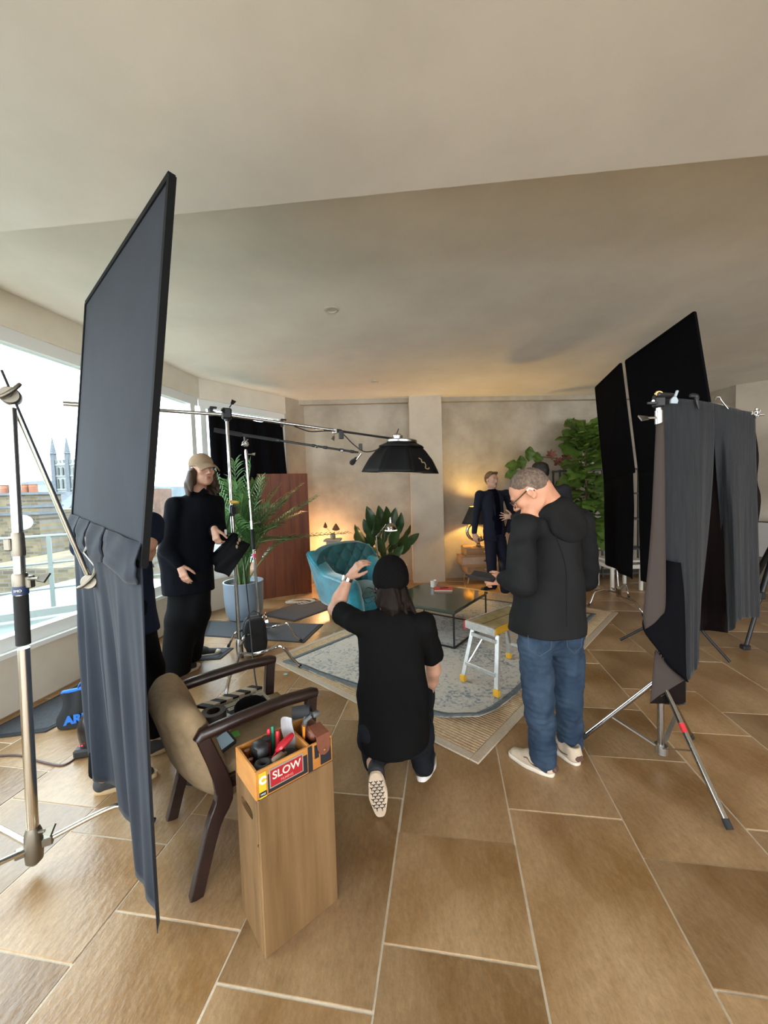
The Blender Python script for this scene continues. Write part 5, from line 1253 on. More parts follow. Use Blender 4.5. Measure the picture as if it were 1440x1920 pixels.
# beanie, hair, watch, headset
S = SDF(*bounds([hd], .22), .0045); A = np.array(kfr); H_ = lambda p: hd+kfr @ V3(p)
S.ell(H_((0, -.012, .032)), (.098, .115, .104), A, .02); S.cone(H_((0, -.02, .03)), H_((0, -.015, .065)), .092, .086, .03)
S.plane(H_((0, 0, -.030)), kfr @ V3((0, .10, -1))); 
S.ell(H_((0, -.012, .002)), (.102, .120, .055), A, .006)
S.plane(H_((0, 0, -.052)), kfr @ V3((0, .12, -1)))
S.wrinkle(.0012, 160, 4, 4, .1); S.mesh('beanie', mat('black_rib_knit', (.006, .0055, .0055), .95, bump=.4, bscale=160, spec=.05), man)
m_hair1 = mat('dark_brown_hair', (.008, .004, .0025), .6, bump=.25, bscale=22, stretch=(7, 7, .5), spec=.15)
S = SDF(*bounds([hd, hd+V3((0, 0, -.25))], .20), .0048)
S.cone(H_((0, -.055, -.045)), H_((0, -.066, -.12)), .068, .056, .03)
for i, (x, y, z, l, o_) in enumerate(((-.055, -.04, -.05, .085, -.008), (-.03, -.075, -.06, .10, 0), (0, -.085, -.06, .11, .01), (.03, -.08, -.06, .12, .012), (.055, -.055, -.05, .12, .025), (.072, -.03, -.04, .13, .045), (.07, .0, -.04, .11, .035))):
    S.cone(H_((x, y, z)), H_((x*1.05+o_*.6, y-.012, z-l*.6)), .024, .018, .02); S.cone(H_((x*1.05+o_*.6, y-.012, z-l*.6)), H_((x+o_*1.5, y-.022+.01*(i % 2), z-l)), .018, .006, .014)
S.wrinkle(.0045, 120, 5, 6, .05); S.mesh('hair', m_hair1, man)
mb = MB(); ax = (wl-el).normalized(); c = wl-ax*.012; mb.lathe([(.029, -.010), (.0325, -.010), (.0325, .010), (.029, .010), (.029, -.010)], c, 24, axis=ax, sq=1.0); wt = mb.build('watch', chrome, man, smooth=40)
mb = MB(); n_ = V3((-.8, -.5, .3)); n_ = (n_-ax*n_.dot(ax)).normalized(); mb.lathe([(0, 0), (.018, 0), (.018, .008), (.014, .010), (0, .010)], c+n_*.030, 20, axis=n_); mb.build('dial', mat('watch_face', (.6, .58, .52), .2, .5), wt, smooth=40)
mb = MB(); e = H_((-.082, .03, -.07)); mb.tube(curve([e, e+V3((-.05, -.03, .04)), e+V3((-.085, -.03, .0)), e+V3((-.06, -.02, -.055)), e+V3((-.01, -.01, -.03))], 6), .003, 6); mb.tube(curve([e+V3((-.015, 0, .015)), e+V3((-.05, -.02, .0)), e+V3((-.03, -.02, -.04)), e+V3((.01, -.02, -.05))], 6), .0025, 6); mb.ball(e+V3((-.012, -.01, .015)), (.013, .02, .018), 10); mb.ball(e+V3((-.012, -.01, -.03)), (.012, .014, .009), 8); mb.build('headset', black_plastic, man, smooth=60)
mb = MB(); mb.ball(H_((-.086, .0, -.028)), (.012, .02, .028), 10); mb.build('ear_pad', black_plastic, man, smooth=60)

# ---------------------------------------------------------------- man in the black jacket and jeans
m_jkt = mat('black_softshell', (.0085, .0082, .0085), .75, bump=.05, bscale=120, spec=.15); m_hood = mat('black_fleece', (.011, .0105, .0105), .95, bump=.12, bscale=220, spec=.1)
m_jean = mat('blue_denim', (.012, .025, .048), .8, col2=(.036, .058, .092), scale=7, bump=.15, bscale=320, detail=6, spec=.2)
YB = 2.16
jk = thing('person', 'person in a black hooded jacket and blue jeans, head bowed over a phone', 'person', (.88, YB, 0))
jh = Q(993, 922, 2.10); jf = headframe((-.68, .36, -.64), (-.58, .20, .78))
jn = Q(1029, 951, 2.14); jsl, jsr = Q(984, 984, 2.07), Q(1088, 980, 2.24)
jch = Q(1035, 1040, YB); jhp = Q(1032, 1180, YB); 
jel = Q(972, 1120, 2.10)+V3((-.0, -.08, 0)); jel = Q(978, 1092, 2.00); jwl = Q(944, 1086, 2.16); jer = Q(1098, 1088, 2.36); jwr = Q(985, 1085, 2.46)
hl_, hr_ = Q(1001, 1175, 2.12), Q(1062, 1172, 2.22)
kl, kr = Q(1010, 1312, 2.08), Q(1066, 1305, 2.19)
al, ar_ = Q(1018, 1412, 2.09), Q(1068, 1392, 2.24)
S = SDF(*bounds([jh, jsl, jsr, jel, jwl, jwr, jer, al, ar_, F(1000, 1440)], .17), .0058)
add_head(S, jh, jf, 1.03)
S.cone(jh+jf @ V3((0, -.035, -.03)), jn, .062, .072, .03)
S.cone(jh+jf @ V3((0, -.06, -.03)), jn+V3((.0, -.03, .02)), .045, .06, .03)
S.cone(jch, jhp, .115, .090, .05, sq=((.5, .85, 0), .70)); S.cone(jsl, jsr, .055, .055, .05)
for a, b, c in ((jsl, jel, jwl), (jsr, jer, jwr)): S.cone(a, b, .046, .04, .03); S.cone(b, c, .040, .027, .02)
add_hand(S, jwl, (-.55, .55, -.12), (-.45, -.75, .5), (.3, .2, 1), curl=(.55, .75, .5), spread=.02, thumb=.5, sc=1.02)
add_hand(S, jwr, (-.9, .1, .05), (.2, .9, .2), (0, -.3, .9), curl=(.5, .7, .5), spread=.02)
for a, b, c in ((hl_, kl, al), (hr_, kr, ar_)): S.cone(a+V3((0, 0, -.04)), b, .06, .05, .03); S.cone(b, c, .048, .038, .03)
S.mesh('body', m_skin3 if False else mat('skin_ruddy', (.50, .235, .14), .5, var=.08, scale=18, spec=.35), jk)
# jacket
S = SDF(*bounds([jsl, jsr, jel, jwl, jwr, jer, jhp, jn], .22), .006)
sqj = ((.45, .89, 0), .84)
S.cone(Q(1036, 1010, YB), Q(1030, 1100, YB), .150, .172, .06, sq=sqj); S.cone(Q(1030, 1100, YB), Q(1024, 1200, YB-.025), .178, .206, .06, sq=sqj); S.cone(jsl+V3((.02, 0, -.01)), jsr+V3((-.03, 0, -.015)), .076, .076, .05)
S.cone(jsl, jel, .076, .068, .03); S.cone(jel, jel.lerp(jwl, .85), .066, .046, .02); S.cone(jsr, jer, .076, .07, .03); S.cone(jer, jer.lerp(jwr, .9), .068, .045, .02)
S.cone(jn+V3((0, 0, -.06)), jn+V3((-.01, -.01, .012)), .115, .080, .05)
S.wrinkle(.008, 20, 12, 6, .6); S.wrinkle(.0028, 58, 5, 6, .7)
S.plane(Q(1032, 1179, YB), (.02, -.03, -1))
S.mesh('jacket', m_jkt, jk)
# hood lying on the back
S = SDF(*bounds([jn, Q(1070, 1000, 2.08)], .22), .0055)
hb_ = V3((.42, -.9, .1)).normalized(); hx = V3((.9, .42, 0)).normalized()
ring = [jn + hx*(.088*math.cos(a)-.012) + hb_*(.078*math.sin(a)) + V3((0, 0, -.030+.030*math.sin(a)-.012*math.cos(a)*-1)) for a in [R(q) for q in (200, 180, 155, 125, 95, 65, 35, 5, -20)]]
rr = [.020, .026, .030, .034, .037, .038, .036, .032, .026]
for i in range(8): S.cone(ring[i], ring[i+1], rr[i], rr[i+1], .03)
RH = np.array(frame(hx, -hb_, V3((0, 0, 1))))
S.ell(jn+hb_*.100+hx*.035+V3((0, 0, -.090)), (.135, .042, .095), RH, .05); S.ell(jn+hb_*.112+hx*.060+V3((0, 0, -.140)), (.095, .034, .060), RH, .04)
S.wrinkle(.005, 34, 6, 5); S.mesh('hood', m_hood, jk)
mb = MB(); cu = jel.lerp(jwl, .845); ax = (jwl-jel).normalized(); mb.tube([cu-ax*.015, cu+ax*.008], [.0475, .0445], 20); mb.build('cuff', m_hood, jk, smooth=50)
mb = MB(); mb.tube(curve([Q(1040, 1000, 1.985), Q(1060, 1060, 1.98), Q(1062, 1120, 1.965), Q(1063, 1175, 1.955)], 6), .0025, 6); mb.build('back_seam', m_hood, jk, smooth=60)
# jeans
S = SDF(*bounds([hl_, hr_, kl, kr, al, ar_], .18), .006)
S.cone(hl_, hr_, .092, .098, .05, sq=((.4, .9, 0), .9)); S.cone(hl_.lerp(hr_, .5)+V3((0, 0, -.09)), hl_.lerp(hr_, .5), .085, .09, .05); S.cone(hl_+V3((.01, .02, -.03)), kl, .095, .080, .03); S.cone(kl, Q(1019, 1418, 2.09), .080, .070, .02); S.cone(hr_, kr, .098, .078, .03); S.cone(kr, Q(1068, 1400, 2.24), .078, .068, .02)
S.wrinkle(.0050, 34, 21, 7, 1.6); S.wrinkle(.0028, 75, 4, 7, 1.8)
S.plane(Q(1020, 1437, 2.09), (0, .12, -1))
S.mesh('jeans', m_jean, jk)
# back pocket outlines
for (cx, cy, w_) in ((1012, 1195, .070), (1077, 1190, .045)):
    mb = MB(); dpt = 1.985 if cx < 1050 else 2.07
    P5 = [Q(cx-22*w_/.07, cy-4, dpt), Q(cx-21*w_/.07, cy+22, dpt-.02), Q(cx, cy+36, dpt-.025), Q(cx+21*w_/.07, cy+22, dpt-.02), Q(cx+23*w_/.07, cy-4, dpt)]
    mb.tube(P5, .0014, 5); mb.build('pocket_stitch', mat('denim_stitch', (.05, .075, .105), .8), jk, smooth=40)
m_suede = mat('cream_suede_shoe', (.50, .40, .30), .9, var=.08, scale=30, bump=.06, bscale=200); m_solc = mat('off_white_sole', (.66, .60, .50), .6)
for (h_, t_, nm) in ((F(1038, 1452, .012), F(956, 1411, .012), 0), (F(1084, 1432, .012), F(1030, 1386, .012), 1)):
    h_ = V3((h_.x, h_.y, .002)); t_ = V3((t_.x, t_.y, .002))
    u, so_, W_ = shoe(jk, 'shoe', h_, t_, m_suede, m_solc, wd=.051, laces=m_solc)
    mb = MB(); sg = -1 if True else 1
    for sg in (-1, 1): mb.tube(curve([W_(.14, sg*.042, .050), W_(.30, sg*.046, .040), W_(.42, sg*.046, .046), W_(.50, sg*.043, .062), W_(.58, sg*.040, .056)], 5), .0045, 6, flat=.5)
    mb.build('side_stripe', mat('brown_stripe', (.10, .045, .03), .7), u, smooth=60)
    mb = MB(); mb.box(W_(.005, 0, .046), (.05, .05, .03), look(t_-h_), bev=.01); mb.build('heel_tab', mat('brown_stripe', (.10, .045, .03), .7), u)
# short hair, glasses, phone
m_hair2 = mat('short_greying_hair', (.085, .055, .038), .8, col2=(.20, .14, .10), scale=60, bump=.35, bscale=240, lo=.4, hi=.7)
S = SDF(*bounds([jh], .19), .0042); J = lambda p: jh+jf @ (V3(p)*1.03); A = np.array(jf)
S.ell(J((0, -.016, .032)), (.0795, .100, .0905), A, .02); S.ell(J((0, -.045, .0)), (.070, .066, .075), A, .03)
S.plane(J((0, .030, .045)), jf @ V3((0, .75, -.62)), .012); S.plane(J((0, -.05, -.045)), jf @ V3((0, .12, -1)), .012)
for q in (-1, 1): S.ell(J((q*.080, .006, -.02)), (.022, .040, .052), A, .014, 'sub')
S.wrinkle(.0012, 160, 9, 5); S.mesh('hair', m_hair2, jk)
mb = MB()
for q in (-1, 1):
    mb.tube(curve([J((q*.079, -.028, -.012)), J((q*.081, -.02, .014)), J((q*.078, .03, .012)), J((q*.070, .098, .008))], 4), [.0035]*13, 6)
    pts = [J((q*.034+.027*math.cos(a), .108-.006*abs(math.cos(a)), .0+.020*math.sin(a))) for a in [2*math.pi*k/18 for k in range(19)]]; mb.tube(pts, .0024, 6)
mb.tube([J((-.010, .110, .006)), J((.010, .110, .006))], .002, 6)
gl_ = mb.build('glasses', mat('tortoise_frame', (.05, .022, .012), .3), jk, smooth=60)
mb = MB(); mb.tube([J((-.0815, -.030, -.002)), J((-.082, -.018, .016)), J((-.081, -.002, .0145))], .005, 6); mb.build('temple_tip', white_paint, gl_, smooth=60)
add_eyes(jh, jf, jk, (.08, .10, .12), (0, .9, -.3), 1.03)
ph = jwl+V3((-.095, .065, .005)); PR = look(V3((-.75, .62, .05)), (-.1, -.35, .92))
phn = thing('phone', 'dark phone in a folding case held by the person in jeans', 'phone', ph)
mb = MB(); mb.box(ph, (.078, .155, .010), PR, bev=.004); mb.build('case', mat('dark_plum_case', (.018, .010, .016), .5), phn)
mb = MB(); mb.box(ph+PR @ V3((0, 0, .0058)), (.070, .146, .002), PR); mb.build('screen', mat('phone_glass', (.02, .02, .025), .1), phn)
mb = MB(); mb.box(ph+PR @ V3((-.058, 0, .022)), (.05, .15, .006), PR @ Matrix.Rotation(.9, 3, 'Y'), bev=.002); mb.build('flap', mat('dark_plum_case', (.018, .010, .016), .5), phn)
# ---------------------------------------------------------------- generic standing figure
def arm_chain(S, a, b, c, r0, r1, r2, k=.03):
    S.cone(a, b, r0, r1, k); S.cone(b, c, r1, r2, .02)
m_navy = mat('dark_navy_cloth', (.0028, .0033, .0055), .9, bump=.05, bscale=120, spec=.08)
m_blackw = mat('black_wool', (.0045, .0045, .0050), .92, bump=.05, bscale=150, spec=.08)
m_suit = mat('navy_suit_wool', (.013, .0145, .027), .8, bump=.04, bscale=200, spec=.15)
# --- person in the cap
Yc = 3.42
pc_ = thing('person', 'long haired person in a beige cap and dark clothes, holding a black bag', 'person', (-1.72, Yc, 0))
h = Q(379, 882, Yc); hf = headframe((.78, -.60, .02), (0, 0, 1)); nk_ = Q(370, 923, Yc+.02)
sl_, sr_ = Q(402, 943, Yc+.16), Q(329, 948, Yc-.10)      # his left is nearer the palm
elb, wrb = Q(413, 1005, Yc+.10), Q(402, 992, Yc-.12)
era, wra = Q(318, 1030, Yc-.16), Q(338, 1060, Yc-.16)
hc = Q(358, 1060, Yc); kl_, kr_ = Q(366, 1150, Yc), Q(340, 1160, Yc-.05); an1, an2 = F(352, 1226, .10), F(330, 1250, .10)
S = SDF(*bounds([h, sl_, sr_, elb, wrb, era, wra, an1, an2], .17), .0062)
add_head(S, h, hf, 1.10)
S.cone(h+V3((-.02, .01, -.06)), nk_+V3((0, 0, -.03)), .056, .066, .03); S.cone(nk_+V3((0, 0, -.18)), hc, .12, .11, .05, sq=((.5, -.85, 0), .65)); S.cone(sl_, sr_, .05, .05, .04)
arm_chain(S, sl_, elb, wrb, .048, .042, .028); arm_chain(S, sr_, era, wra, .048, .042, .028)
add_hand(S, wrb, (.25, -.3, -.8), (-.3, -.9, .2), (.8, -.2, .1), curl=(.7, .9, .6), spread=.02, sc=1.02)
add_hand(S, wra, (.35, -.15, -.95), (-.1, -.95, .1), (.9, .1, .3), curl=(.3, .35, .25), spread=.05, sc=1.04)
S.cone(hc, kl_, .08, .055, .03); S.cone(kl_, an1, .05, .04, .03); S.cone(hc, kr_, .08, .055, .03); S.cone(kr_, an2, .05, .04, .03)
S.mesh('body', mat('skin_shadowed', (.46, .25, .17), .5, var=.08, scale=18, spec=.35), pc_)
S = SDF(*bounds([sl_, sr_, elb, wrb, era, wra, hc], .24), .0085); sqc = ((.5, -.85, 0), .72)
S.cone(nk_+V3((-.005, 0, -.20)), hc+V3((-.03, 0, .12)), .205, .205, .06, sq=sqc); S.cone(hc+V3((-.03, 0, .12)), hc+V3((-.03, 0, -.30)), .205, .215, .06, sq=sqc); S.cone(sl_+V3((-.01, 0, -.01)), sr_+V3((.01, 0, -.01)), .072, .075, .05)
S.cone(nk_+V3((0, 0, -.05)), nk_+V3((0, 0, .0)), .10, .068, .04)
arm_chain(S, sl_, elb, elb.lerp(wrb, .85), .076, .066, .046); arm_chain(S, sr_, era, era.lerp(wra, .9), .080, .070, .048)
S.wrinkle(.007, 18, 31, 6, .6); S.wrinkle(.003, 50, 3, 6, .7); S.plane(hc+V3((0, 0, -.24)), (0, 0, -1))
S.ell(h+V3((.02, -.02, -.10)), (.07, .07, .06), None, .01, 'sub'); jkt_ = S.mesh('jacket', m_navy, pc_)
mb = MB(); c = nk_+V3((.03, -.06, .02))
for sg in (-1, 1):
    mb.prism([c+V3((sg*.005, -.005, -.03)), c+V3((sg*.05, .02, .015)), c+V3((sg*.085, .03, -.02)), c+V3((sg*.045, -.015, -.05))], (0, -.006, 0))
mb.build('collar', m_navy, jkt_)
S = SDF(*bounds([hc, kl_, kr_, an1, an2], .22), .0085)
S.cone(hc+V3((-.05, 0, -.08)), hc+V3((.05, 0, -.08)), .11, .11, .05); S.cone(hc+V3((.04, .03, -.10)), kl_, .115, .118, .03); S.cone(kl_, an1+V3((0, 0, -.05)), .118, .115, .03); S.cone(hc+V3((-.06, -.0, -.10)), kr_, .115, .125, .03); S.cone(kr_, an2+V3((0, 0, -.05)), .125, .12, .03)
S.wrinkle(.006, 22, 14, 6, .5); S.plane((0, 0, .045), (0, 0, -1)); S.mesh('trousers', m_blackw, pc_)
m_canv = mat('black_canvas_shoe', (.012, .012, .012), .8, bump=.1, bscale=200); m_toe = mat('off_white_toe', (.62, .56, .44), .5)
for (hh, t_) in ((F(352, 1232), F(412, 1226)), (F(322, 1268), F(372, 1252))):
    u, so_, W_ = shoe(pc_, 'shoe', hh, t_, m_canv, m_toe, wd=.052, laces=m_toe)
    mb = MB(); mb.ball(W_(.90, 0, .028), (.046, .034, .024), 14, look(t_-hh) @ rotz(R(90))); mb.build('toe_cap', m_toe, u, smooth=180)
# hair and cap
S = SDF(*bounds([h, h+V3((0, 0, -.2))], .20), .006); G = lambda p: h+hf @ (V3(p)*1.12); A = np.array(hf)
for (x, y, z, l) in ((-.076, .01, -.02, .15), (-.072, -.025, -.02, .17), (-.06, -.06, -.03, .19), (-.03, -.085, -.04, .20), (.0, -.09, -.04, .20), (.035, -.085, -.04, .19), (.065, -.06, -.03, .18), (.076, -.025, -.02, .17), (.078, .01, -.02, .14)):
    m1 = G((x*1.22+.01*math.sin(l*90), y*1.12, z-l*.5)); S.cone(G((x, y, z)), m1, .030, .036, .02); S.cone(m1, G((x*1.42, y*1.15+.02, z-l)), .036, .014, .02)
S.ell(G((0, -.035, .02)), (.088, .085, .085), A, .02); S.wrinkle(.0045, 95, 5, 6, .06); S.mesh('hair', mat('long_brown_hair', (.040, .023, .014), .55, bump=.25, bscale=22, stretch=(7, 7, .5), spec=.2), pc_)
m_cap = mat('beige_corduroy', (.26, .18, .11), .95, bump=.25, bscale=130)
S = SDF(*bounds([h], .22), .006); S.ell(G((0, -.012, .048)), (.096, .118, .098), A, .02); S.plane(G((0, 0, .030)), hf @ V3((0, -.12, -1)), .004); cp_ = S.mesh('cap', m_cap, pc_)
mb = MB(); mb.grid(lambda u, v: G(((u-.5)*.165*(1-.12*v*v), .070+.100*v-.105*abs(u-.5)**1.7*(.55+.9*v)+.0, .044-.040*v*v*.7-.085*abs(u-.5)**2*(1+.5*v)+.01*(1-v))), 16, 10); mb.build('brim', m_cap, cp_, smooth=180, solid=.008)
mb = MB(); mb.tube([G((-.01, -.110, .030)), G((-.02, -.15, .020)), G((-.02, -.185, .008))], [.004, .006, .004], 6, flat=.4); mb.build('strap', m_cap, cp_, smooth=60)
add_eyes(h, hf, pc_, (.05, .035, .02), (.5, .8, .1), 1.10)

# --- person in the dark suit by the lamp
Ys = 5.98
ps_ = thing('person', 'fair haired person in a dark suit standing by the glowing lamp', 'person', (1.62, Ys, 0))
h = Q(922, 900, Ys); hf = headframe((.42, -.90, -.02), (0.02, 0, 1)); nk_ = Q(922, 920, Ys+.02)
sR, sL = Q(899, 928, Ys-.02), Q(950, 926, Ys+.04)
eR, wR = Q(893, 965, Ys), Q(889, 1000, Ys-.10); eL, wL = Q(960, 962, Ys+.06), Q(951, 998, Ys-.02)
hc = Q(927, 995, Ys); kR, kL = Q(921, 1050, Ys-.05), Q(944, 1050, Ys+.02); aR, aL = F(924, 1098, .12), F(947, 1106, .12)
S = SDF(*bounds([h, sR, sL, eR, wR, eL, wL, aR, aL], .17), .0085)
add_head(S, h, hf, 1.02); S.cone(h+V3((0, .01, -.06)), nk_+V3((0, 0, -.05)), .056, .064, .03); S.cone(nk_+V3((0, .01, -.2)), hc, .11, .10, .05, sq=((.3, -.95, 0), .65)); S.cone(sR, sL, .05, .05, .04)
arm_chain(S, sR, eR, wR, .045, .04, .028); arm_chain(S, sL, eL, wL, .045, .04, .028)
add_hand(S, wR, (.15, -.1, -1), (-.6, -.8, 0), (.6, -.7, .1), curl=(.4, .5, .4), spread=.05, sc=1.05); add_hand(S, wL, (-.1, -.1, -1), (.8, -.5, 0), (-.5, -.8, 0), curl=(.4, .5, .4), sc=1.03)
S.cone(hc, kR, .08, .055, .03); S.cone(kR, aR, .05, .04, .03); S.cone(hc, kL, .08, .055, .03); S.cone(kL, aL, .05, .04, .03)
S.mesh('body', mat('skin_fair', (.56, .33, .24), .5, var=.06, scale=18, spec=.35), ps_)
S = SDF(*bounds([nk_, hc, sR, sL], .2), .009); S.cone(nk_+V3((0, 0, -.16)), hc+V3((0, -.02, -.06)), .160, .15, .05, sq=((.3, -.95, 0), .80)); S.cone(nk_+V3((0, 0, -.05)), nk_+V3((0, -.01, .005)), .10, .066, .04); S.plane(hc+V3((0, 0, -.05)), (0, 0, -1)); S.plane(nk_+V3((0, 0, .012)), (0, .3, 1)); S.wrinkle(.003, 30, 4, 5, .4)
S.mesh('jumper', mat('navy_knit', (.004, .0045, .012), .95, bump=.1, bscale=200, spec=.05), ps_)
S = SDF(*bounds([sR, sL, eR, wR, eL, wL, hc], .24), .009); sq_ = ((.42, -.9, 0), .72)
S.cone(nk_+V3((0, .01, -.17)), hc+V3((0, 0, .05)), .190, .165, .06, sq=sq_); S.cone(hc+V3((0, 0, .05)), hc+V3((0, 0, -.10)), .165, .19, .06, sq=sq_); S.cone(sR+V3((.02, 0, -.012)), sL+V3((-.02, 0, -.012)), .068, .068, .04)
arm_chain(S, sR, eR, eR.lerp(wR, .94), .066, .056, .042); arm_chain(S, sL, eL, eL.lerp(wL, .94), .066, .056, .042)
# open front
f_ = V3((.30, -.95, 0))
for t in range(6):
    z = -.03-.10*t; S.ell(nk_+f_*.19+V3((0, 0, z-.02)), (.050+.002*t, .11, .075), None, .012, 'sub')
S.ell(hc+f_*.20+V3((0, 0, -.06)), (.085, .13, .12), None, .015, 'sub')
S.plane(hc+V3((0, 0, -.14)), (0, 0, -1)); S.wrinkle(.0035, 22, 8, 5, .5); su = S.mesh('suit_jacket', m_suit, ps_)
for sg in (-1, 1):
    xs = V3((.95, .30, 0)); mb = MB(); c = nk_+V3((0, 0, -.02))
    P_ = [c+f_*.085+xs*sg*.055, c+f_*.135+xs*sg*.115+V3((0, 0, -.09)), c+f_*.150+xs*sg*.10+V3((0, 0, -.14)), c+f_*.165+xs*sg*.055+V3((0, 0, -.36)), c+f_*.160+xs*sg*.045+V3((0, 0, -.20))]
    mb.prism(P_, f_*.012); mb.build('lapel', m_suit, su)
mb = MB()
S = SDF(*bounds([hc, kR, kL, aR, aL], .18), .009)
S.cone(hc+V3((-.05, 0, -.0)), hc+V3((.05, 0, 0)), .125, .125, .04, sq=((0, 1, 0), .85)); S.cone(hc+V3((-.06, 0, -.02)), kR, .105, .080, .02); S.cone(kR, aR, .080, .068, .02); S.cone(hc+V3((.06, 0, -.02)), kL, .105, .080, .02); S.cone(kL, aL, .080, .068, .02); S.plane((0, 0, .075), (0, 0, -1)); S.wrinkle(.003, 24, 5, 5, .5); S.mesh('trousers', m_suit, ps_)
for (hh, t_) in ((F(927, 1102), F(893, 1110)), (F(948, 1102), F(945, 1118))): 
    hh = V3((hh.x, hh.y, 0)); t_ = V3((t_.x, t_.y, 0)); t_ = hh+(t_-hh).normalized()*.30; shoe(ps_, 'boot', hh, t_, mat('black_leather', (.008, .0075, .007), .35), black_rubber, wd=.047, h=.12, hs=.006)
S = SDF(*bounds([h], .18), .006); G = lambda p: h+hf @ (V3(p)*1.02); A = np.array(hf)
S.ell(G((0, -.020, .042)), (.086, .102, .092), A, .02); S.ell(G((0, -.055, -.0)), (.072, .066, .08), A, .03); S.cone(G((-.045, .05, .105)), G((.05, .06, .10)), .022, .020, .02); S.plane(G((0, .035, .052)), hf @ V3((0, .8, -.6)), .012); S.wrinkle(.002, 90, 5, 5); S.mesh('hair', mat('fair_brown_hair', (.16, .085, .035), .6, bump=.3, bscale=150), ps_)
S = SDF(*bounds([h], .16), .006); S.ell(G((0, .042, -.080)), (.054, .050, .042), A, .02); S.ell(G((0, .085, -.058)), (.024, .02, .010), A, .004, 'sub'); S.plane(G((0, 0, -.052)), hf @ V3((0, .3, 1)), .01); S.mesh('beard', mat('short_beard', (.36, .20, .125), .8, bump=.2, bscale=200), ps_)
add_eyes(h, hf, ps_, (.10, .12, .13), (.6, .8, 0), 1.02)
HAIRM[0] = mat('dark_hair', (.010, .007, .006), .55, bump=.3, bscale=120)
# --- dark haired person behind, reaching towards the suit
Yd = 4.75
pd_ = thing('person', 'dark haired person in a grey shirt reaching a hand towards the suited man', 'person', (2.0, Yd, 0))
h = Q(1011, 886, Yd); hf = headframe((-.72, .66, -.20), (-.16, .1, 1)); nk_ = Q(1020, 902, Yd+.02)
sl_, sr_ = Q(988, 924, Yd+.10), Q(1060, 918, Yd-.05); el_, wl_ = Q(972, 972, Yd+.42), Q(962, 969, Yd+.72); er_, wr_ = Q(1070, 985, Yd), Q(1050, 1020, Yd+.2)
hc = Q(1022, 1010, Yd); k1, k2_ = Q(1010, 1085, Yd), Q(1034, 1085, Yd); a1, a2 = F(1010, 1150, .1), F(1036, 1152, .1)
S = SDF(*bounds([h, sl_, sr_, el_, wl_, er_, wr_, a1, a2], .17), .0085)
add_head(S, h, hf, 1.02); S.cone(h+V3((.01, -.01, -.05)), nk_+V3((0, 0, -.05)), .056, .064, .03); S.cone(nk_+V3((0, 0, -.2)), hc, .11, .10, .05, sq=((.6, -.8, 0), .65)); S.cone(sl_, sr_, .05, .05, .04); arm_chain(S, sl_, el_, wl_, .046, .04, .028); arm_chain(S, sr_, er_, wr_, .046, .04, .028)
add_hand(S, wl_, (-1, .12, .05), (.1, -1, .1), (-.1, 0, 1), curl=(.2, .25, .2), spread=.30, thumb=1.0, sc=1.08); add_hand(S, wr_, (-.5, .4, -.5), (.5, -.8, 0), (-.5, 0, .8), curl=(.4, .5, .4))
for k, a in ((k1, a1), (k2_, a2)): S.cone(hc, k, .08, .055, .03); S.cone(k, a, .05, .04, .03)
S.mesh('body', m_skin2, pd_)
S = SDF(*bounds([sl_, sr_, el_, wl_, er_, wr_, hc], .22), .009); S.cone(nk_+V3((0, 0, -.18)), hc, .18, .165, .06, sq=((.6, -.8, 0), .75)); S.cone(sl_+V3((.01, 0, -.015)), sr_+V3((-.01, 0, -.015)), .068, .068, .04); S.cone(nk_+V3((0, 0, -.05)), nk_, .10, .07, .04); arm_chain(S, sl_, el_, el_.lerp(wl_, .85), .066, .058, .045); arm_chain(S, sr_, er_, er_.lerp(wr_, .9), .066, .058, .045); S.plane(hc+V3((0, 0, -.08)), (0, 0, -1)); S.wrinkle(.004, 22, 9, 5, .5); S.mesh('shirt', mat('dark_grey_shirt', (.032, .032, .038), .9, bump=.05, bscale=150, spec=.1), pd_)
S = SDF(*bounds([hc, k1, k2_, a1, a2], .18), .009); S.cone(hc+V3((-.05, 0, 0)), hc+V3((.05, 0, 0)), .13, .13, .04)
for k, a in ((k1, a1), (k2_, a2)): S.cone(hc+V3(((k-hc).x*.8, 0, -.02)), k, .105, .085, .02); S.cone(k, a, .085, .075, .02)
S.plane((0, 0, .078), (0, 0, -1)); S.mesh('trousers', m_blackw, pd_)
for a in (a1, a2): shoe(pd_, 'shoe', V3((a.x+.05, a.y-.06, .018)), V3((a.x-.10, a.y+.19, .018)), m_canv, black_rubber, wd=.047, hs=.007)
S = SDF(*bounds([h], .18), .006); G = lambda p: h+hf @ (V3(p)*1.02); A = np.array(hf); S.ell(G((0, -.018, .040)), (.083, .102, .090), A, .02); S.ell(G((0, -.055, .0)), (.068, .062, .075), A, .03); S.plane(G((0, .035, .048)), hf @ V3((0, .8, -.6)), .012); S.wrinkle(.003, 70, 5, 5); S.mesh('hair', HAIRM[0], pd_)
add_eyes(h, hf, pd_, (.03, .02, .015), (0, 1, -.2), 1.02)

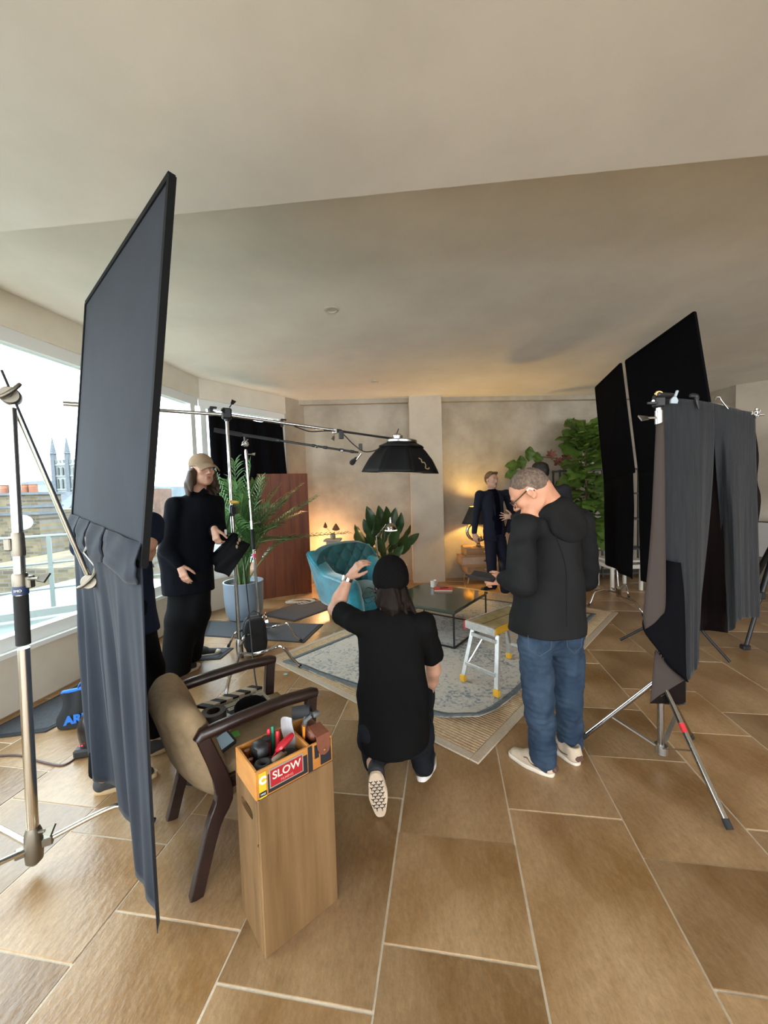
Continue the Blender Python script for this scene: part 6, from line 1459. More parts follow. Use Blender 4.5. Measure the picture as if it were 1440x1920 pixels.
# --- person hidden behind the tall flag: an elbow, dark clothes, and a shoe show
ph_ = thing('person', 'person almost hidden behind the tall flag, elbow and grey shoe showing', 'person', (-1.45, 2.45, 0))
Yh = 2.42; h = V3((-1.72, 2.55, 1.66)); hf = headframe((-.5, .85, -.1), (0, 0, 1)); nk_ = h+V3((.01, -.02, -.15))
sl_, sr_ = V3((-1.87, 2.42, 1.43)), V3((-1.51, 2.50, 1.42)); er_ = Q(277, 1018, 2.40); wr_ = Q(270, 1068, 2.62); el_ = V3((-1.95, 2.5, 1.2)); wl_ = V3((-1.85, 2.75, 1.22))
hc = V3((-1.63, 2.36, .95)); k1, k2_ = V3((-1.70, 2.34, .50)), V3((-1.53, 2.44, .50)); a1 = V3((-1.535, 2.06, .10)); a2 = V3((-1.46, 2.36, .10))
a1 = F(196, 1452, .10)
S = SDF(*bounds([h, sl_, sr_, el_, wl_, er_, wr_, a1, a2], .17), .009)
add_head(S, h, hf); S.cone(h+V3((0, 0, -.06)), nk_+V3((0, 0, -.05)), .056, .064, .03); S.cone(nk_+V3((0, 0, -.2)), hc, .12, .11, .05); S.cone(sl_, sr_, .05, .05, .04); arm_chain(S, sl_, el_, wl_, .048, .044, .03); S.cone(sr_, er_, .055, .050, .03); S.cone(er_, er_.lerp(wr_, .3), .050, .050, .02); S.cone(er_.lerp(wr_, .3), wr_, .05, .03, .02)
add_hand(S, wl_, (.1, .8, .2), (0, -.2, 1), (.8, 0, 0)); add_hand(S, wr_, (-.3, .8, .2), (0, -.2, 1), (-.8, 0, 0))
for k, a in ((k1, a1), (k2_, a2)): S.cone(hc, k, .08, .055, .03); S.cone(k, a, .05, .04, .03)
S.mesh('body', m_skin, ph_)
S = SDF(*bounds([sl_, sr_, el_, er_, hc], .26), .009); S.cone(nk_+V3((0, 0, -.2)), hc, .17, .165, .06, sq=((.4, -.9, 0), .75)); S.cone(sl_, sr_, .07, .07, .05); S.cone(sr_, sr_.lerp(er_, .60), .08, .078, .03); S.cone(sl_, sl_.lerp(el_, .6), .075, .072, .03); S.cone(nk_+V3((0, 0, -.05)), nk_, .1, .07, .04); S.cone(hc, hc+V3((.03, .0, -.2)), .175, .18, .04, sq=((.4, -.9, 0), .75)); S.plane(hc+V3((0, 0, -.2)), (0, 0, -1)); S.wrinkle(.006, 20, 4, 6, .6); S.mesh('shirt', mat('navy_shirt', (.010, .014, .028), .9, bump=.05, bscale=150, spec=.1), ph_)
S = SDF(*bounds([hc, k1, k2_, a1, a2], .18), .009); S.cone(hc+V3((-.05, 0, -.06)), hc+V3((.05, 0, -.06)), .105, .105, .04)
for k, a in ((k1, a1), (k2_, a2)): S.cone(hc+V3(((k-hc).x*.6, 0, -.02)), k, .11, .085, .02); S.cone(k, a+V3((0, 0, .03)), .085, .065, .02)
S.plane((0, 0, .115), (0, 0, -1)); S.wrinkle(.005, 26, 4, 6, .6); S.mesh('jeans', m_blackw, ph_)
m_run = mat('grey_running_shoe', (.045, .045, .047), .8, bump=.15, bscale=90)
hh = F(178, 1488); hh = V3((hh.x, hh.y, 0)); shoe(ph_, 'shoe', hh, hh+V3((.26, .13, 0)), m_run, mat('tan_outsole', (.50, .36, .20), .7), wd=.05)
shoe(ph_, 'shoe', V3((a2.x-.05, a2.y-.05, 0)), V3((a2.x+.16, a2.y+.15, 0)), m_run, mat('tan_outsole', (.50, .36, .20), .7), wd=.05)
cfm = V3((a1.x, a1.y, 0)); mb = MB(); mb.tube([cfm+V3((.01, .01, .105)), cfm+V3((.012, .012, .15))], [.062, .064], 18); mb.build('turn_up', mat('pale_denim', (.20, .30, .42), .8, var=.2, scale=14, bump=.1, bscale=250), ph_, smooth=50)
S = SDF(*bounds([h], .18), .007); G = lambda p: h+hf @ V3(p); A = np.array(hf); S.ell(G((0, -.018, .038)), (.082, .102, .090), A, .02); S.ell(G((0, -.055, .0)), (.070, .064, .078), A, .03); S.plane(G((0, .035, .048)), hf @ V3((0, .8, -.6)), .012); S.wrinkle(.003, 70, 5, 5); S.mesh('hair', HAIRM[0], ph_)
add_eyes(h, hf, ph_, (.05, .04, .03))
# ================================================================ ARMCHAIR, WOODEN BOX AND TOOL TRAY (foreground left)
ang = math.atan2(.62, .78); CH = M4(rotz(ang), (-.708, 1.84, 0))   # x forwards, y to the chair's left
m_darkw = wood('dark_mahogany', (.012, .0042, .0035), (.024, .0085, .0065), 1.5, .38, axis=0, coat=.2)
m_uph = mat('beige_upholstery', (.26, .185, .105), .95, var=.10, scale=30, bump=.12, bscale=260)
chr_ = thing('wooden_armchair', 'dark wood armchair with beige seat and back, loaded with film gear', 'armchair', (-.708, 1.84, 0))
def plank(name, pts, w, t, m, parent, M=CH):
    """board of width w (in the x-z plane) and thickness t (y) along the points"""
    pts = [V3(p) for p in pts]; mb = MB(M); vs = []
    for i, p in enumerate(pts):
        a = pts[max(i-1, 0)]; b = pts[min(i+1, len(pts)-1)]; d = (b-a).normalized(); n = V3((d.z, 0, -d.x)).normalized()*(w[i] if hasattr(w, '__len__') else w)/2; y = V3((0, t/2, 0)); c = .004
        yy = V3((0, t/2-c, 0)); nn = n*(1-2*c/((w[i] if hasattr(w, '__len__') else w)))
        vs += [p+n+yy, p+nn+y, p-nn+y, p-n+yy, p-n-yy, p-nn-y, p+nn-y, p+n-yy]
    m_ = len(pts); fs = [(i*8+k, i*8+(k+1) % 8, (i+1)*8+(k+1) % 8, (i+1)*8+k) for i in range(m_-1) for k in range(8)]+[tuple(range(8))[::-1], tuple((m_-1)*8+k for k in range(8))]
    mb.add(vs, fs); return mb.build(name, m, parent)
for sg in (-1, 1):
    y = sg*.245
    mb = MB(CH); mb.tube([(-.262, y, .622), (-.25, y, .640), (-.1, y, .648), (.1, y, .652), (.235, y, .640), (.262, y, .632)], [.020, .026, .027, .027, .027, .022], 14, flat=1.0); mb.build('armrest', m_darkw, chr_, smooth=50)
    plank('rear_leg', curve([(-.30, y, .0), (-.225, y, .25), (-.175, y, .38), (-.245, y, .63)], 4), [.050, .050, .050, .051, .055, .06, .066, .070, .066, .060, .055, .052, .050], .040, m_darkw, chr_)
    plank('front_leg', curve([(.262, y, .0), (.225, y, .25), (.215, y, .40), (.235, y, .63)], 4), .050, .040, m_darkw, chr_)
    plank('side_rail', [(-.20, y*.96, .395), (.22, y*.96, .395)], .055, .024, m_darkw, chr_)
for x in (-.17, .20):
    mb = MB(CH); mb.box((x, 0, .385), (.024, .46, .05), bev=.003); mb.build('cross_rail', m_darkw, chr_)
mb = MB(CH); mb.grid(lambda u, v: (-.20+.46*u, -.22+.44*v, .455+.018*(1-abs(2*u-1)**6)*(1-abs(2*v-1)**6)), 18, 18)
mb.grid(lambda u, v: (-.20+.46*u, -.22+.44*v, .405), 4, 4)
pr_ = [(-.20+.46*u, -.22+.44*v) for (u, v) in [(i/12, 0) for i in range(12)]+[(1, i/12) for i in range(12)]+[(1-i/12, 1) for i in range(12)]+[(0, 1-i/12) for i in range(12)]]
vs = [(x, y, .405) for x, y in pr_]+[(x+.008*(1 if x > 0 else -1), y+.008*(1 if y > 0 else -1), .43) for x, y in pr_]+[(x, y, .455) for x, y in pr_]; n = len(pr_)
mb.add(vs, [(j*n+i, j*n+(i+1) % n, (j+1)*n+(i+1) % n, (j+1)*n+i) for j in range(2) for i in range(n)]); mb.build('seat_cushion', m_uph, chr_, smooth=50)
# curved padded back shell
S = SDF((-1.35, 1.15, .2), (-.35, 2.25, .9), .007); cw = lambda p: CH @ V3(p); ax3 = np.array(CH.to_3x3())
prof = [(-.175, .335, .040), (-.225, .40, .050), (-.262, .48, .054), (-.285, .57, .052), (-.315, .66, .046), (-.350, .735, .034)]
for (x, z, r), (x2, z2, r2) in zip(prof, prof[1:]):
    for q in range(4):
        t = q/4; xx, zz_, rr_ = x+(x2-x)*t, z+(z2-z)*t, r+(r2-r)*t
        ys = [-.185+.37*i/8 for i in range(9)]
        for y0_, y1_ in zip(ys, ys[1:]):
            S.cone(cw((xx+.055*(y0_/.19)**2, y0_, zz_)), cw((xx+.055*(y1_/.19)**2, y1_, zz_)), rr_*(1-.25*(abs(y0_)/.19)**4), rr_*(1-.25*(abs(y1_)/.19)**4), .035)
S.mesh('backrest', m_uph, chr_)

# --- wooden box standing on end
m_ply = wood('pale_birch', (.115, .060, .021), (.235, .135, .058), 1.6, .5, axis=2)
bx = F(498, 1800); rd, ld = V3((.766, .643, 0)), V3((-.643, .766, 0)); BW, BL, BH = .215, .295, .56
BX = M4(frame(rd, ld, V3((0, 0, 1))), (bx.x, bx.y, 0))
box_ = thing('apple_box', 'tall pale wooden box on end with an oval hand hole, under the tool tray', 'box', BX @ V3((BL/2, BW/2, 0)))
tk = .014
def bpanel(c, s, nm='side_panel'):
    mb = MB(BX); mb.box(c, s, bev=.003); return mb.build(nm, m_ply, box_)
bpanel((BL/2, tk/2, BH/2), (BL, tk, BH)); bpanel((BL/2, BW-tk/2, BH/2), (BL, tk, BH)); bpanel((BL/2, BW/2, BH-tk/2), (BL-2*tk, BW-2*tk, tk), 'top_panel'); bpanel((BL/2, BW/2, tk/2+.002), (BL-2*tk, BW-2*tk, tk), 'bottom_panel'); bpanel((BL-tk/2, BW/2, BH/2), (tk, BW-2*tk, BH), 'end_panel')
# end panel with the slot: built as a ring of quads around the hole
mb = MB(BX); hy, hz, hw, hh_ = BW*.50, BH-.085, .054, .040; n = 40
def outer(a):
    c, s = math.cos(a), math.sin(a); Y_, Z_ = BW/2-tk, .085
    t = min(Y_/abs(c) if abs(c) > 1e-6 else 9, Z_/abs(s) if abs(s) > 1e-6 else 9); return (c*t, s*t)
def slot(a):
    c, s = math.cos(a), math.sin(a); r = hh_/2; x = math.copysign(abs(c)**.8, c); return ((hw-r)*math.copysign(min(1, abs(c)*1.5), c) + r*c, r*s)
vs = []
for x in (0, tk):
    for k in range(n): o_ = outer(2*math.pi*k/n+.02); vs.append((x, hy+o_[0], hz+o_[1]))
    for k in range(n): o_ = slot(2*math.pi*k/n+.02); vs.append((x, hy+o_[0], hz+o_[1]))
fs = []
for k in range(n):
    q = (k+1) % n
    fs += [(k, q, n+q, n+k), (2*n+k, 3*n+k, 3*n+q, 2*n+q), (n+k, n+q, 3*n+q, 3*n+k), (k, 2*n+k, 2*n+q, q)]
mb.add(vs, fs); mb.box((tk/2, BW/2, (hz-.085)/2), (tk, BW-2*tk, hz-.085)); mb.build('end_panel', m_ply, box_)

# --- tool tray on the box
m_tray = mat('orange_varnished_wood', (.40, .15, .030), .35, col2=(.56, .25, .06), scale=5, stretch=(1, 1, 3), coat=.4, bump=.05, bscale=30, detail=7)
TX = M4(frame(rd, ld, V3((0, 0, 1))), BX @ V3((-.004, .004, BH+.0005)))
tray = thing('tool_tray', 'worn orange wooden tool tray with stickers and a red sign on the pale box', 'tray', BX @ V3((BL/2, BW/2, BH)))
tw, tl, thh, tt_ = .185, .300, .098, .010
def tp(c, s, nm, m=m_tray):
    mb = MB(TX); mb.box(c, s, bev=.002); return mb.build(nm, m, tray)
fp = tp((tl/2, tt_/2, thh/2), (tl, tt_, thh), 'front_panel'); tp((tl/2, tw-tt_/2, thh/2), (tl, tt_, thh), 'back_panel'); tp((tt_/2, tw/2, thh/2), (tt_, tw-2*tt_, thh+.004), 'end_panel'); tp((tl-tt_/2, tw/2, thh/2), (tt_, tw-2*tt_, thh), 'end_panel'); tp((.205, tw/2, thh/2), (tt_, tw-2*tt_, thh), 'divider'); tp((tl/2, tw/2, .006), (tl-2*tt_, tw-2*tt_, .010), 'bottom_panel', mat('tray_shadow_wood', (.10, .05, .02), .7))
fr_n = -(TX.to_3x3() @ V3((0, 1, 0)))
def sticker(nm, x, z, w_, h_, m, lay=1):
    mb = MB(TX); mb.box((x, -.0006*lay, z), (w_, .0008, h_)); return mb.build(nm, m, fp)
m_red = mat('sign_red', (.36, .014, .022), .4); m_silver = mat('sign_silver', (.48, .47, .44), .35, .6); m_blk = mat('black_tape', (.012, .013, .018), .5)
sticker('tape_strip', .118, .040, .150, .066, m_blk); sg_ = sticker('sign', .112, .054, .128, .068, m_silver, 2); sticker('sign_field', .112, .053, .120, .058, m_red, 3)
def on_front(x, z, lay): return facing(TX @ V3((x, -.0006*lay-.0012, z)), fr_n)
text('SLOW', 'lettering', .038, on_front(.112, .060, 3), mat('sign_letter', (.60, .57, .50), .5), sg_, bold=.0007)
text('FILMING', 'lettering', .0125, on_front(.112, .034, 3), mat('sign_letter_red', (.62, .20, .18), .5), sg_, bold=.0002)
yl = sticker('sticker', .024, .046, .026, .088, mat('sticker_yellow', (.62, .43, .02), .5), 2); text('C', 'lettering', .034, on_front(.0245, .062, 2), white_paint, yl, bold=.0022); sticker('sticker_band', .024, .016, .026, .016, m_blk, 3); text('MAZ', 'lettering', .0085, on_front(.024, .016, 3), white_paint, yl)
sticker('tape_strip', .205, .05, .018, .094, m_blk, 2); sticker('tape_strip', .232, .066, .018, .050, m_blk, 2); sticker('tape_strip', .270, .05, .046, .086, m_blk, 2)
# tools in the tray: each one is a thing
def tl_(nm, label, cat, mbf, m, grp=None, smooth=45):
    mb = MB(TX); mbf(mb); o = mb.build(nm, m, smooth=smooth); tag(o, label, cat, grp); return o
m_redp = mat('red_marker', (.55, .02, .03), .35)
tl_('marker_pen', 'red capped marker standing at the back of the tool tray', 'pen', lambda b: b.tube([(.112, .150, .02), (.118, .158, .118), (.119, .159, .128)], [.007, .0075, .006], 10), m_redp)
tl_('marker_pen', 'green capped marker standing beside the red ones in the tray', 'pen', lambda b: b.tube([(.128, .150, .02), (.133, .157, .122), (.134, .158, .132)], [.007, .008, .006], 10), mat('green_marker', (.01, .16, .09), .4))
tl_('marker_pen', 'red marker with white barrel standing in front of the green one', 'pen', lambda b: b.tube([(.135, .125, .02), (.142, .132, .110), (.143, .133, .122)], [.008, .009, .007], 10), m_redp)
tl_('plastic_sleeve', 'translucent white plastic pouch sticking up from the tool tray', 'pouch', lambda b: b.grid(lambda u, v: (.150+.045*u+.006*math.sin(v*5), .105+.030*math.sin(u*3.14)*(1 if True else 0)*(.4+v*.6)-.02*v*0, .03+.135*v), 12, 8), mat('frosted_plastic', (.55, .55, .58), .35, trans=.25), smooth=180)
tl_('screwdriver', 'translucent red screwdriver lying across the tool tray', 'tool', lambda b: (b.tube([(.105, .065, .090), (.120, .068, .098), (.165, .078, .112), (.180, .082, .117)], [.008, .0135, .0135, .008], 8), b.tube([(.105, .065, .090), (.055, .052, .055)], .0035, 8)), mat('clear_red_plastic', (.55, .015, .03), .15, trans=.3), smooth=40)
tl_('torch', 'small black torch with a shiny lens in the tool tray', 'torch', lambda b: (b.tube([(.088, .130, .03), (.094, .128, .10)], [.012, .013], 12), b.tube([(.094, .128, .098), (.096, .127, .118)], [.014, .017], 14)), black_metal)
o = bpy.data.objects[-1] if False else None
tl_('pouch', 'small black nylon pouch in the tool tray', 'pouch', lambda b: b.box((.068, .120, .075), (.050, .060, .085), rotz(.2), bev=.010), black_plastic)
tl_('tape_roll', 'dark grey roll of tape lying in the front of the tool tray', 'tape', lambda b: b.tube([(.050+.022*math.cos(a), .050+.022*math.sin(a), .075) for a in [2*math.pi*k/16 for k in range(17)]], .013, 8, cap=False), mat('dark_grey_tape', (.025, .026, .027), .7))
tl_('clip', 'grey wooden clip lying in the tool tray below the screwdriver', 'clip', lambda b: (b.box((.100, .040, .085), (.050, .022, .020), rotz(.3), bev=.005), b.box((.125, .045, .080), (.03, .012, .012), rotz(.6), bev=.003)), mat('weathered_clip', (.22, .17, .12), .8))
tl_('bottle', 'tiny amber bottle with a shiny cap at the left end of the tray', 'bottle', lambda b: b.lathe([(0, 0), (.013, 0), (.014, .045), (.008, .055), (.008, .062), (.010, .064), (.010, .075), (0, .076)], (.028, .145, .018), 14), mat('amber_glass', (.14, .03, .008), .1, coat=.8))
tl_('bottle', 'tiny amber bottle nearest the front left corner of the tray', 'bottle', lambda b: b.lathe([(0, 0), (.012, 0), (.013, .040), (.007, .05), (.009, .052), (.009, .064), (0, .065)], (.026, .105, .018), 14), mat('amber_glass', (.14, .03, .008), .1, coat=.8))
tl_('gloves', 'crumpled dark cloth stuffed at the bottom of the tool tray', 'cloth', lambda b: (b.ball((.155, .060, .045), (.040, .040, .032), 14), b.ball((.075, .085, .04), (.045, .040, .030), 14)), black_rubber)
# leather pouch and tools hung on the right end
pch = thing('leather_pouch', 'brown leather tool pouch with a brass stud at the right end of the tray', 'pouch', TX @ V3((.27, .06, thh)))
m_lea = mat('brown_leather', (.16, .050, .025), .55, var=.15, scale=20, bump=.1, bscale=120)
mb = MB(TX); mb.box((.262, .085, .095), (.055, .10, .050), bev=.012); mb.build('bag', m_lea, pch, smooth=40)
mb = MB(TX); mb.prism([(.232, -.006, .118), (.285, -.006, .118), (.287, -.010, .075), (.278, -.012, .055), (.260, -.013, .048), (.242, -.012, .055), (.233, -.010, .075)], (0, .005, 0)); mb.prism([(.232, -.006, .118), (.285, -.006, .118), (.284, .06, .128), (.234, .06, .128)], (0, 0, .004)); fl_ = mb.build('flap', m_lea, pch)
mb = MB(TX); mb.lathe([(0, 0), (.0055, 0), (.005, .002), (0, .0035)], (.260, -.013, .066), 12, axis=(0, -1, 0)); mb.build('stud', mat('brass', (.8, .5, .22), .25, 1.0), fl_, smooth=40)
tl_('pliers', 'grey handled pliers standing at the right end of the tool tray', 'tool', lambda b: (b.tube([(.232, .10, .06), (.240, .090, .140), (.262, .085, .152)], .008, 8), b.tube([(.236, .12, .06), (.250, .110, .145), (.275, .105, .150)], .008, 8), b.box((.285, .09, .15), (.03, .025, .016), bev=.003)), mat('grey_rubber_handle', (.10, .10, .105), .6))
tl_('knife', 'orange handled knife at the right end of the tool tray', 'tool', lambda b: b.tube([(.220, .075, .05), (.222, .072, .135)], [.007, .009], 8, flat=.5), mat('orange_plastic', (.60, .18, .01), .45))
tl_('light_meter', 'black tube shaped gadget lying across the tools at the tray end', 'tool', lambda b: (b.tube([(.222, .155, .150), (.262, .120, .158)], [.024, .024], 18), b.tube([(.262, .120, .158), (.274, .109, .160)], [.024, .020], 18, cap=False), b.ball((.262, .120, .158), (.015, .015, .015), 10)), black_rubber)
tl_('highlighter', 'blue marker poking out beside the plastic pouch', 'pen', lambda b: b.tube([(.188, .130, .03), (.196, .136, .128), (.197, .137, .136)], [.008, .009, .007], 10), mat('blue_marker', (.02, .05, .32), .4))

# --- gear on the chair seat
SZ = .4735
cl_M = M4(rotz(ang+.06) @ Matrix.Rotation(.10, 3, 'X'), CH @ V3((.015, .115, SZ+.022)))
clap = thing('clapperboard', 'film clapperboard with striped sticks and handwritten labels on the chair seat', 'clapperboard', cl_M @ V3((0, 0, 0)))
m_board = mat('clear_board', (.40, .37, .30), .3)
mb = MB(cl_M); mb.box((0, -.02, .006), (.30, .20, .005), bev=.001); mb.build('board', m_board, clap)
for (y, z, rz_) in ((.092, .012, 0), (.1165, .0121, -.0195)):
    for i in range(9):
        mb = MB(cl_M); x = -.145+i*.0325+rz_; rr_ = rotz(0)
        P_4 = [V3((x, -.012, 0)), V3((x+.0325, -.012, 0)), V3((x+.0325-.018, .012, 0)), V3((x-.018, .012, 0))]
        mb.prism([rr_ @ p+V3((0.01, y, z-.006)) for p in P_4], (0, 0, .014)); mb.build('stripe', mat('stick_cream', (.55, .46, .36), .5) if i % 2 else mat('stick_black', (.012, .010, .010), .5), clap)
def lab_(body, x, y, sz, w_, h_, m=white_paint):
    mb = MB(cl_M); mb.box((x, y, .0092), (w_, h_, .0008)); lb = mb.build('label', mat('label_paper', (.60, .56, .48), .7), clap)
    text(body, 'lettering', sz, cl_M @ Matrix.Translation((x, y, .0099)), mat('marker_black', (.01, .01, .01), .5), lb, bold=.0003)
lab_('OMNIPRESENT CONTENT', 0, .062, .0195, .285, .022); lab_('MSK', -.105, .038, .018, .06, .02)
mb = MB(cl_M); mb.box((.03, -.030, .0105), (.20, .105, .004), rotz(-.05), bev=.002); pn_ = mb.build('slate_panel', mat('navy_panel', (.010, .012, .022), .5), clap)
for (x, y, w_, h_, s_) in ((-.030, .002, .055, .024, 'CHRIS'), (.085, .0, .036, .026, 'A'), (-.02, -.045, .04, .026, '4'), (.10, -.03, .03, .022, '82')):
    mb = MB(cl_M); mb.box((x, y, .0133), (w_, h_, .0012), bev=.0005); lb = mb.build('label', mat('label_paper', (.60, .56, .48), .7), pn_) if False else mb.build('label', mat('label_paper', (.60, .56, .48), .7), clap)
    text(s_, 'lettering', .014, cl_M @ Matrix.Translation((x, y, .0142)), mat('marker_black', (.01, .01, .01), .5), lb)
o = MB(CH); p = V3((-.075, -.055, SZ)); o.prism([p+V3(q) for q in ((-.03, -.022, 0), (.028, -.026, 0), (.03, .022, 0), (-.026, .026, 0))], (0, 0, .0015)); t_ = o.build('sticky_note', mat('green_note', (.13, .50, .10), .7)); tag(t_, 'bright green sticky note on the chair seat by the tape roll', 'note')
S = SDF(*bounds([CH @ V3((.035, .04, SZ+.055))], .13), .005); c_ = CH @ V3((.045, .045, SZ+.052)); RC = np.array(rotz(ang)); S.ell(c_, (.075, .068, .045), RC, .02); S.ell(c_+V3((.03, .0, -.01)), (.06, .06, .03), RC, .02); S.plane(c_+V3((0, 0, -.017)), (0, 0, -1), .006); S.wrinkle(.003, 40, 3, 5)
pu = thing('black_cap', 'black knitted cap with a small woven tag lying on the clapperboard', 'cap', c_); S.mesh('crown', mat('black_rib_knit', (.006, .0055, .0055), .95), pu)
mb = MB(); tp_ = c_+V3((.0, -.058, .022)); mb.box(tp_, (.026, .003, .012), rotz(.1) @ Matrix.Rotation(-.6, 3, 'X')); mb.build('woven_tag', mat('tag_grey', (.42, .40, .34), .7), pu)
for (x, y, nm, lb, mm, r1, r2, z) in ((-.118, .035, 'tape_roll', 'white roll of tape standing under the dark roll on the seat', mat('white_tape', (.60, .57, .50), .6), .066, .026, 0), (-.128, .045, 'tape_roll', 'dark brown roll of tape lying on top of the white roll', mat('brown_tape', (.05, .036, .032), .5), .055, .030, .047)):
    mb = MB(CH); mb.lathe([(r2, 0), (r1, 0), (r1+.001, .004), (r1+.001, .042), (r1, .046), (r2, .046), (r2, 0)], (x, y, SZ+z), 28); o = mb.build(nm, mm, smooth=35); tag(o, lb, 'tape')
pm_ = M4(rotz(ang+.25) @ Matrix.Rotation(-.15, 3, 'Y') @ Matrix.Rotation(.45, 3, 'X'), CH @ V3((-.150, -.150, SZ+.040))); wm = thing('monitor', 'small black monitor with a painted pale blue reflection on its screen, leaning on the chair seat', 'monitor', pm_ @ V3((0, 0, 0)))
mb = MB(pm_); mb.box((0, 0, 0), (.105, .075, .022), bev=.006); mb.build('casing', black_plastic, wm, smooth=30); mb = MB(pm_); mb.box((0, .0, .0118), (.080, .060, .001)); mb.build('screen', mat('screen_blue_reflection', (.34, .50, .62), .2), wm)  # pale blue screen colour is a painted reflection, no glow of its own
# --- bin under the chair, bags by the window
bn_ = F(352, 1472); bi = thing('waste_bin', 'dark plastic tub on the floor under the armchair', 'bin', (bn_.x+.02, bn_.y+.08, 0))
mb = MB(); mb.lathe([(0, .004), (.085, .0), (.098, .19), (.106, .195), (.106, .205), (.096, .205), (.092, .19), (.08, .012), (0, .010)], (bn_.x+.02, bn_.y+.08, 0), 24); mb.build('tub', mat('dark_tub', (.018, .019, .022), .45), bi, smooth=40)
bc = F(126, 1366); BG = M4(rotz(.45) @ Matrix.Rotation(-.12, 3, 'X'), (bc.x+.06, bc.y+.06, .0))
sbg = thing('equipment_bag', 'black pouch bag with bright blue top strap and lettering, on the mat by the window', 'bag', (bc.x+.06, bc.y+.06, 0))
mb = MB(BG)
def bagg(sg): return lambda u, v: ((u-.5)*(.27-.05*v+.03*math.sin(v*7)), sg*(.055*math.sin(math.pi*u)**.5*(1-v)**.7+.012+.006*math.sin(u*17)*v), .235*v+.002)
mb.grid(bagg(-1), 16, 12); mb.grid(bagg(1), 16, 12); mb.grid(lambda u, v: ((u-.5)*.27, (v*2-1)*(.055*math.sin(math.pi*u)**.5+.012), .002), 10, 3); mb.build('pouch', mat('black_canvas', (.012, .012, .014), .85, bump=.1, bscale=60), sbg, smooth=60)
m_blue = mat('bright_blue_webbing', (.01, .16, .62), .6)
mb = MB(BG); mb.box((0, 0, .240), (.225, .034, .020), bev=.005); mb.build('top_band', m_blue, sbg); mb = MB(BG); mb.tube(curve([(-.02, 0, .245), (.0, 0, .285), (.045, 0, .300), (.085, 0, .285), (.10, 0, .245)], 5), .013, 8, flat=.35); mb.build('handle', m_blue, sbg, smooth=60)
text('ARRI', 'lettering', .075, BG @ M4(frame((1, 0, 0), (0, 0, 1), (0, -1, 0)), (-.005, -.072, .06)), m_blue, sbg, ext=.001, bold=.004)
# black device with a red light and its cable
dv = F(150, 1418); DV = M4(rotz(.25), (dv.x+.03, dv.y+.05, 0)); dvc = thing('power_unit', 'black rounded power unit with a small red light, half behind the tall flag', 'device', DV @ V3((0, 0, 0)))
mb = MB(DV); mb.box((.03, .02, .03), (.19, .20, .055), bev=.012); mb.build('base', black_plastic, dvc)
S = SDF(*bounds([DV @ V3((.05, .02, .13))], .22), .008); S.ell(DV @ V3((.05, .02, .15)), (.115, .10, .125), np.array(rotz(.25)), .02); S.cone(DV @ V3((.05, .02, .08)), DV @ V3((.05, .02, .14)), .105, .105, .03); S.plane((0, 0, .055), (0, 0, -1)); S.mesh('housing', mat('glossy_black_shell', (.010, .008, .008), .22), dvc)
mb = MB(DV)
for x in (-.022, -.010): mb.ball((x, -.078, .085), (.004, .004, .004), 8)
mb.build('led', mat('red_led', (.9, .02, .04), .4, emit=(1.0, .02, .05), es=4), dvc, smooth=60)
mb = MB(); mb.tube(curve([F(-60, 1424, .006), F(0, 1417, .006), F(40, 1417, .006), F(75, 1428, .006), F(115, 1435, .006), F(138, 1424, .006), DV @ V3((-.05, -.04, .03))], 6), .006, 8); o = mb.build('power_lead', mat('brown_cable', (.07, .035, .035), .5), smooth=60); tag(o, 'dark cable curving over the floor from the left edge to the power unit', 'cable')
# ================================================================ PLANTS
def leaf_mesh(name, L_, W_, m, droop=.3, fold=.18, wav=.02, shape=1.0, nu=6, nv=10):
    """broad leaf: base at the origin, growing along +Y, blade facing +Z"""
    mb = MB()
    def f(u, v):
        w_ = math.sin(math.pi*min(.999, max(.001, v**shape)))**.75*W_/2; x = (2*u-1)*w_
        return (x, v*L_*(1-.12*droop*v), fold*abs(x)-droop*L_*.5*v*v+wav*math.sin(v*17+u*4)*abs(2*u-1))
    mb.grid(f, nu, nv)
    me = mb.build(name, m, None, smooth=180); md = me.data; COL.objects.unlink(me); bpy.data.objects.remove(me); return md
def put_leaf(md, root, base, d, up=(0, 0, 1), roll=0.0, s=1.0, name='leaf'):
    o = bpy.data.objects.new(name, md); rot = look(d, up) @ Matrix.Rotation(roll, 3, 'Y'); return link(o, root, M4(rot, base) @ Matrix.Scale(s, 4))
def pot_plant_soil(): pass
m_fig = mat('fiddle_leaf_green', (.050, .105, .014), .42, col2=(.115, .185, .034), scale=9, bump=.15, bscale=18, spec=.5)
m_rub = mat('broad_leaf_dark_green', (.012, .040, .014), .35, col2=(.030, .070, .020), scale=7, bump=.06, bscale=14)
m_palm = mat('palm_green', (.045, .125, .035), .45, col2=(.095, .20, .060), scale=5); m_stem = mat('green_stem', (.10, .14, .04), .6); m_bark = mat('brown_stem', (.09, .055, .03), .8)
m_soil = mat('dark_soil', (.03, .017, .010), .95, var=.4, scale=60, bump=.6, bscale=60)
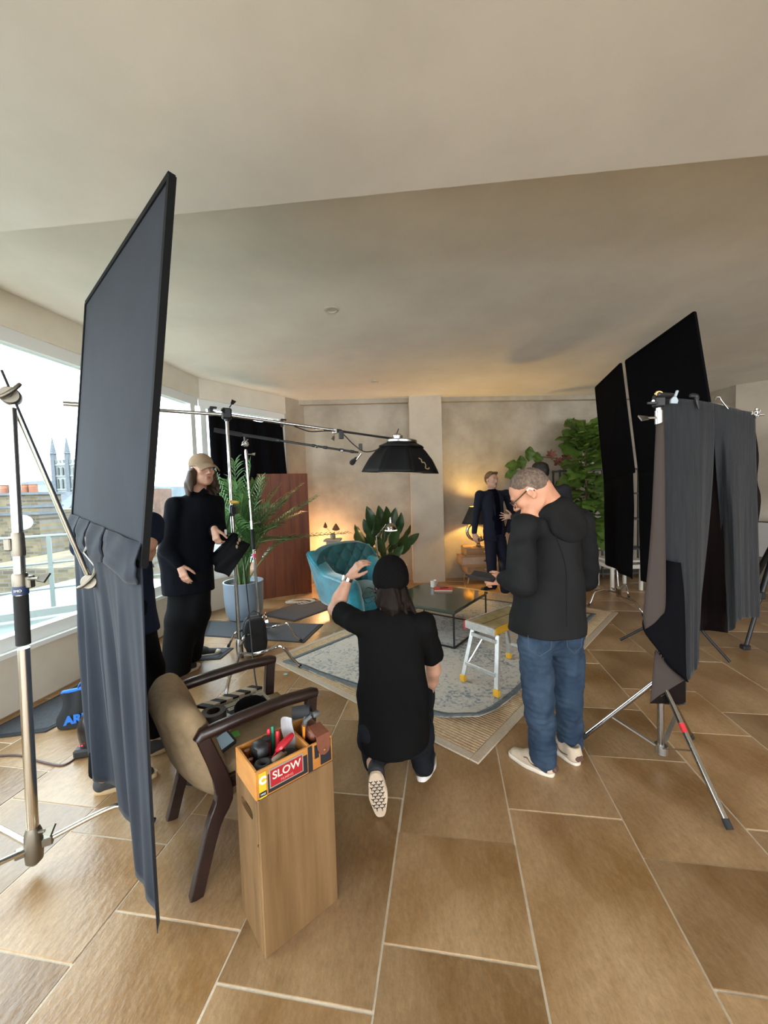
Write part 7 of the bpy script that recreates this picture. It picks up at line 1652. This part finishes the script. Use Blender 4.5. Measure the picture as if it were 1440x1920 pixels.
# --- palm in the blue grey pot
pp = V3((-1.845, 4.98, 0)); palm = thing('potted_palm', 'feathery areca palm in a tall blue grey pot by the window', 'plant', pp)
m_pot = mat('blue_grey_pot', (.19, .235, .29), .55)
mb = MB(); mb.lathe([(0, .0), (.165, .0), (.20, .02), (.228, .10), (.242, .25), (.247, .47), (.250, .475), (.250, .485), (.232, .485), (.228, .44), (.22, .43), (0, .43)], pp, 40); mb.build('pot', m_pot, palm, smooth=35)
mb = MB(); mb.ball(pp+V3((0, 0, .415)), (.225, .225, .035), 24); mb.build('soil', m_soil, palm, smooth=180)
r_ = random.Random(11)
def frond(tip, base, nl=26, ll=.26, sag=.25, tw=0.0):
    base, tip = V3(base), V3(tip); side = (tip-base); side.z = 0; side = side.normalized() if side.length > .02 else V3((1, 0, 0))
    mid = base.lerp(tip, .5)+V3((0, 0, sag))-side*sag*.35
    P = curve([base, base.lerp(mid, .5)+V3((0, 0, sag*.25))-side*.03, mid, tip], 9); mb = MB(); n = len(P)
    mb.tube(P, [.009*(1-.8*i/n)+.0015 for i in range(n)], 6)
    for i in range(nl):
        t = .30+.70*i/(nl-1); k = min(n-2, int(t*(n-1))); p = P[k].lerp(P[k+1], t*(n-1)-k); d = (P[k+1]-P[k]).normalized(); sd = d.cross(V3((0, 0, 1))); sd = sd.normalized() if sd.length > .05 else V3((1, 0, 0)); nrm = sd.cross(d)
        sd = sd*math.cos(tw)+nrm*math.sin(tw); nrm = sd.cross(d).normalized()
        for sg in (-1, 1):
            l = ll*(.55+.6*math.sin(math.pi*min(1, (t-.30)/.75+.12)))*(.85+.3*r_.random()); a = R(58-26*t+r_.uniform(-5, 5)); v = (d*math.cos(a)+sd*sg*math.sin(a)+nrm*.28).normalized(); wv = v.cross(nrm).normalized()*.0085
            q = [p, p+v*l*.35+nrm*.01, p+v*l*.7-V3((0, 0, .10*l)), p+v*l-V3((0, 0, .28*l))]
            vs = [q[0]-wv*.3, q[0]+wv*.3, q[1]-wv, q[1]+wv, q[2]-wv*.75, q[2]+wv*.75, q[3]]
            mb.add(vs, [(0, 1, 3, 2), (2, 3, 5, 4), (4, 5, 6)])
    mb.build('frond', m_palm, palm, smooth=180, fix=False)
b0 = pp+V3((0, 0, .44))
tips = [(412, 930, 4.9), (470, 940, 4.6), (535, 940, 5.1), (500, 905, 5.0), (445, 910, 4.7), (560, 965, 5.0), (402, 890, 4.75), (392, 940, 4.6), (388, 985, 4.65), (405, 1020, 4.7), (425, 905, 5.2), (440, 868, 5.1), (470, 872, 5.05), (478, 905, 4.85), (520, 918, 4.9), (560, 915, 4.95), (548, 958, 4.8), (590, 935, 5.0), (648, 1000, 5.15), (520, 985, 4.6), (545, 1010, 4.75), (430, 960, 4.45), (455, 930, 4.5), (505, 950, 5.3), (416, 1040, 4.6), (490, 900, 5.4)]
for i, (x, y, d) in enumerate(tips):
    tp_ = Q(x, y, d); frond(tp_, b0+V3((r_.uniform(-.06, .06), r_.uniform(-.06, .06), 0)), nl=30, ll=.30 if x < 600 else .22, sag=.16+.12*r_.random() if y > 900 else .06, tw=r_.uniform(-.5, .5))
mb = MB()
for k in range(7):
    a = k*.9; q = b0+V3((.07*math.cos(a), .07*math.sin(a), -.02)); mb = MB(); mb.tube([q, q+V3((.02*math.cos(a*2), .02*math.sin(a), .3)), q+V3((.05*math.cos(a), .05*math.sin(a), .62))], [.014, .011, .006], 8); mb.build('cane', m_stem, palm, smooth=60)

# --- broad leaved plant near the pillar
bp_ = V3((-.04, 6.42, 0)); bpl = thing('leafy_plant', 'dark broad leaved plant in front of the back wall, behind the kneeling man', 'plant', bp_)
mb = MB(); mb.lathe([(0, 0), (.14, 0), (.17, .30), (.175, .32), (.155, .32), (.15, .28), (0, .28)], bp_, 28); mb.build('pot', m_pot, bpl, smooth=40); mb = MB(); mb.lathe([(0, .282), (.148, .282)], bp_, 20); mb.add([], []); mb.build('soil', m_soil, bpl)
md = [leaf_mesh('leaf_blade', .36, .145, m_rub, .25, .20, .006, .85), leaf_mesh('leaf_blade', .34, .13, m_rub, .5, .22, .008, .9), leaf_mesh('leaf_blade', .30, .12, m_rub, .1, .25, .004, .9)]
lv = [(690, 956, -1), (712, 950, 0), (726, 948, 1), (742, 958, 1), (757, 968, 1), (773, 985, 2), (784, 1003, 2), (772, 1018, 2), (680, 972, -1), (664, 990, -2), (657, 1012, -2), (668, 1020, -2), (690, 1000, -1), (702, 985, 0), (722, 990, 0), (745, 995, 1), (758, 1010, 1), (738, 1012, 0), (712, 1015, 0), (695, 1022, -1), (705, 968, 0), (750, 980, 1), (676, 1005, -2), (766, 1000, 2), (730, 970, 0), (718, 1030, 0), (735, 1035, 1), (682, 1035, -1), (752, 1030, 1), (700, 1040, -1)]
for i, (x, y, s_) in enumerate(lv):
    tip = Q(x, y-3, 6.15+.30*math.sin(i*2.4)); root_ = bp_+V3((r_.uniform(-.06, .06), r_.uniform(-.05, .05), .28)); st = tip-root_; bs_ = root_+st*(.62 if y < 1010 else .55)
    mb = MB(); mb.tube(curve([root_, root_+V3((st.x*.15, st.y*.15, st.z*.35)), bs_], 4), [.007]*4+[.005]*5, 6); sm = mb.build('stalk', m_stem, bpl, smooth=60)
    d = (tip-bs_); put_leaf(md[i % 3], bpl, bs_, d, (s_*.3, -1, .35), r_.uniform(-.6, .6), d.length/.33)

# --- fiddle leaf plants on and by the shelf
fp_ = V3((3.26, 6.35, 0)); fgl = thing('fiddle_leaf_fig', 'big fiddle leaf fig with wavy green leaves, left of the black flags', 'plant', fp_)
fm_ = [leaf_mesh('leaf_blade', .34, .25, m_fig, .35, .16, .022, 1.25), leaf_mesh('leaf_blade', .34, .25, m_fig, .75, .10, .026, 1.3), leaf_mesh('leaf_blade', .32, .22, m_fig, .1, .22, .018, 1.2)]
mb = MB(); mb.lathe([(0, 0), (.15, 0), (.19, .36), (.195, .38), (.175, .38), (.17, .34), (0, .34)], fp_, 28); mb.build('pot', mat('dark_pot', (.02, .02, .022), .5), fgl, smooth=40)
trk = [fp_+V3((0, 0, .34)), Q(1104, 1000, 6.35), Q(1100, 940, 6.3), Q(1098, 860, 6.3), Q(1097, 820, 6.3)]
mb = MB(); mb.tube(curve(trk, 5), [.018]*21, 8); mb.build('trunk', m_bark, fgl, smooth=60)
tr_c = curve(trk[1:], 12)
for i in range(84):
    t = .04+.96*i/83; p = tr_c[min(len(tr_c)-1, int(t*(len(tr_c)-1)))]; a = i*2.4; el_a = -.5+1.3*(i/83)+r_.uniform(-.25, .25)
    d = V3((math.cos(a)*math.cos(el_a), math.sin(a)*math.cos(el_a)-.25, math.sin(el_a))).normalized(); s_ = .75+.35*r_.random(); 
    mb = None; put_leaf(fm_[i % 3], fgl, p+d*.03, d, (0.2*math.cos(a), -.5, .8), r_.uniform(-.5, .5), s_*1.3)
pl2 = Q(1003, 905, 6.55); fg2 = thing('fiddle_leaf_fig', 'smaller fiddle leaf plant showing above the dark haired man', 'plant', (pl2.x, pl2.y, 0))
for (x, y, dx, dz, yy) in ((978, 872, -.05, 1, 0), (992, 855, .15, 1, -.05), (968, 872, -1, .35, .1), (966, 888, -1, -.15, 0), (1008, 862, .35, 1, .1), (985, 890, -.5, -.6, -.2), (1010, 885, .8, .2, 0), (998, 895, 0, -.4, -.6)):
    p = Q(x, y, 6.5); put_leaf(fm_[(x+y) % 3], fg2, p-V3((dx, yy, dz)).normalized()*.10, V3((dx, yy, dz)), (0, -1, .3), .2, .82)
mb = MB(); mb.tube(curve([Q(1003, 1030, 6.6), Q(1000, 960, 6.58), Q(992, 905, 6.55), Q(985, 880, 6.52)], 5), .012, 8); mb.build('trunk', m_bark, fg2, smooth=60)
q_ = Q(1003, 1030, 6.6); mb = MB(); mb.lathe([(0, 0), (.12, 0), (.15, q_.z*.98), (.15, q_.z), (0, q_.z)], (q_.x, q_.y, 0), 24); mb.build('pot', mat('dark_pot', (.02, .02, .022), .5), fg2, smooth=40)
br = thing('flower_branch', 'dried branch with rust coloured blooms arching over the black shelf', 'branch', Q(1085, 862, 6.6))
mb = MB(); mb.tube(curve([Q(1010, 856, 6.6), Q(1030, 858, 6.6), Q(1058, 861, 6.6), Q(1085, 862, 6.6), Q(1100, 885, 6.6)], 5), .008, 6); mb.build('stem', m_bark, br, smooth=60)
m_rust = mat('rust_petal', (.17, .06, .035), .8, var=.2, scale=20)
pm2 = leaf_mesh('petal_blade', .11, .05, m_rust, -.2, .3, 0)
for (x, y) in ((1032, 854), (1061, 857), (1045, 868), (1055, 866)):
    c = Q(x, y, 6.55)
    for k in range(6): a = k*1.05+x; put_leaf(pm2, br, c, (math.cos(a)*.8, -.3, math.sin(a)*.7+.3), (0, -1, .2), 0, 1.0, 'petal')
# --- black shelf unit with books
sh0 = Q(1040, 1085, 6.75); m_shf = mat('dark_grey_steel', (.05, .05, .052), .5)
X0, X1, YS_ = 3.00, 4.50, 6.72
shf = thing('shelf_unit', 'open dark metal shelf unit against the back wall, behind fig and flags', 'shelf', ((X0+X1)/2, YS_, 0))
for x in (X0, 3.72, 4.22, X1):
    for dy in (0, .26):
        mb = MB(); mb.box((x, YS_+dy-.1, .93), (.026, .026, 1.86)); mb.build('post', m_shf, shf)
for z in (.06, .47, .98, 1.42, 1.84):
    mb = MB(); mb.box(((X0+X1)/2, YS_+.03, z), (X1-X0+.03, .30, .024)); mb.build('board', m_shf, shf)
bkc = [(.42, .36, .28), (.25, .14, .09), (.5, .46, .4), (.12, .12, .13), (.45, .40, .33), (.32, .30, .28)]
z = .482
for i in range(6):
    t = .022+.008*(i % 3); w_ = .26-.012*i; c = V3((3.60+.01*math.sin(i*2), YS_, z+t/2)); m_ = mat('book_cover_%d' % i, bkc[i], .6)
    bo_ = thing('book', ['pale', 'brown', 'white', 'black', 'cream', 'grey'][i]+' book in the lying stack on the dark shelf, %s from the bottom' % ['first', 'second', 'third', 'fourth', 'fifth', 'sixth'][i], 'book', (c.x, c.y, z), 'stack of books on the shelf')
    mb = MB(); mb.box(c, (w_-.008, .178, t-.005), rotz(.1*math.sin(i))); mb.build('page_block', mat('paper', (.62, .57, .48), .8), bo_)
    mb = MB(); rr_ = rotz(.1*math.sin(i)); mb.box(c+V3((0, 0, t/2-.0015)), (w_, .19, .003), rr_); mb.box(c-V3((0, 0, t/2-.0015)), (w_, .19, .003), rr_); mb.box(c+rr_ @ V3((0, -.094, 0)), (w_, .003, t), rr_); mb.build('cover', m_, bo_); z += t+.0005
# white board behind the shelf (seen pale between the posts)
# --- hearth bench, frames and plant at the far right
hb = thing('stone_bench', 'pale stone bench along the far right corner', 'bench', (6.1, 5.75, 0))
b1, b2 = V3((5.62, 5.62, 0)), V3((6.75, 5.25, 0)); m_st = mat('pale_stone', (.40, .36, .29), .8, var=.12, scale=4, bump=.1, bscale=20)
dd = (b2-b1).normalized(); nn = V3((-dd.y, dd.x, 0)); mb = MB(); mb.prism([b1, b2, b2+nn*.34, b1+nn*.34], (0, 0, .36)); mb.build('body', m_st, hb); mb = MB(); mb.prism([p+V3((0, 0, .36)) for p in (b1-dd*.02-nn*.02, b2-nn*.02, b2+nn*.34, b1-dd*.02+nn*.34)], (0, 0, .045)); mb.build('slab', m_st, hb)
m_pic = mat('white_card', (.62, .62, .60), .6)
for i, (t, tilt) in enumerate(((.08, .0), (.24, .08), (.42, -.04), (.60, .03))):
    c = b1+dd*t+nn*.14; bo_ = thing('record_sleeve', ['first', 'second', 'third', 'fourth'][i]+' of the white sleeves standing on the stone bench, counted from the left', 'sleeve', (c.x, c.y, .405), 'white sleeves on the stone bench')
    A_ = frame(nn, dd*math.cos(tilt+.9)+V3((0, 0, 0))+nn*math.sin(tilt+.9), V3((0, 0, 1))); yv = V3((dd.x*.45-nn.x*.9, dd.y*.45-nn.y*.9, 0)).normalized(); xv = V3((yv.y, -yv.x, 0)); RT = frame(yv, -xv, V3((0, 0, 1))) @ Matrix.Rotation(.14+tilt, 3, 'X')
    mb = MB(M4(RT, (c.x, c.y, .407))); mb.box((0, 0, .28), (.40, .012, .55)); mb.build('card', m_pic, bo_); mb = MB(M4(RT, (c.x, c.y, .407)))
    for (cx, cz, w_, h_) in ((-.2, .28, .012, .56), (.2, .28, .012, .56), (0, .004, .41, .012), (0, .556, .41, .012)): mb.box((cx, 0, cz), (w_, .018, h_))
    mb.build('edge', black_plastic, bo_)
c = V3((5.82, 5.42, 0)); rp_ = thing('fiddle_leaf_fig', 'fiddle leaf plant at the right edge behind the hanging cloth', 'plant', c)
mb = MB(); mb.lathe([(0, 0), (.14, 0), (.17, .34), (.15, .34), (0, .32)], c+V3((.0, -.25, 0)), 24); mb.build('pot', mat('dark_pot', (.02, .02, .022), .5), rp_, smooth=40); mb = MB(); mb.tube(curve([c+V3((0, -.25, .3)), c+V3((0, -.22, 1.0)), c+V3((.0, -.2, 1.6)), c+V3((.02, -.2, 2.2))], 5), .016, 8); mb.build('trunk', m_bark, rp_, smooth=60)
for i in range(26):
    a = i*2.4; zz = 1.35+.9*i/25; d = V3((math.cos(a), math.sin(a), .3*math.sin(i))).normalized(); put_leaf(fm_[i % 3], rp_, c+V3((0, -.2, zz)), d, (0, -.4, .9), r_.uniform(-.4, .4), .95)

# ================================================================ OUTSIDE: balcony rail, roofs, chimneys and the church tower
m_rail = mat('painted_rail', (.20, .225, .22), .4, .2)
rd_ = V3((.839, .545, 0)); r0_ = V3((-4.72, 5.45, 0))
rl_o = thing('balcony_rail', 'pale metal balcony railing outside the long window', 'railing', r0_)
for z in (1.10, .72, .36):
    mb = MB(); mb.tube([r0_-rd_*2.6+V3((0, 0, z)), r0_+rd_*1.6+V3((0, 0, z))], .022 if z > 1 else .015, 8); mb.build('rail', m_rail, rl_o, smooth=60)
for t in (-2.3, -1.2, .0, 1.2):
    mb = MB(); mb.box(r0_+rd_*t+V3((0, 0, .55)), (.05, .05, 1.10), look(rd_)); mb.build('post', m_rail, rl_o)
mb = MB(); mb.prism([r0_-rd_*2.6, r0_+rd_*1.6, r0_+rd_*1.6-V3((-.545, .839, 0))*.1, r0_-rd_*2.6-V3((-.545, .839, 0))*.1], (0, 0, .10)); mb.build('kerb', mat('pale_coping', (.25, .27, .26), .7), rl_o)
mb = MB(); mb.prism([UV(U0-.25, -4, -.15), UV(U0-.25, 7, -.15), UV(U0-4.5, 7, -.15), UV(U0-4.5, -4, -.15)], (0, 0, .10)); o = mb.build('balcony_deck', mat('balcony_paving', (.12, .15, .135), .6)); tag(o, 'grey green balcony deck outside the window', kind='structure')
m_yb = mat('yellow_stock_brick', (.10, .08, .05), .9)
def brickify(m, c1, c2, cm):
    t = m.node_tree; b_ = t.nodes['Principled BSDF']; tc_ = t.nodes.new('ShaderNodeTexCoord'); mp_ = t.nodes.new('ShaderNodeMapping'); mp_.inputs['Rotation'].default_value = (R(-90), 0, 0)
    bk_ = t.nodes.new('ShaderNodeTexBrick'); bk_.inputs['Scale'].default_value = 1.0; bk_.inputs['Brick Width'].default_value = .34; bk_.inputs['Row Height'].default_value = .13; bk_.inputs['Mortar Size'].default_value = .016; bk_.inputs['Bias'].default_value = 0
    bk_.inputs['Color1'].default_value = (*c1, 1); bk_.inputs['Color2'].default_value = (*c2, 1); bk_.inputs['Mortar'].default_value = (*cm, 1)
    nz_ = t.nodes.new('ShaderNodeTexNoise'); nz_.inputs['Scale'].default_value = 1.6; nz_.inputs['Detail'].default_value = 6; hs_ = t.nodes.new('ShaderNodeHueSaturation'); mr_ = t.nodes.new('ShaderNodeMapRange'); mr_.inputs['To Min'].default_value = .4; mr_.inputs['To Max'].default_value = 1.6
    t.links.new(tc_.outputs['Object'], mp_.inputs[0]); t.links.new(mp_.outputs[0], bk_.inputs['Vector']); t.links.new(tc_.outputs['Object'], nz_.inputs['Vector']); t.links.new(nz_.outputs['Fac'], mr_.inputs[0]); t.links.new(mr_.outputs[0], hs_.inputs['Value']); t.links.new(bk_.outputs['Color'], hs_.inputs['Color']); t.links.new(hs_.outputs[0], b_.inputs['Base Color'])
brickify(m_yb, (.145, .108, .052), (.055, .042, .026), (.11, .10, .085))
m_slate = mat('grey_slate', (.075, .085, .10), .7, var=.2, scale=1.5, stretch=(1, 1, 2)); m_stone = mat('pale_church_stone', (.20, .21, .20), .9, var=.12, scale=.5); m_dk = mat('far_window_dark', (.035, .04, .046), .4); m_pot2 = mat('terracotta', (.20, .075, .04), .8); m_white = mat('white_far_paint', (.28, .30, .31), .7); m_rb = mat('red_far_brick', (.11, .062, .045), .9, var=.2, scale=2)
def at(px, py, d): return Q(px, py, d)
def house(name, label, x0, x1, ytop, ybase_z, d, dep, m, roof=None, roofm=None, wins=(), cat='building'):
    a, b = at(x0, ytop, d), at(x1, ytop, d); zt_ = min(a.z, b.z); root = thing(name, label, cat, (a.x, a.y, ybase_z)); w_ = (b.x-a.x)
    mb = MB(); mb.box(((a.x+b.x)/2, d+dep/2, (zt_+ybase_z)/2), (w_, dep, zt_-ybase_z)); mb.build('wall', m, root)
    if roof:
        mb = MB(); e = w_*.03; rh = roof; P_ = [(a.x-e, d-.1, zt_), (b.x+e, d-.1, zt_), ((a.x+b.x)/2+w_*.0, d-.1, zt_+rh)]; mb.prism(P_, (0, dep+.2, 0)) if roofm[1] == 'gable' else mb.prism([(a.x-e, d-.2, zt_), (a.x-e, d+dep+.2, zt_), (a.x-e, d+dep/2, zt_+rh)], (w_+2*e, 0, 0)); mb.build('roof', roofm[0], root)
    for (u, z_, ww_, hh_) in wins:
        c = (a.x+w_*u, d-.03, zt_-z_); mb = MB(); mb.box(c, (ww_, .12, hh_)); wn = mb.build('window', m_white, root); mb = MB(); mb.box((c[0], c[1]-.05, c[2]), (ww_*.8, .06, hh_*.88)); mb.build('pane', m_dk, wn)
    return root, a, b, zt_
house('brick_parapet', 'yellow brick building end with a coped top seen through the window at far left', -60, 76, 958, -6, 18.6, 5, m_yb)
rt_, a, b, zt_ = house('chimney_stack', 'broad yellow brick chimney stack with clay pots, left of the church', -40, 70, 925, -2, 16.5, 1.2, m_yb)
for z_, e in ((.0, .10), (-.55, .05), (-.85, .08)):
    mb = MB(); mb.box(((a.x+b.x)/2, 17.1, zt_+z_), (b.x-a.x+2*e, 1.2+2*e, .10)); mb.build('course', m_slate, rt_)
for x in (10, 27, 48, 63): c = at(x, 922, 16.8); mb = MB(); mb.lathe([(0, 0), (.16, 0), (.15, .32), (.17, .34), (.15, .36), (0, .36)], (c.x, c.y, zt_+.05), 12); mb.build('chimney_pot', m_pot2, rt_, smooth=40)
dsh = at(43, 980, 16.0); ds = thing('satellite_dish', 'small pale satellite dish on the yellow brick wall', 'dish', dsh); mb = MB(); mb.lathe([(0, 0), (.18, .03), (.30, .10)], dsh, 16, axis=(.7, -.6, .2)); mb.build('bowl', m_white, ds, smooth=60, solid=.02); mb = MB(); mb.tube([dsh, dsh+V3((.1, .62, -.1))], .03, 6); mb.build('bracket', m_rail, ds)
house('terrace_roof', 'slate roofed terrace below the church tower', 75, 150, 975, -8, 34, 10, m_rb, 3.0, (m_slate, 'ridge'), [(.2+.2*k, 1.2, .8, 1.1) for k in range(4)])
house('gabled_house', 'pale gabled house in front of the church tower', 82, 128, 965, -8, 40, 9, m_white, 2.4, (m_slate, 'gable'), [(.3, 1.0, .7, .9), (.55, 1.0, .7, .9), (.8, 1.0, .7, .9)])
house('brick_house', 'low red brick house beside the flag edge', 110, 180, 985, -8, 27, 6, m_rb, 1.8, (m_slate, 'gable'), [(.2, 1.2, .7, 1.0), (.45, 1.2, .7, 1.0)])
house('flat_roof_building', 'low building with a bright flat roof beyond the railing', -80, 200, 1062, -6, 12, 5, m_yb)
mb = MB(); a = at(-80, 1062, 12); b = at(200, 1062, 12)
house('lead_roof_building', 'low building with white painted roof edge in the yard', -40, 160, 1022, -6, 21, 6, m_white, None, None, [(.3, 1.0, 1.0, .8), (.6, 1.0, 1.0, .8)])
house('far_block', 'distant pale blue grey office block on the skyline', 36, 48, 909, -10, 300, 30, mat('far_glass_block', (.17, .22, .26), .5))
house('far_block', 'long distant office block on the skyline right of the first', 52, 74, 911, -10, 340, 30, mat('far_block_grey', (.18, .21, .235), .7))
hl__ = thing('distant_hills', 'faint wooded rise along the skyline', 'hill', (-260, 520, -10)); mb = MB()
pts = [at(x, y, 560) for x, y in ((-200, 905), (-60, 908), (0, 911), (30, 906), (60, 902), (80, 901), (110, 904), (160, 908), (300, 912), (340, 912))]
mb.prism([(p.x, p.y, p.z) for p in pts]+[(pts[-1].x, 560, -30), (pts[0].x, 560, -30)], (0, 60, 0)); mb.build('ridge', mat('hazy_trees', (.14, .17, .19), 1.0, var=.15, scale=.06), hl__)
house('chimney_house', 'brick chimney and roof showing between the flag and the man in the cap', 283, 306, 935, -6, 30, 6, m_yb, None, None, [])
house('red_chimney', 'reddish chimney block right beside the tall flag', 287, 299, 916, -4, 27, 1.5, m_rb)
# church tower
dT = 118.0; ct_ = thing('church_tower', 'pale stone church tower with tall corner pinnacles', 'tower', at(130, 1000, dT)); tl0, tr0 = at(101, 870, dT), at(160, 870, dT); zt_ = tl0.z; wt_ = tr0.x-tl0.x; zb_ = -15
cx_ = (tl0.x+tr0.x)/2; mb = MB(); mb.box((cx_, dT+wt_/2, (zt_+zb_)/2), (wt_, wt_, zt_-zb_)); mb.build('shaft', m_stone, ct_)
for k in range(3): z_ = at(101, (872, 893, 918)[k], dT).z; mb = MB(); mb.box((cx_, dT+wt_/2, z_), (wt_+.5, wt_+.5, .45)); mb.build('string_course', m_stone, ct_)
mb = MB()
for k in range(9): mb = MB(); mb.box((tl0.x+wt_*(k+.5)/9, dT+.2, zt_+.7), (wt_/15, .6, 1.1)); mb.build('merlon', m_stone, ct_)
for (x, y) in ((tl0.x, dT), (tr0.x, dT), (cx_, dT), (tl0.x, dT+wt_), (tr0.x, dT+wt_)):
    if x == cx_: x = at(127.5, 870, dT).x
    mb = MB(); mb.box((x, y, (zt_+zb_)/2+1.5), (1.1, 1.1, zt_-zb_+3)); mb.lathe([(1.0, zt_+3), (.8, zt_+3.3), (.0, zt_+8.6)], (x, y, 0), 8); mb.build('pinnacle', m_slate, ct_)
for r, (y0, y1) in enumerate(((877, 891), (899, 916))):
    for k, px in enumerate((110.5, 119, 140, 150)):
        a = at(px-1.8, y0, dT); b = at(px+1.8, y1, dT); mb = MB(); w_ = b.x-a.x; c = (a.x+b.x)/2
        mb.prism([(c-w_/2, dT-.1, b.z), (c+w_/2, dT-.1, b.z), (c+w_/2, dT-.1, a.z-w_*.3), (c, dT-.1, a.z+w_*.3), (c-w_/2, dT-.1, a.z-w_*.3)], (0, -.3, 0)); mb.build('window', m_dk, ct_)
mb = MB(); mb.box((-200, 330, -15.2), (900, 800, .2)); o = mb.build('ground', mat('city_ground', (.10, .11, .105), .9, var=.3, scale=.05)); tag(o, 'street level far below the window', kind='structure')
